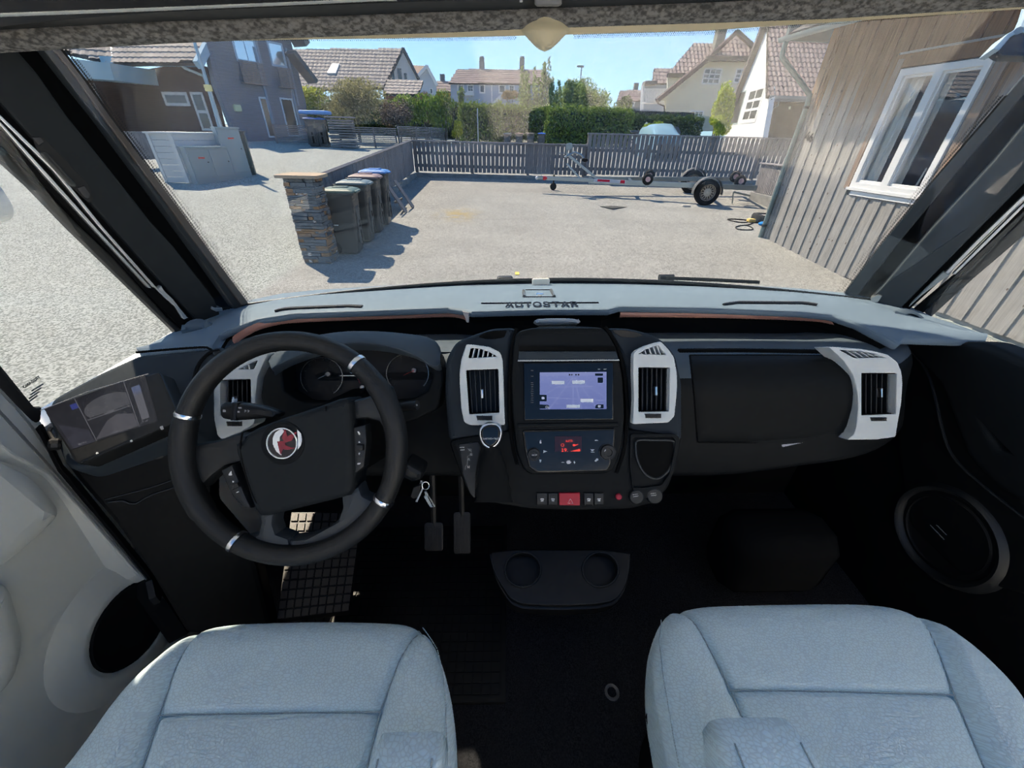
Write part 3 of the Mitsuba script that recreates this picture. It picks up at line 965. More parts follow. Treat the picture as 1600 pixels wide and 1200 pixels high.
# roof: overhanging eave, gutter, downpipe
E = lambda u, v, h: HP.to3([(u, v)], h)[0]
eave_v = 3.38
sof = np.array([[E(-0.42, eave_v, 0.62), E(-0.42, eave_v + 0.42, -0.15)], [E(7.2, eave_v, 0.62), E(7.2, eave_v + 0.42, -0.15)]])
em = shell(sof, 0.03)
put('eave', em, 'board', smooth=False, frame='W', parent=HK, uv=np.tile([[0.4, 3.4]], (len(em.vertices), 1)))
rt = np.array([[E(-0.45, eave_v + 0.05, 0.66), E(-0.45, eave_v + 2.6, -3.9)], [E(7.2, eave_v + 0.05, 0.66), E(7.2, eave_v + 2.6, -3.9)]])
put('roof', shell(rt, 0.06), 'matte', (0.10, 0.10, 0.10), smooth=False, frame='W', parent=HK)
put('bargeboard', HP.mesh(slab(np.array([(-0.47, eave_v - 0.05), (-0.40, eave_v - 0.05), (-0.40, eave_v + 0.16), (-0.47, eave_v + 0.16)]), -0.2, 0.68)), 'matte', (0.14, 0.17, 0.18), smooth=False, frame='W', parent=HK)
gp = []
for u in (-0.50, 7.2):
    gp.append([E(u, eave_v - 0.01 - 0.065 * math.sin(t), 0.71 + 0.065 * math.cos(t)) for t in np.linspace(0, math.pi, 9)])
put('gutter', shell(np.array(gp), 0.006), 'satin', (0.21, 0.255, 0.26), smooth=True, frame='W', parent=HK)
dp = [E(-0.36, eave_v - 0.05, 0.70), E(-0.36, eave_v - 0.25, 0.70), E(-0.33, eave_v - 0.36, 0.62), E(-0.14, eave_v - 0.78, 0.14), E(-0.11, eave_v - 0.92, 0.07), E(-0.11, eave_v - 1.3, 0.07), E(-0.11, 1.2, 0.07), E(-0.11, -0.24, 0.07)]
put('downpipe', tube(cr(dp, 5, False), 0.042, 12), 'satin', (0.115, 0.16, 0.165), smooth=True, frame='W', parent=HK)
for v in (2.35, 0.25):
    put('pipe_clip', lathe([(0.044, -0.02), (0.05, -0.02), (0.05, 0.02), (0.044, 0.02)], E(-0.11, v, 0.07), (0, 0, 1), 14), 'satin', (0.03, 0.035, 0.04), frame='W', parent=HK)
for k, u in enumerate((0.06, 0.155)):
    tm = meshkit.text_mesh('4', 0.135, 0.012, True)
    tv = np.asarray(tm.vertices)
    put('house_number', TM(HP.to3(np.column_stack([tv[:, 0] + u, tv[:, 1] + 1.83 - 0.03 * k]), tv[:, 2] + 0.004), tm.faces), 'satin', (0.02, 0.02, 0.022), smooth=False, frame='W', parent=HK, label='black digit 4')

# ================================================================== FARTHER AWAY: cabinets, houses, hedges
def tile_field(P, poly, course, width, relief=0.035, wave=0.02, res=(4, 3)):
    """rows of roof tiles over a polygon of the plane P: a fine relief of overlapping courses and rolls"""
    poly = sg.Polygon(poly)
    x0, y0, x1, y1 = poly.bounds
    nu, nv = max(2, int((x1 - x0) / width * res[0])), max(2, int((y1 - y0) / course))
    us = np.linspace(x0, x1, nu + 1)
    vs, hs = [], []
    for k in range(nv):
        a, b = y0 + (y1 - y0) * k / nv, y0 + (y1 - y0) * (k + 1) / nv
        for t, h in ((0.0, relief), (0.5, relief * 0.5), (0.985, 0.0)):
            vs.append(a + (b - a) * t)
            hs.append(h)
    vs, hs = np.array(vs + [y1]), np.array(hs + [relief])
    U, V = np.meshgrid(us, vs, indexing='ij')
    Hh = hs[None, :] + wave * np.sin(U / width * 2 * math.pi) * np.ones_like(V)
    pts = P.to3(np.column_stack([U.ravel(), V.ravel()]), Hh.ravel())
    cu, cv = (U[:-1, :-1] + U[1:, 1:]) / 2, (V[:-1, :-1] + V[1:, 1:]) / 2
    inside = shapely.contains_xy(poly, cu.ravel(), cv.ravel()).reshape(cu.shape)
    i, j = np.nonzero(inside)
    n = len(vs)
    f = np.stack([i * n + j, (i + 1) * n + j, (i + 1) * n + j + 1, i * n + j + 1], 1)
    m = TM(pts, f)
    uv = np.column_stack([U.ravel() / width, (V.ravel() - y0) / ((y1 - y0) / nv)])
    return m, uv


def tiles(parent, P, px, course, width, material, thick=0.05, **kw):
    poly = P.poly(px) if not isinstance(px, np.ndarray) else px
    m, uv = tile_field(P, poly, course, width, **kw)
    put('roof_tiles', m, material, smooth=False, frame='W', parent=parent, uv=uv, kind='stuff')
    return put('roof_deck', P.mesh(slab(poly, -0.12 - thick, -0.04)), 'matte', (0.06, 0.055, 0.055), smooth=False, frame='W', parent=parent)


def vplane(p, d, up=(0, 0, 1)):
    """upright plane through p along the horizontal direction d, looking at the eye"""
    d = unit([d[0], d[1], 0])
    n = np.array([d[1], -d[0], 0])
    if np.dot(EYE - p, n) < 0:
        n = -n
    return Plane(p, n, frame='W')


def rplane(p, q, pitch):
    """roof plane through the eaves points p, q, rising away from the eye"""
    p, q = np.asarray(p), np.asarray(q)
    d = unit(q - p)
    n = np.array([d[1], -d[0], 0])
    if np.dot(EYE - p, n) < 0:
        n = -n
    a = math.radians(pitch)
    nn = unit(n) * math.sin(a) + np.array([0, 0, 1.0]) * math.cos(a)
    return Plane(p, nn, frame='W')


def wall(parent, P, px, material, color=None, thick=0.2, holes=(), name='wall', uvnum=None):
    poly = P.poly(px) if not isinstance(px, np.ndarray) else px
    m = P.mesh(slab(poly, -thick, 0, 0, holes))
    return put(name, m, material, color, smooth=False, frame='W', parent=parent)


def win(parent, P, px, fw=0.07, nx=1, ny=1, frame=WHITE, glass='darkglass', name='window', bar=0.03, proud=0.03, label=None, gcol=None):
    """window: frame with bars, panes set back"""
    poly = P.poly(px) if not isinstance(px, np.ndarray) else px
    u0, v0 = poly.min(0)
    u1, v1 = poly.max(0)
    a0, a1, b0, b1 = u0 + fw, u1 - fw, v0 + fw, v1 - fw
    if a1 - a0 < 0.05:
        a0, a1 = u0 + 0.02, u1 - 0.02
    holes, cells = [], []
    for i in range(nx):
        for j in range(ny):
            x0, x1 = a0 + (a1 - a0) * i / nx, a0 + (a1 - a0) * (i + 1) / nx
            y0, y1 = b0 + (b1 - b0) * j / ny, b0 + (b1 - b0) * (j + 1) / ny
            h = bar / 2
            x0, x1 = x0 + (h if i else 0), x1 - (h if i < nx - 1 else 0)
            y0, y1 = y0 + (h if j else 0), y1 - (h if j < ny - 1 else 0)
            c = np.array([(x0, y0), (x1, y0), (x1, y1), (x0, y1)])
            holes.append(c)
            cells.append(c)
    k = put(name, P.mesh(slab(np.array([(u0, v0), (u1, v0), (u1, v1), (u0, v1)]), -0.02, proud, 0, holes)), 'satin', frame, smooth=False, frame='W', parent=parent, label=label)
    for c in cells:
        put('pane', P.mesh(slab(inset(c, -0.01), 0.004, 0.012)), glass, gcol, smooth=False, frame='W', parent=k)
    return k


def strip(P, a, b, w, t0=-0.02, t1=0.04):
    """flat bar on the plane from pixel (or uv) a to b"""
    a, b = (P.uv(*p) if not isinstance(p, np.ndarray) else p for p in (a, b))
    d = unit(b - a)
    s = np.array([-d[1], d[0]]) * w / 2
    return P.mesh(slab(np.array([a - s, b - s, b + s, a + s]), t0, t1))


# ------------------------------------------------------------------ street cabinets by the left road
key = thing('clapboard_enclosure', 'white clapboard enclosure at the roadside, wrapped round the grey cabinets', 'enclosure')
A_, C_ = wg(259, 285), wg(297, 286.5)
dA = np.array([0.92, 0.39, 0])
P1 = vplane(A_, (0.99, 0.05))
quad = P1.poly([(224, 208), (272, 212.5), (296.5, 286), (257, 286)])
v1 = float(quad[:, 1].max())
w1 = float(P1.uv(297, 286)[0])
for k in range(8):
    a, b = v1 * k / 8, v1 * (k + 1) / 8
    put('board', P1.mesh(slab(np.array([(0.06, a + 0.004), (w1 - 0.06, a + 0.004), (w1 - 0.06, b - 0.004), (0.06, b - 0.004)]), -0.03, 0.0 if k % 2 else 0.008)), 'satin', WHITE * 0.8, smooth=False, frame='W', parent=key)
put('corner_board', cat(P1.mesh(slab(np.array([(0, 0), (0.075, 0), (0.075, v1), (0, v1)]), -0.04, 0.02))), 'satin', WHITE * 0.85, smooth=False, frame='W', parent=key)
put('corner_board', cat(P1.mesh(slab(np.array([(w1 - 0.10, 0), (w1, 0), (w1, v1), (w1 - 0.1, v1)]), -0.04, 0.02))), 'satin', WHITE * 0.85, smooth=False, frame='W', parent=key)
B0 = P1.to3([(w1, 0)])[0]
P2 = vplane(B0, (0.42, 0.91))
q2 = P2.poly([(296.5, 286), (372, 272), (352, 207.5), (272, 212)])
w2 = float(P2.uv(356, 215)[0])
for k in range(8):
    a, b = v1 * k / 8, v1 * (k + 1) / 8
    put('board', P2.mesh(slab(np.array([(0, a + 0.004), (w2, a + 0.004), (w2, b - 0.004), (0, b - 0.004)]), -0.04, 0.0 if k % 2 else 0.008)), 'satin', WHITE * 0.8, smooth=False, frame='W', parent=key)
top3 = np.array([P1.to3([(-0.04, v1)], 0.05)[0], P1.to3([(w1 + 0.02, v1)], 0.05)[0], P2.to3([(w2, v1)], 0.05)[0], P2.to3([(w2, v1)], -0.8)[0], P1.to3([(-0.04, v1)], -1.2)[0]])
put('lid', TM(np.vstack([top3, top3 + [0, 0, 0.04]]), [[0, 2, 1], [0, 3, 2], [0, 4, 3], [5, 6, 7], [5, 7, 8], [5, 8, 9]] + [x for i in range(5) for x in ([i, (i + 1) % 5, 5 + (i + 1) % 5], [i, 5 + (i + 1) % 5, 5 + i])]), 'satin', WHITE * 0.85, smooth=False, frame='W', parent=key)


def cabinet(label, P, u0, u1, v1, depth, col, doors, off=0.0, red=(), name='street_cabinet'):
    key = thing(name, label, 'cabinet')
    put('housing', P.mesh(slab(np.array([(u0, -0.1), (u1, -0.1), (u1, v1), (u0, v1)]), off, off + depth, 0.01)), 'satin', col, smooth=False, frame='W', parent=key)
    put('roof', P.mesh(slab(np.array([(u0 - 0.02, v1), (u1 + 0.02, v1), (u1 + 0.02, v1 + 0.035), (u0 - 0.02, v1 + 0.035)]), off - 0.01, off + depth + 0.03)), 'satin', col * 1.15, smooth=False, frame='W', parent=key)
    w = (u1 - u0) / doors
    for k in range(doors):
        dkk = put('door', P.mesh(slab(np.array([(u0 + k * w + 0.03, 0.16), (u0 + (k + 1) * w - 0.02, 0.16), (u0 + (k + 1) * w - 0.02, v1 - 0.04), (u0 + k * w + 0.03, v1 - 0.04)]), off + depth, off + depth + 0.012, 0.004)), 'satin', col * 1.03, smooth=False, frame='W', parent=key)
        if k in red:
            put('warning_label', P.mesh(slab(np.array([(u0 + k * w + 0.24, v1 - 0.26), (u0 + k * w + 0.4, v1 - 0.26), (u0 + k * w + 0.4, v1 - 0.22), (u0 + k * w + 0.24, v1 - 0.22)]), off + depth + 0.012, off + depth + 0.015)), 'matte', (0.6, 0.08, 0.06), smooth=False, frame='W', parent=dkk)
        put('lock', P.mesh(slab(circ(u0 + (k + 1) * w - 0.08, v1 * 0.6, 0.018, 10), off + depth + 0.012, off + depth + 0.02)), 'matte', (0.03, 0.03, 0.03), smooth=False, frame='W', parent=dkk)
    return key


P3 = vplane(wg(298, 286), (0.50, 0.866))
P3.o = wg(299, 286)
cabinet('low grey two-door utility cabinet in front of the white clapboard', P3, 0.0, 1.08, 0.86, 0.30, srgb(128, 142, 146), 2, 0.05, (0,))
P4 = vplane(wg(362, 277), (0.6, 0.8))
cabinet('tall grey single-door utility cabinet right of the low two-door one', P4, -0.12, 0.48, 1.25, 0.26, srgb(135, 150, 155), 1, 0.03, (0,))
cabinet('narrow dark green utility cabinet at the right end of the row', vplane(wg(384, 271), (0.9, 0.42)), -0.02, 0.30, 1.1, 0.3, srgb(52, 66, 64), 1, 0.0, ())
key = thing('sign_pole', 'thin grey steel pole with a small yellow box, behind the tall grey cabinet', 'pole')
pb_ = wg(369, 270)
pT = wy(322, 48, pb_[1])
put('pole', tube([pb_, [pb_[0], pb_[1], pT[2] + 0.4]], 0.042, 10), 'metal', srgb(150, 165, 175), frame='W', parent=key)
c = wy(346, 138, pb_[1] - 0.06)
put('yellow_box', rbox((pb_[0] + 0.02, pb_[1] - 0.07, c[2]), (0.17, 0.1, 0.15), 0.01), 'satin', srgb(215, 205, 140), frame='W', parent=key)


def hfence(key, p, q, zb, h, n, sw, col, post=1.6):
    p, q = np.asarray(p[:2], float), np.asarray(q[:2], float)
    L = np.linalg.norm(q - p)
    R = WB(0, (q - p))
    c = (p + q) / 2
    for k in range(n):
        put('slat', box((c[0], c[1], zb + h * (k + 0.5) / n), (L, 0.025, sw), R), 'greywood', smooth=False, frame='W', parent=key, uv=np.full((8, 2), col + RNG.uniform(-0.1, 0.1)))
    for s in np.arange(0.05, L, post):
        a = p + (q - p) * s / L
        off = R[:, 1] * 0.05
        put('post', box((a[0] + off[0], a[1] + off[1], zb + h / 2 - 0.05), (0.07, 0.06, h + 0.1), R), 'greywood', smooth=False, frame='W', parent=key, uv=np.full((8, 2), 0.1))


key = thing('slat_fence', 'low fence of spaced horizontal slats behind the white enclosure', 'fence')
a, b = wg(198, 262), wg(374, 226)
zf_ = float(wy(200, 260, 13.5)[2])
pA, pB = wy(190, 205, 13.6), wy(371, 207, 16.0)
hfence(key, pA, pB, float(ground_z(pA[0], pA[1])) + 0.25, pA[2] - float(ground_z(pA[0], pA[1])) - 0.25, 9, 0.085, 0.7)

# ------------------------------------------------------------------ the blue house with its brown wing
BK = thing('blue_timber_house', 'large blue grey timber house with a brown wing on the far left', 'house')
ang = math.radians(25)
Bc = wg(372, 222)                            # its near corner
PB = vplane(Bc, (math.sin(ang), math.cos(ang)))
PB.o = Bc
cor = [(372, 224), (478, 222), (465, 120), (449, 72), (424, 55), (395, 18), (318, 70), (335, 128)]
wall(BK, PB, [(374, 226), (484, 224), (478, 160), (464, 105), (449, 40), (425, 10), (340, 10), (322, 62), (336, 130)], 'cladblue', thick=0.3)
u0, u1 = PB.uv(378, 215)[0], PB.uv(428, 215)[0]
vt, vb = PB.uv(340, 60)[1], PB.uv(400, 216)[1]
# claddings: horizontal boards as real laps on the part left of the windows
lap = []
for k in range(44):
    v = vb + k * 0.14
    lap.append(slab(np.array([(0.05, v), (PB.uv(400, 216 - k)[0], v), (PB.uv(400, 216 - k)[0], v + 0.13), (0.05, v + 0.13)]), 0.0, 0.012))
for m in lap:
    put('lap_board', PB.mesh(m), 'cladblue', smooth=False, frame='W', parent=BK)
win(BK, PB, [(363, 58), (397, 62), (401, 98), (370, 95)], 0.09, 2, 1, srgb(150, 175, 195), glass='skyglass')
win(BK, PB, [(418, 64), (440, 68), (444, 105), (425, 103)], 0.09, 1, 1, srgb(150, 175, 195), glass='skyglass')
win(BK, PB, [(404, 151), (416, 152), (430, 215), (420, 214)], 0.08, 1, 1, srgb(170, 190, 205))
win(BK, PB, [(437, 154), (456, 154), (465, 213), (451, 213)], 0.08, 1, 1, srgb(170, 190, 205))
for px_, n in (([(367, 96), (404, 99), (413, 134), (377, 130)], 12), ([(427, 104), (446, 107), (456, 139), (436, 137)], 12)):
    qv = PB.poly(px_)
    a0, a1, b0, b1 = qv[:, 0].min(), qv[:, 0].max(), qv[:, 1].min(), qv[:, 1].max()
    bk = put('balcony', PB.mesh(slab(np.array([(a0, b0), (a1, b0), (a1, b0 + 0.06), (a0, b0 + 0.06)]), 0, 0.3)), 'greywood', smooth=False, frame='W', parent=BK, uv=np.full((8, 2), 0.5), label='slatted French balcony')
    for k in range(n):
        v = b0 + (b1 - b0) * (k + 0.5) / n
        put('slat', PB.mesh(slab(np.array([(a0, v - 0.022), (a1, v - 0.022), (a1, v + 0.022), (a0, v + 0.022)]), 0.24, 0.28)), 'greywood', smooth=False, frame='W', parent=bk, uv=np.full((8, 2), 0.55))
for a, b in (((405, 75), (432, 213)), ((400, 55), (408, 100)), ((455, 110), (473, 217)), ((446, 75), (466, 165))):
    u = PB.uv(*b)[0]
    put('trim_board', PB.mesh(slab(np.array([(u - 0.06, PB.uv(*b)[1]), (u + 0.06, PB.uv(*b)[1]), (u + 0.06, PB.uv(*a)[1]), (u - 0.06, PB.uv(*a)[1])]), 0, 0.05)), 'matte', srgb(120, 142, 162), smooth=False, frame='W', parent=BK)
ql = PB.uv(369.5, 169)
put('outdoor_lamp', PB.mesh(slab(rring(ql[0] - 0.16, ql[1] - 0.14, ql[0] + 0.16, ql[1] + 0.14, 0.03), 0, 0.16, 0.02)), 'satin', srgb(190, 200, 165), smooth=False, frame='W', parent=BK)
put('verge_board', cat(strip(PB, (425, 8), (463, 71), 0.35, 0.0, 0.9), strip(PB, (446, 82), (482, 128), 0.22, 0.0, 0.7)), 'matte', srgb(95, 100, 102), smooth=False, frame='W', parent=BK)
# brown wing: wall, fascia and roof facing the road
wang = math.radians(-80)
PWg = vplane(Bc, (math.cos(math.radians(8)), -math.sin(math.radians(8))))
PWg.o = Bc + np.array([0, 0.1, 0])
wall(BK, PWg, [(352, 224), (100, 222), (100, 130), (290, 98), (322, 104)], 'cladbrown', thick=0.3, name='wing_wall')
put('fascia', cat(strip(PWg, (180, 97), (306, 99.5), 0.26, 0.0, 0.7)), 'matte', srgb(140, 168, 185), smooth=False, frame='W', parent=BK)
ea, eb = PWg.to3([PWg.uv(150, 92)], 0.75)[0], PWg.to3([PWg.uv(305, 95)], 0.75)[0]
RP = rplane(ea, eb, 38)
RP.o = ea
tiles(BK, RP, [(175, 98), (305, 96), (331, 50), (345, 20), (172, 20)], 0.36, 0.30, 'tilegrey', res=(3, 3))
put('bargeboard', strip(RP, (306, 98), (345, 22), 0.22, -0.25, 0.06), 'matte', srgb(150, 178, 195), smooth=False, frame='W', parent=BK)
ec, ed = ea + np.array([-7.0, -3.6, 0.05]), PWg.to3([PWg.uv(180, 97)], 0.75)[0]
RP2 = rplane(ec, ed, 38)
RP2.o = ed
tiles(BK, RP2, [(178, 98), (172, 50), (172, 15), (40, 10), (60, 70)], 0.36, 0.30, 'tilegrey', res=(3, 3))
put('valley_flashing', tube([wy(178, 97, ea[1] - 0.2), wy(171, 50, ea[1] + 1.6), wy(170, 30, ea[1] + 2.6)], 0.06, 6), 'satin', srgb(215, 220, 222), frame='W', parent=BK)
put('canopy', PWg.mesh(slab(PWg.poly([(90, 92), (252, 111), (257, 135), (110, 124)]), 0.3, 2.4)), 'satin', srgb(150, 172, 182), smooth=False, frame='W', parent=BK, label='flat grey porch canopy')
win(BK, PWg, [(254, 144), (291, 144), (297, 166), (260, 165)], 0.12, 1, 1, WHITE * 0.9, label='small white framed window')
win(BK, PWg, [(302, 144), (316, 144), (331, 204), (317, 204)], 0.1, 1, 2, WHITE * 0.85, bar=0.12, label='tall narrow two-part window')
put('downpipe', tube(np.array([PWg.to3([PWg.uv(*p)], h)[0] for p, h in (((299, 102), 0.7), ((304, 109), 0.55), ((321, 119), 0.12), ((327, 135), 0.1), ((346, 204), 0.1), ((350, 220), 0.1))]), 0.06, 8), 'satin', srgb(170, 188, 196), frame='W', parent=BK)
sk = thing('slatted_porch_screen', 'horizontal slat screen under the porch canopy of the brown wing', 'screen')
qs = PWg.poly([(140, 133), (186, 134), (203, 200), (160, 200)])
a0, a1, b0, b1 = qs[:, 0].min(), qs[:, 0].max(), qs[:, 1].min(), qs[:, 1].max()
for k in range(18):
    v = b0 + (b1 - b0) * (k + 0.5) / 18
    put('slat', PWg.mesh(slab(np.array([(a0, v - 0.03), (a1, v - 0.03), (a1, v + 0.03), (a0, v + 0.03)]), 1.2, 1.24)), 'greywood', smooth=False, frame='W', parent=sk, uv=np.full((8, 2), 0.9))
put('post', PWg.mesh(cat(slab(np.array([(a1 - 0.08, b0 - 0.2), (a1, b0 - 0.2), (a1, b1), (a1 - 0.08, b1)]), 1.15, 1.2))), 'greywood', smooth=False, frame='W', parent=sk, uv=np.full((8, 2), 0.3))

# ------------------------------------------------------------------ slat fences and bins across the street
key = thing('slat_fence', 'grey horizontal slat fence right of the blue house, in front of the shrubs', 'fence')
S0, S1, S2 = wg(534, 231.5), wg(622, 230.5), wg(700, 223)
hfence(key, S0, S1, float(ground_z(S0[0], S0[1])) + 0.12, wy(540, 197, S0[1])[2] - ground_z(S0[0], S0[1]) - 0.12, 10, 0.05, 0.8, 1.8)
key = thing('slat_fence', 'second stretch of grey horizontal slat fence, running back towards the hedge', 'fence')
hfence(key, S1 + [0.1, 0.1, 0], S2, float(ground_z(S1[0], S1[1])) + 0.15, wy(622, 198, S1[1])[2] - ground_z(S1[0], S1[1]) - 0.1, 11, 0.045, 0.8, 1.8)
key = thing('slat_fence', 'short slatted railing at the right corner of the blue house', 'fence')
T0, T1 = wg(429, 222), wg(484, 224)
hfence(key, T0 + [0.4, -0.6, 0], T1 + [0.4, -0.6, 0], float(ground_z(T0[0], T0[1])), wy(430, 194, T0[1] - 0.6)[2] - ground_z(T0[0], T0[1]), 10, 0.05, 0.25, 1.5)
for (x, y), lab in (((493.5, 229), 'dark wheelie bin under the blue cover, left one by the slat fence'), ((508, 229.5), 'dark wheelie bin under the blue cover, right one by the slat fence')):
    c = wg(x, y)
    wheelie_bin(c, (0.25, -0.97), lab, dk, np.array(srgb(40, 95, 160)), 'wheelie bins beside the blue house', ribs=np.array([0.10, 0.095, 0.09]), scale=1.12)
c = wg(499, 229)
solo('bin_cover', rbox((c[0] + 0.1, c[1] + 0.1, c[2] + 1.42), (1.35, 0.75, 0.16), 0.06), 'satin', 'bright blue sloping cover above the two bins beside the blue house', 'bin cover', srgb(75, 140, 205), frame='W')
key = thing('bin_shed', 'dark slatted bin shed beside the two blue lidded bins', 'shed')
D0 = wg(517, 231)
R = WB(0, (1, 0.1))
gz = D0[2]
for k in range(11):
    put('slat', box((D0[0] + 0.62, D0[1] + 0.3, gz + 0.10 + 0.105 * k), (1.15, 0.5, 0.075), R), 'greywood', smooth=False, frame='W', parent=key, uv=np.full((8, 2), 0.2))
put('lid', box((D0[0] + 0.62, D0[1] + 0.3, gz + 1.29), (1.3, 0.7, 0.05), R), 'greywood', smooth=False, frame='W', parent=key, uv=np.full((8, 2), 1.1))


# ------------------------------------------------------------------ houses along the skyline
def gable(label, wallpx, d, depth_y, wallcol, roofs, mats=('matte', 'tilebrown'), name='house'):
    key = thing(name, label, 'house')
    return key


# white gabled house with the long tiled roof
K = thing('white_gabled_house', 'white house with a long grey tiled roof and one skylight, left of centre', 'house')
y0 = 42.0
gb = wy(598, 168, y0)
ra, rb = wy(455, 137, y0 + 1.0), wy(602, 132, y0 - 1.0)
apex = wy(629, 75, y0 + 3.5)
RPw = rplane(wy(440, 140, y0), wy(600, 139, y0), 40)
RPw.o = wy(600, 139, y0)
tiles(K, RPw, [(430, 141), (598.5, 137.5), (628.5, 75.5), (452, 77)], 0.42, 0.36, 'tilegrey', res=(3, 3))
sw_ = RPw.poly([(511.5, 115.5), (525, 116), (531, 101.5), (520, 101)])
skp = put('skylight', RPw.mesh(slab(sw_, 0.02, 0.12)), 'satin', (0.75, 0.78, 0.8), smooth=False, frame='W', parent=K, label='bright roof window')
pr = RPw.hit(628.5, 75.5)
Pg = Plane(pr, unit(np.array([0.55, -0.83, 0])), frame='W')
wall(K, Pg, [(600, 180), (606, 132), (629, 80), (651, 122), (655, 180)], 'matte', WHITE * 0.9, 0.3)
for px_ in ([(621, 106.5), (626.5, 107.5), (627.5, 124), (622.5, 124)], [(631, 114), (635, 115), (636, 124), (632, 124)], [(612, 108), (615, 108), (615, 125), (612, 125)]):
    win(K, Pg, px_, 0.05, 1, 1, srgb(90, 95, 98))
put('bargeboard', cat(strip(Pg, (599, 141), (629.5, 75.5), 0.2, -0.1, 0.2), strip(Pg, (629, 75.5), (654, 125), 0.2, -0.1, 0.2)), 'matte', srgb(85, 88, 90), smooth=False, frame='W', parent=K)
RPx = rplane(wy(598, 143, y0 - 4), wy(655, 147, y0 - 4), 28)
RPx.o = wy(598, 143, y0 - 4)
tiles(K, RPx, [(598, 146), (653, 148), (661, 126), (606, 124)], 0.42, 0.36, 'tilegrey', res=(3, 3))
wall(K, vplane(wy(620, 150, y0 - 3.6), (1, 0.05)), [(600, 200), (652, 200), (652, 147), (600, 145)], 'matte', srgb(150, 105, 95), 0.2, name='porch_wall')

K = thing('small_white_gable', 'small pale house with a white edged gable behind the long roofed house', 'house')
y0 = 58.0
Pq = Plane(wy(665, 150, y0), unit((0.2, -0.98, 0)), frame='W')
wall(K, Pq, [(652, 200), (682, 200), (682, 136), (667, 104), (652, 121)], 'matte', srgb(175, 185, 195), 0.3)
put('bargeboard', cat(strip(Pq, (652, 120), (667, 103.5), 0.3, -0.1, 0.4), strip(Pq, (666.5, 103), (683, 134), 0.3, -0.1, 0.4)), 'satin', WHITE, smooth=False, frame='W', parent=K)
tq = Plane(wy(652, 119, y0), unit((-0.6, -0.3, 0.75)), frame='W')
wall(K, tq, [(643, 102), (666, 103), (653, 119), (648, 116)], 'matte', srgb(130, 112, 100), 0.1, name='roof')
win(K, Pq, [(672, 138), (676, 138), (676, 147), (672, 147)], 0.08)

K = thing('red_house', 'small red house with a brown roof between the white gable and the grey terrace', 'house')
y0 = 66.0
Pq = vplane(wy(690, 150, y0), (1, 0))
wall(K, Pq, [(682, 190), (708, 190), (708, 143), (682, 142)], 'matte', srgb(160, 80, 55), 0.4)
RQ = rplane(wy(680, 143, y0 - 0.3), wy(710, 143, y0 - 0.3), 35)
RQ.o = wy(680, 143, y0 - 0.3)
tiles(K, RQ, [(680, 143), (710, 143), (710, 127), (683, 127)], 0.5, 0.4, 'tilebrown', res=(2, 3))
c = wy(691.5, 124, y0 + 2)
put('chimney', box((c[0], c[1], c[2] - 0.3), (0.6, 0.6, 1.7)), 'matte', (0.2, 0.2, 0.2), smooth=False, frame='W', parent=K)

K = thing('grey_terrace', 'long blue grey terrace house with two chimneys and an outside stair, centre of the skyline', 'house')
y0 = 60.0
Pq = vplane(wy(760, 150, y0), (1, 0.0))
wall(K, Pq, [(705, 190), (860, 190), (860, 131), (704, 129)], 'matte', srgb(150, 165, 182), 0.4)
RQ = rplane(wy(701, 129.5, y0 - 0.4), wy(860, 131, y0 - 0.4), 30)
RQ.o = wy(701, 129.5, y0 - 0.4)
tiles(K, RQ, [(701, 129.5), (862, 131), (850, 109), (714.5, 108)], 0.45, 0.4, 'tilebrown', res=(2, 3))
for x in (753, 815.5):
    c = wy(x, 104, y0 + 3)
    ck = put('chimney', box((c[0], c[1], c[2] - 0.6), (0.62, 0.62, 2.2)), 'matte', srgb(120, 125, 125), smooth=False, frame='W', parent=K)
    put('chimney_cowl', lathe([(0.0, 0.0), (0.3, 0.0), (0.3, 0.35), (0.18, 0.5), (0, 0.5)], (c[0], c[1], c[2] + 0.5), (0, 0, 1), 12), 'matte', srgb(105, 112, 112), frame='W', parent=ck)
for px_, nx, ny in (([(715, 131.5), (725, 131.5), (725, 144), (715, 144)], 1, 1), ([(749, 131.5), (758, 131.5), (758, 146), (749, 146)], 1, 1), ([(779, 132), (790, 132), (790, 146), (779, 146)], 1, 1), ([(730, 132), (740, 132), (740, 144), (730, 144)], 2, 2), ([(795, 132), (804, 132), (804, 145), (795, 145)], 2, 2)):
    win(K, Pq, px_, 0.14, nx, ny, WHITE * 0.95)
put('trim_board', strip(Pq, (768.5, 131), (768.5, 165), 0.12, 0, 0.05), 'satin', WHITE, smooth=False, frame='W', parent=K)
put('stair', cat(Pq.mesh(slab(Pq.poly([(766, 166), (785, 146.5), (800, 146.5), (800, 150), (787, 150), (774, 166)]), 0.2, 1.3)), Pq.mesh(slab(Pq.poly([(724, 145), (741, 145), (741, 150), (724, 150)]), 0.1, 1.2))), 'satin', srgb(185, 192, 198), smooth=False, frame='W', parent=K)

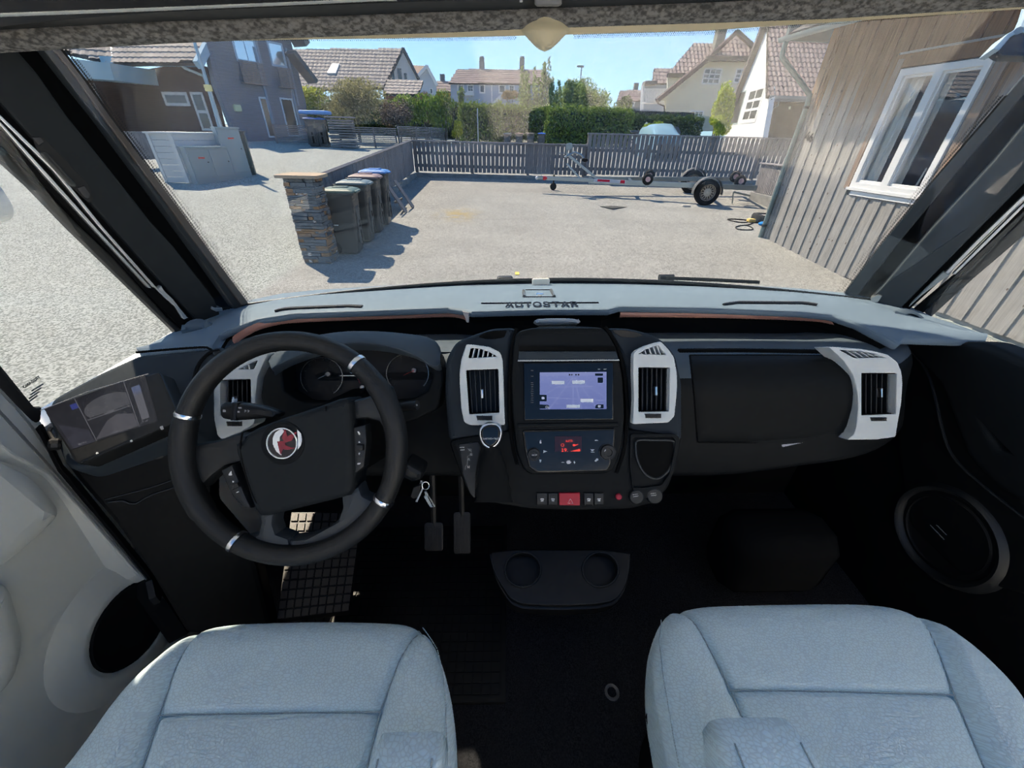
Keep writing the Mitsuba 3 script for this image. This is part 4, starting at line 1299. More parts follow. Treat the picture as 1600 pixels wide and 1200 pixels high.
# cream house with the dark tiled half-hipped roofs
K = thing('cream_house', 'cream clapboard house with brown tiled roofs and a chimney, right of centre', 'house')
y0 = 44.0
Pc = vplane(wy(1100, 170, y0), (1, 0.06))
wall(K, Pc, [(1039, 205), (1041, 157), (1027, 155), (1101, 95), (1190, 95), (1200, 120), (1200, 205)], 'matte', srgb(205, 200, 178), 0.4)
for k in range(14):
    v = Pc.uv(1100, 190)[1] + k * 0.42
    put('lap_shadow', Pc.mesh(slab(np.array([(Pc.uv(1042 if v < Pc.uv(1041, 160)[1] else 1075, 170)[0], v), (Pc.uv(1175, 170)[0], v), (Pc.uv(1175, 170)[0], v + 0.38), (Pc.uv(1042 if v < Pc.uv(1041, 160)[1] else 1075, 170)[0], v + 0.38)]), 0, 0.02)), 'matte', srgb(205, 200, 178), smooth=False, frame='W', parent=K) if v + 0.38 < Pc.uv(1100, 100)[1] - 1.0 and False else None
win(K, Pc, [(1101, 106.5), (1126, 107), (1123, 132), (1100.5, 131.5)], 0.1, 3, 3, WHITE, bar=0.08)
win(K, Pc, [(1151, 107), (1171, 107.5), (1169, 130), (1150, 130)], 0.1, 3, 3, WHITE, bar=0.08)
win(K, Pc, [(1079, 173), (1097, 173), (1096, 190), (1078, 190)], 0.1, 3, 2, WHITE, bar=0.08)
RH = rplane(wy(1100, 93.5, y0 - 0.7), wy(1180, 93.5, y0 - 0.7), 42)
RH.o = wy(1100, 93.5, y0 - 0.7)
tiles(K, RH, [(1101, 93), (1176, 93), (1181, 78), (1150, 50), (1112, 82)], 0.45, 0.36, 'tilebrown', res=(4, 3), wave=0.035)
put('fascia', strip(Pc, (1100, 93.5), (1174, 93.5), 0.35, 0.3, 0.75), 'matte', (0.04, 0.04, 0.045), smooth=False, frame='W', parent=K)
R2 = rplane(wy(1042, 120, y0 + 0.6), wy(1075, 120, y0 + 0.6), 42)
R2.o = wy(1042, 117, y0 + 0.6)
tiles(K, R2, [(1043, 116), (1074, 116), (1128, 68), (1084, 67)], 0.45, 0.36, 'tilebrown', res=(4, 3), wave=0.035)
put('lower_fascia', strip(vplane(wy(1060, 118, y0 + 0.5), (1, 0)), (1042, 118), (1070, 118), 0.3, 0, 0.3), 'matte', (0.04, 0.04, 0.045), smooth=False, frame='W', parent=K)
wall(K, vplane(wy(1060, 130, y0 + 1.0), (1, 0)), [(1043, 160), (1075, 160), (1075, 119), (1043, 119)], 'matte', srgb(205, 205, 195), 0.2, name='rear_wall')
put('bargeboard', cat(strip(Pc, (1025, 157.5), (1104, 93), 0.30, -0.1, 0.6), strip(Pc, (1104, 93), (1151, 49.5), 0.26, -0.1, 0.3), strip(Pc, (1150, 49.5), (1182, 79), 0.26, -0.1, 0.3)), 'matte', srgb(70, 62, 66), smooth=False, frame='W', parent=K)
c = wy(1123.5, 62, y0 + 3)
ck = put('chimney', box((c[0], c[1], c[2] - 0.5), (0.75, 0.75, 2.6)), 'matte', srgb(115, 118, 112), smooth=False, frame='W', parent=K)
put('chimney_cap', box((c[0], c[1], c[2] + 0.75), (0.9, 0.9, 0.12)), 'matte', srgb(90, 92, 90), smooth=False, frame='W', parent=ck)
put('downpipe', tube([wy(1026, 158, y0 - 0.6), wy(1029, 162, y0 - 0.3), wy(1038, 166, y0 - 0.05), wy(1039, 184, y0 - 0.05)], 0.06, 6), 'satin', (0.06, 0.05, 0.05), frame='W', parent=K)
bk = put('balcony', vplane(wy(1020, 150, y0 + 1.5), (1, 0)).mesh(slab(vplane(wy(1020, 150, y0 + 1.5), (1, 0)).poly([(1008, 159), (1042, 159), (1042, 161.5), (1008, 161.5)]), -1, 0.4)), 'satin', WHITE * 0.9, smooth=False, frame='W', parent=K, label='white balcony railing')
PQ = vplane(wy(1020, 150, y0 + 1.2), (1, 0))
for k in range(11):
    x = 1009.5 + 3 * k
    put('baluster', strip(PQ, (x, 160), (x, 140), 0.13, 0, 0.04), 'satin', WHITE, smooth=False, frame='W', parent=bk)
put('handrail', strip(PQ, (1007, 139.5), (1043, 139.5), 0.12, -0.02, 0.08), 'satin', WHITE, smooth=False, frame='W', parent=bk)

K = thing('balcony_house', 'white house with a covered balcony and brown roof, behind the cream house', 'house')
y0 = 56.0
Pq = vplane(wy(1030, 130, y0), (1, 0.0))
wall(K, Pq, [(1000, 200), (1045, 200), (1045, 129), (1018, 129), (1003, 134)], 'matte', srgb(165, 172, 178), 0.4)
RQ = rplane(wy(1018, 130, y0 - 0.3), wy(1042, 130, y0 - 0.3), 40)
RQ.o = wy(1018, 130, y0 - 0.3)
tiles(K, RQ, [(1019, 130), (1046, 130), (1050, 107), (1022, 107)], 0.5, 0.4, 'tilebrown', res=(2, 3))
put('balcony_roof', Pq.mesh(slab(Pq.poly([(1002, 134), (1021, 134), (1021, 128.5), (1004, 128.5)]), 0.1, 1.5)), 'matte', srgb(95, 92, 95), smooth=False, frame='W', parent=K)
put('post', strip(Pq, (1000.5, 172), (1001.5, 134), 0.2, 0.9, 1.1), 'satin', WHITE, smooth=False, frame='W', parent=K)
K = thing('low_brown_house', 'distant low house with a brown roof just right of the trees', 'house')
y0 = 70.0
Pq = vplane(wy(985, 160, y0), (1, 0.0))
wall(K, Pq, [(966, 200), (1012, 200), (1012, 157), (966, 157)], 'matte', srgb(110, 118, 122), 0.4)
RQ = rplane(wy(964, 157, y0 - 0.3), wy(1012, 157, y0 - 0.3), 35)
RQ.o = wy(964, 157, y0 - 0.3)
tiles(K, RQ, [(964, 157), (1012, 157), (1012, 141), (969, 141)], 0.5, 0.4, 'tilebrown', res=(2, 3))
win(K, Pq, [(985, 158), (991, 158), (991, 166), (985, 166)], 0.15, 1, 1, WHITE)
c = wy(993, 139, y0 + 3)
put('chimney', box((c[0], c[1], c[2] - 0.3), (0.6, 0.6, 2.0)), 'matte', (0.15, 0.15, 0.15), smooth=False, frame='W', parent=K)
key = thing('dark_board_fence', 'dark brown garden fence in front of the cream house', 'fence')
a = wy(982, 176, 43.0)
for k in range(30):
    x = a[0] + k * 0.2
    put('board', bx(x, x + 0.18, 43.0, 43.03, a[2] - 1.6, a[2] + 0.15), 'matte', (0.035, 0.03, 0.03), smooth=False, frame='W', parent=key)

# white house with the carport on the right
K = thing('white_carport_house', 'white rendered house with a steep brown tiled roof and dark carport, behind the taller fence', 'house')
Fc = EYE + ray(1200, 150) * 24.0
hb = EYE + ray(1133, 206) * 31.0
gd = unit([hb[0] - Fc[0], hb[1] - Fc[1], 0])
PG = vplane(Fc, gd)
wall(K, PG, [(1190, 225), (1203, 150), (1202, 60), (1196, 50), (1136, 200), (1132, 225)], 'matte', WHITE * 0.98, 0.3)
win(K, PG, [(1173, 138), (1184.5, 137), (1180, 191), (1169, 192)], 0.22, 2, 3, WHITE, bar=0.14)
win(K, PG, [(1151.5, 145), (1156.5, 145), (1152, 194), (1148, 194)], 0.08, 1, 1, srgb(150, 170, 170), gcol=None)
put('bargeboard', strip(PG, (1198, 42), (1131.5, 208), 0.34, -0.1, 0.35), 'matte', srgb(88, 84, 84), smooth=False, frame='W', parent=K)
ea_ = Fc + np.array([-0.2, -0.35, 0.0])
PR = rplane(ea_, ea_ + np.array([6.0, 0.3, 0]), 47)
PR.o = ea_
tiles(K, PR, [(1199, 150), (1300, 152), (1330, 20), (1201, 20)], 0.36, 0.29, 'tilebrown', res=(5, 3), wave=0.04, relief=0.05)
Pf = vplane(ea_ + np.array([0, 0.25, 0]), (1, 0.05))
put('fascia', strip(Pf, (1199, 152), (1300, 155), 0.16, 0.0, 0.3), 'satin', srgb(90, 102, 112), smooth=False, frame='W', parent=K)
put('gutter', strip(Pf, (1199, 157), (1300, 159), 0.12, 0.1, 0.35), 'satin', srgb(75, 86, 95), smooth=False, frame='W', parent=K)
wall(K, vplane(Fc + gd * 1.6, (1, 0.05)), [(1190, 240), (1290, 240), (1290, 155), (1200, 155)], 'matte', (0.035, 0.034, 0.034), 0.2, name='carport_wall')
put('corner_post', strip(Pf, (1191, 215), (1203, 158), 0.28, -0.3, 0.0), 'satin', WHITE * 0.9, smooth=False, frame='W', parent=K)
put('downpipe', tube([Pf.to3([Pf.uv(*p)], h)[0] for p, h in (((1214, 158), 0.2), ((1213, 165), 0.15), ((1207, 170), 0.02), ((1196, 213), 0.02))], 0.05, 8), 'satin', srgb(120, 130, 132), frame='W', parent=K)
put('carport_lamp', ell(vplane(Fc + gd * 1.4, (1, 0.05)).hit(1234, 168.5), (0.07, 0.07, 0.09), 2), 'satin', (0.6, 0.6, 0.58), frame='W', parent=K)

# parked car and motorcycle behind the fence
key = thing('parked_car', 'silver blue hatchback parked beyond the taller fence, only its roof showing', 'car')
cc = EYE + ray(1045, 205) * 19.0
gz = float(ground_z(cc[0], cc[1]))
prof = np.array([(-0.76, 0.0), (-0.76, 0.45), (-0.70, 0.80), (-0.60, 1.08), (-0.52, 1.2), (-0.35, 1.28), (0, 1.3), (0.35, 1.28), (0.52, 1.2), (0.60, 1.08), (0.70, 0.80), (0.76, 0.45), (0.76, 0.0)])
top = cc[2] + 0.34 - gz
sc_ = top / 1.3
secs = []
for yy, k, w in ((-2.0, 0.45, 0.9), (-1.9, 0.62, 0.96), (-1.6, 0.70, 1.0), (-0.7, 1.0, 1.0), (0.6, 1.0, 1.0), (1.5, 0.9, 0.98), (1.9, 0.6, 0.95), (2.0, 0.4, 0.9)):
    secs.append(np.column_stack([cc[0] + prof[:, 0] * w, np.full(len(prof), cc[1] + 1.6 + yy), gz + np.minimum(prof[:, 1] * sc_, k * top)]))
put('body', grid(np.array(secs)), 'gloss', srgb(120, 150, 165), frame='W', parent=key)
Pw_ = Plane(np.array([cc[0], cc[1] + 1.15, gz + top * 0.8]), unit((0, -0.75, 0.6)), frame='W')
put('rear_window', Pw_.mesh(slab(Pw_.poly([(1024, 209), (1064, 209), (1060, 198.5), (1029, 198.5)]), 0.0, 0.02)), 'darkglass', smooth=False, frame='W', parent=key)
for s in (-1, 1):
    for yy in (-1.2, 1.3):
        put('wheel', lathe([(0, -0.1), (0.3, -0.1), (0.32, -0.06), (0.32, 0.06), (0.3, 0.1), (0, 0.1)], (cc[0] + s * 0.72, cc[1] + 1.6 + yy, gz + 0.32), (1, 0, 0), 20), 'matte', (0.02, 0.02, 0.02), frame='W', parent=key)
key = thing('motorcycle', 'dark motorcycle parked by the hedge left of the silver blue car', 'motorcycle')
mc = EYE + ray(1000, 203) * 24.0
gz = float(ground_z(mc[0], mc[1]))
mh = mc[2] - gz
for dx in (-0.55, 0.65):
    put('wheel', lathe([(0.24, -0.05), (0.30, -0.05), (0.32, 0), (0.30, 0.05), (0.24, 0.05), (0.24, -0.05)], (mc[0] + dx, mc[1], gz + 0.32), (0.2, 1, 0), 20), 'matte', (0.02, 0.02, 0.02), frame='W', parent=key)
put('body', cat(ell((mc[0], mc[1], gz + mh * 0.75), (0.42, 0.16, 0.2), 2), rbox((mc[0] - 0.3, mc[1], gz + mh * 0.9), (0.6, 0.24, 0.16), 0.06), rbox((mc[0], mc[1], gz + 0.5), (0.5, 0.25, 0.35), 0.08)), 'gloss', (0.06, 0.065, 0.07), frame='W', parent=key)
put('handlebar', tube([(mc[0] + 0.25, mc[1] - 0.3, gz + mh * 1.15), (mc[0] + 0.4, mc[1], gz + mh * 1.12), (mc[0] + 0.42, mc[1] + 0.3, gz + mh * 1.25)], 0.03, 6), 'metal', (0.3, 0.3, 0.32), frame='W', parent=key)
put('fork', cat(tube([(mc[0] + 0.65, mc[1], gz + 0.32), (mc[0] + 0.4, mc[1], gz + mh * 1.12)], 0.04, 6), tube([(mc[0] - 0.55, mc[1], gz + 0.32), (mc[0] - 0.2, mc[1], gz + 0.5)], 0.04, 6)), 'metal', (0.2, 0.2, 0.22), frame='W', parent=key)
put('mirror', ell((mc[0] + 0.42, mc[1] + 0.3, gz + mh * 1.3), (0.1, 0.04, 0.07), 2), 'gloss', (0.6, 0.62, 0.62), frame='W', parent=key)

# lamps
key = thing('street_lamp', 'slim grey street lamp standing against the sky between the trees', 'street lamp')
b = wy(909, 170, 55.0)
t = wy(909, 104, 55.0)
put('pole', tube([(t[0], 55.0, b[2] - 3), (t[0], 55.0, t[2])], [0.09, 0.06], 8), 'metal', srgb(110, 120, 128), frame='W', parent=key)
put('lamp_head', rbox((t[0] - 0.15, 54.9, t[2]), (0.75, 0.3, 0.16), 0.06), 'satin', srgb(100, 108, 115), frame='W', parent=key)
b = wg(746.5, 224)
t = wy(746, 169, b[1] - 1.5)
solo('garden_pole', tube([(t[0], t[1], b[2] - 0.3), (t[0], t[1], t[2])], 0.035, 8), 'metal', 'thin pale pole standing in front of the hedge', 'pole', srgb(175, 185, 190), frame='W')


# ------------------------------------------------------------------ hedges, shrubs, trees
def leaves(pts, size, normals=None, up=0.3, seed=1, taper=0.5, hang=None):
    """many small bent leaves, each two triangles, at the points"""
    g = np.random.default_rng(seed)
    n = len(pts)
    d = g.normal(size=(n, 3))
    if normals is not None:
        d = d * 0.8 + normals
    d /= np.linalg.norm(d, axis=1, keepdims=True)
    t = g.normal(size=(n, 3)) + (np.array([0, 0, 1.2]) if hang is None else hang)
    t -= (t * d).sum(1, keepdims=True) * d
    t /= np.linalg.norm(t, axis=1, keepdims=True)
    b = np.cross(d, t)
    s = size * g.uniform(0.6, 1.3, (n, 1))
    v = np.stack([pts - t * s * 0.5, pts + b * s * taper * 0.55 + d * s * 0.08, pts + t * s * 0.6, pts - b * s * taper * 0.55 + d * s * 0.08], 1).reshape(-1, 3)
    i = np.arange(n)[:, None] * 4
    return TM(v, np.vstack([i + [0, 1, 2], i + [0, 2, 3]]))


def leafcols(n, c0, c1, seed=1, jitter=0.25):
    g = np.random.default_rng(seed)
    k = g.uniform(0, 1, (n, 1)) ** 1.2
    c = np.asarray(c0) * (1 - k) + np.asarray(c1) * k
    return np.repeat(c * g.uniform(1 - jitter, 1 + jitter, (n, 1)), 4, 0)


def crown_points(c, r, n, seed, lumps=9, inner=0.25):
    """points in a lumpy crown: on and just under the surface of several overlapping balls"""
    g = np.random.default_rng(seed)
    c, r = np.asarray(c, float), np.asarray(r, float)
    L = g.normal(size=(lumps, 3))
    L /= np.linalg.norm(L, axis=1, keepdims=True)
    L *= g.uniform(0.25, 0.62, (lumps, 1))
    R = g.uniform(0.34, 0.5, lumps)
    k = g.integers(0, lumps, n)
    d = g.normal(size=(n, 3))
    d /= np.linalg.norm(d, axis=1, keepdims=True)
    p = L[k] + d * (R[k] * g.uniform(1 - inner, 1.05, n))[:, None]
    return c + p * r, d


def bush(name, label, px, py, wpx, hpx, yy, c0, c1, n=2200, size=None, category='shrub', group=None, trunk=None, lumps=10, seed=0, taper=0.5, core=True, flat=1.0):
    """shrub or tree by the pixel box of its crown (centre, width, height) at distance yy"""
    c = wy(px, py, yy)
    sx = 1.28 * np.linalg.norm(wy(px + wpx / 2, py, yy) - wy(px - wpx / 2, py, yy)) / 2
    sz = 1.22 * abs(wy(px, py - hpx / 2, yy)[2] - wy(px, py + hpx / 2, yy)[2]) / 2
    size = size or max(0.06, 0.16 * min(sx, sz) ** 0.5)
    key = thing(name, label, category, group)
    p, d = crown_points(c, (sx, sx * 0.8 * flat, sz), n, seed + 31, lumps)
    put('foliage', leaves(p, size, d * 0.5, seed=seed + 5, taper=taper), 'leaf', leafcols(n, c0, c1, seed + 9), smooth=False, frame='W', parent=key, kind='stuff')
    if core:
        p, d = crown_points(c, (sx * 0.86, sx * 0.68 * flat, sz * 0.86), n // 2, seed + 31, lumps, inner=0.8)
        put('inner_foliage', leaves(p, size * 1.5, seed=seed + 15, taper=taper), 'leaf', leafcols(n // 2, np.asarray(c0), np.asarray(c1), seed + 19), smooth=False, frame='W', parent=key, kind='stuff')
    gz = float(ground_z(c[0], c[1]))
    th = trunk or 0.05
    for k in range(3 if trunk is None else 1):
        put('stem', tube([(c[0] + 0.12 * (k - 1), c[1], gz - 0.1), (c[0] + 0.25 * sx * (k - 1) * (trunk is None), c[1], c[2] + sz * 0.2)], [th, th * 0.4], 6), 'matte', (0.09, 0.075, 0.06), frame='W', parent=key)
    return key


def hedge(name, label, x0, x1, y0, y1, z0, z1, n, c0, c1, size=0.11, seed=0, notch=None, category='hedge'):
    key = thing(name, label, category)
    g = np.random.default_rng(seed + 2)
    pts, nr = [], []
    w, dpt, h = x1 - x0, y1 - y0, z1 - z0
    for frac, fn, nn in ((w * h, lambda u, v: np.column_stack([x0 + u * w, np.full(len(u), y0), z0 + v * h]), (0, -1, 0)), (w * dpt, lambda u, v: np.column_stack([x0 + u * w, y0 + v * dpt, np.full(len(u), z1)]), (0, 0, 1)),
                         (dpt * h, lambda u, v: np.column_stack([np.full(len(u), x0), y0 + u * dpt, z0 + v * h]), (-1, 0, 0)), (dpt * h, lambda u, v: np.column_stack([np.full(len(u), x1), y0 + u * dpt, z0 + v * h]), (1, 0, 0))):
        m = int(n * frac / (w * h + w * dpt + 2 * dpt * h))
        u, v = g.uniform(0, 1, m), g.uniform(0, 1, m)
        p = fn(u, v)
        bump = (meshkit.fbm(p * 1.6, 3, seed) - 0.5) * 0.55 + g.normal(0, 0.05, m)
        p = p + np.array(nn) * bump[:, None]
        if nn == (0, 0, 1):
            p[:, 2] += np.abs(g.normal(0, 0.12, m)) * (g.random(m) < 0.3)
        pts.append(p)
        nr.append(np.tile(nn, (m, 1)))
    pts, nr = np.vstack(pts), np.vstack(nr).astype(float)
    put('foliage', leaves(pts, size, nr * 0.9, seed=seed + 7), 'leaf', leafcols(len(pts), c0, c1, seed), smooth=False, frame='W', parent=key, kind='stuff')
    m = box(((x0 + x1) / 2, (y0 + y1) / 2, (z0 + z1) / 2), (w - 0.35, max(dpt - 0.3, 0.1), h - 0.25))
    put('inner_twigs', m, 'matte', (0.02, 0.028, 0.012), smooth=False, frame='W', parent=key)
    return key


G0, G1 = srgb(70, 100, 45), srgb(150, 175, 80)
hy = 31.0
hz = lambda y: float(wy(850, y, hy)[2])
xh = lambda x: float(wy(x, 200, hy)[0])
c0, c1 = srgb(66, 92, 44), srgb(142, 162, 72)
hedge('clipped_hedge', 'clipped green hedge left of the bin niche', xh(719), xh(783), hy, hy + 1.6, hz(225), hz(167), 5200, c0, c1, 0.15, 1)
hedge('clipped_hedge', 'clipped green hedge behind the four bins in the niche', xh(772), xh(862), hy + 1.3, hy + 2.6, hz(222), hz(168), 4800, c0, c1, 0.15, 2)
hedge('clipped_hedge', 'long clipped green hedge right of the four bins', xh(855), xh(984), hy - 0.2, hy + 1.6, hz(226), hz(170), 8800, c0, c1, 0.15, 3)
for k, (x, lid, lab) in enumerate(((793, srgb(90, 120, 118), 'far dark wheelie bin with a dull green lid in the hedge niche'), (811.5, srgb(112, 95, 82), 'far dark wheelie bin with a brownish lid in the hedge niche'), (829.5, srgb(98, 98, 92), 'far dark wheelie bin with a grey lid in the hedge niche'), (846.5, srgb(40, 100, 190), 'far dark wheelie bin with a blue lid in the hedge niche'))):
    t_ = wy(x, 207, hy - 0.3)
    wheelie_bin(np.array([t_[0], t_[1], t_[2] - 1.1]), (-0.1, -1), lab, srgb(72, 74, 76), lid, 'bins in the hedge niche', scale=1.0)
hedge('dark_hedge', 'dark green hedge behind the silver blue car', xh(985) * 1.15, float(wy(1100, 190, 36)[0]), 36.0, 37.4, float(wy(1040, 215, 36)[2]), float(wy(1040, 184, 36)[2]), 5200, srgb(38, 58, 32), srgb(92, 112, 58), 0.15, 4)
bush('olive_tree', 'broad olive grey tree behind the slat fence, left of centre', 556, 160, 110, 84, 27.0, srgb(92, 92, 58), srgb(170, 165, 112), 5200, 0.13, 'tree', None, 0.09, 14, 3, 0.35)
bush('yellow_green_shrub', 'yellow green shrub at the right corner of the blue house', 487, 153, 50, 42, 31.0, srgb(105, 120, 40), srgb(190, 195, 75), 1800, 0.13, seed=11)
bush('dark_green_shrub', 'dark green shrub under the yellow green one beside the blue house', 487, 178, 46, 34, 30.0, srgb(45, 68, 30), srgb(95, 118, 55), 1500, 0.13, seed=12)
bush('purple_shrub', 'dark purple brown shrub behind the slat fence', 619, 182, 50, 54, 27.5, srgb(50, 48, 46), srgb(128, 112, 95), 2400, 0.11, seed=13)
bush('green_shrub', 'bright green rounded shrub in front of the tiled extension', 642, 166, 56, 56, 29.0, srgb(58, 88, 35), srgb(140, 165, 62), 2600, 0.12, seed=14)
bush('reddish_shrub', 'reddish brown leaved shrub between two green ones', 664, 163, 30, 60, 30.5, srgb(85, 60, 55), srgb(150, 115, 95), 1600, 0.11, seed=15)
bush('green_shrub', 'bright green shrub right of the reddish one, by the end of the slat fence', 690, 174, 50, 62, 30.0, srgb(60, 90, 36), srgb(150, 172, 66), 2600, 0.12, seed=16)
bush('yellow_shrub', 'small yellow leaved shrub at the left end of the clipped hedge', 714, 203, 16, 30, 29.5, srgb(150, 160, 40), srgb(205, 205, 60), 700, 0.10, seed=17)
bush('ivy_shrub', 'bright yellow green climbing shrub at the corner of the white carport house', 1130, 172, 32, 80, 28.0, srgb(125, 150, 30), srgb(205, 215, 60), 2600, 0.14, seed=18)
bush('low_yellow_bush', 'low yellow green bush between the motorcycle and the car', 1020, 200, 30, 22, 26.0, srgb(110, 135, 40), srgb(170, 185, 70), 700, 0.10, seed=19)
bush('garden_tree', 'pale green bushy tree right of the poplar', 918, 152, 86, 64, 38.0, srgb(85, 110, 55), srgb(165, 180, 95), 3800, 0.17, 'tree', None, 0.1, 12, 20)
bush('small_dark_tree', 'small dark tree in front of the low brown house', 976, 166, 28, 36, 48.0, srgb(50, 66, 40), srgb(100, 118, 70), 800, 0.2, 'tree', None, 0.08, 7, 21)
bush('reddish_bush', 'pale reddish bush in front of the grey terrace', 797, 150, 26, 20, 44.0, srgb(120, 105, 75), srgb(175, 155, 120), 800, 0.16, seed=24)
bush('slim_sapling', 'slim green sapling at the left end of the clipped hedge', 720, 156, 14, 36, 34.0, srgb(90, 112, 60), srgb(150, 165, 95), 420, 0.14, 'tree', None, 0.04, 6, 25)
bush('ivy_shrub', 'lower part of the yellow green shrub at the corner of the white carport house', 1122, 196, 36, 36, 27.6, srgb(115, 140, 30), srgb(195, 205, 60), 1800, 0.14, seed=28)
hedge('garden_hedge', 'dark garden hedge behind the slat fence and the coloured shrubs', float(wy(470, 200, 34)[0]), float(wy(722, 200, 34)[0]), 34.0, 35.4, float(wy(600, 226, 34)[2]), float(wy(600, 160, 34)[2]), 7000, srgb(40, 60, 28), srgb(95, 118, 55), 0.17, 6)
# the poplar group: upright shoots
key = thing('poplar_tree', 'tall tree of upright leafy shoots behind the clipped hedge, centre of the view', 'tree')
g = np.random.default_rng(40)
pc = wy(845, 172, 36.0)
allp, stems = [], []
for k in range(60):
    x = wy(g.uniform(813, 905), 172, 36.0)[0]
    t_ = (x - wy(813, 172, 36)[0]) / (wy(905, 172, 36)[0] - wy(813, 172, 36)[0])
    peak = 84 if 0.25 < t_ < 0.45 else (100 if t_ < 0.6 else 118)
    ytop = g.uniform(peak, 150)
    zt = wy(850, ytop, 36.0)[2]
    zb = pc[2] - 1.0
    yy = 36 + g.uniform(-1.2, 1.2)
    m = int(300 * (zt - zb) / 4)
    s = g.uniform(0, 1, m)
    rad = 0.34 * (1 - s) ** 0.6 + 0.07
    a = g.uniform(0, 6.28, m)
    q = np.sqrt(g.uniform(0, 1, m)) * rad
    lean = g.normal(0, 0.12)
    allp.append(np.column_stack([x + lean * s + q * np.cos(a), yy + q * np.sin(a), zb + s * (zt - zb)]))
    stems.append(tube([(x, yy, zb - 1), (x + lean, yy, zt)], [0.035, 0.008], 5))
allp = np.vstack(allp)
put('foliage', leaves(allp, 0.17, seed=3), 'leaf', leafcols(len(allp), srgb(82, 105, 60), srgb(165, 180, 115), 41), smooth=False, frame='W', parent=key, kind='stuff')
put('shoots', cat(stems), 'matte', (0.10, 0.085, 0.065), frame='W', parent=key, kind='stuff')

# ================================================================== THE CAB: shell
BLK = np.array([0.0035, 0.004, 0.0046])
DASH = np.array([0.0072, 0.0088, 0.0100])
PIL = np.array([0.020, 0.024, 0.027])
DARK = np.array([0.018, 0.019, 0.021])


def plane3(*a):
    """plane through three (px, py, depth) points of the vehicle"""
    p = [vd(*q) for q in a]
    n = unit(np.cross(p[1] - p[0], p[2] - p[0]))
    if n @ p[0] > 0:
        n = -n
    up = (0, 0, 1) if abs(n[2]) < 0.95 else (0, 1, 0)
    return Plane(p[0], n, up)


def pan(name, P, px, h0, h1, material, color, parent=None, bevel=0.0, holes=(), rnd=0.0, smooth=35, label=None, kind=None, tops=None, seg=2):
    """a plate over a pixel outline on the plane P, from height h0 to h1 along its normal"""
    P_ = Plane(P.o + P.n * h1, P.n, frame=P.frame)
    P_.ex, P_.ey = P.ex, P.ey
    poly = P_.poly(px)
    if rnd:
        poly = soft(poly, rnd)
    hs = []
    for h in holes:
        q = P_.poly(h)
        hs.append(soft(q, rnd * 0.6) if rnd else q)
    m = P.mesh(slab(poly, h0, h1, bevel, hs, seg))
    if name is None:
        return m
    return put(name, m, material, color, smooth=smooth, parent=parent, label=label, kind=kind)


# windscreen: one curved pane
def wsx(x):
    return ((x - 0.12) / 0.9) ** 2


def ws_bot(x):
    return np.array([x, 1.275 - 0.17 * wsx(x), -0.47])


def ws_top(x):
    return np.array([x, 1.055 - 0.14 * wsx(x), 0.26])


gx = np.linspace(-0.88, 1.12, 41)
ws = np.array([[ws_bot(x) * (1 - t) + ws_top(x) * t for t in np.linspace(0, 1, 9)] for x in gx])
struct('window_1', grid(ws), 'glass', 'large curved windscreen', smooth=True)
band = np.array([[(ws_bot(x) * (1 - t) + ws_top(x) * t) + np.array([0, 0.004, 0]) for t in (0.0, 0.05, 0.098 - 0.02 * wsx(x))] for x in gx])
put('frit_band', shell(band, 0.003), 'satin', BLK, smooth=True, parent='window_1')
# side windows in the plane of the cab walls
XL, XR = -0.90, 1.14
YB = -3.3
PL = Plane((XL, 0.5, -0.2), (1, 0, 0))
PR_ = Plane((XR, 0.5, -0.2), (-1, 0, 0))
for nm, P, px, lab in (('window_2', PL, [(-90, 160), (60, 220), (290, 520), (240, 570), (50, 665), (-90, 520)], 'left side window of the cab'), ('window_3', PR_, [(1690, 300), (1600, 330), (1440, 480), (1470, 540), (1690, 620)], 'right side window of the cab')):
    q = P.poly(px)
    t = mapbox_earcut.triangulate_float64(q, np.array([len(q)], np.uint32)).reshape(-1, 3)
    struct(nm, TM(P.to3(q), t), 'glass', lab, smooth=False)
tm = meshkit.text_mesh('TRIGANO', 0.017, 0.001, True)
o_, e_ = PL.uv(62, 590), PL.uv(36, 607)
dirn = unit(e_ - o_)
nrm = np.array([dirn[1], -dirn[0]])
tv = np.asarray(tm.vertices)
sc_ = np.linalg.norm(e_ - o_) / tv[:, 0].max()
put('etched_lettering', TM(PL.to3(o_ + tv[:, :1] * sc_ * dirn - tv[:, 1:2] * sc_ * nrm * (1 if nrm[1] < 0 else -1), 0.002 + tv[:, 2]), tm.faces), 'matte', (0.12, 0.13, 0.13), smooth=False, parent='window_2')
for k in range(4):
    a, b = (66 - 3 * k, 600 + 6 * k), (48 - 2 * k, 611 + 6 * k)
    q0, q1 = PL.uv(*a), PL.uv(*b)
    d_ = unit(q1 - q0)
    s_ = np.array([-d_[1], d_[0]]) * 0.0012
    put('etched_line', PL.mesh(slab(np.array([q0 - s_, q1 - s_, q1 + s_, q0 + s_]), 0.001, 0.002)), 'matte', (0.2, 0.21, 0.21), smooth=False, parent='window_2')

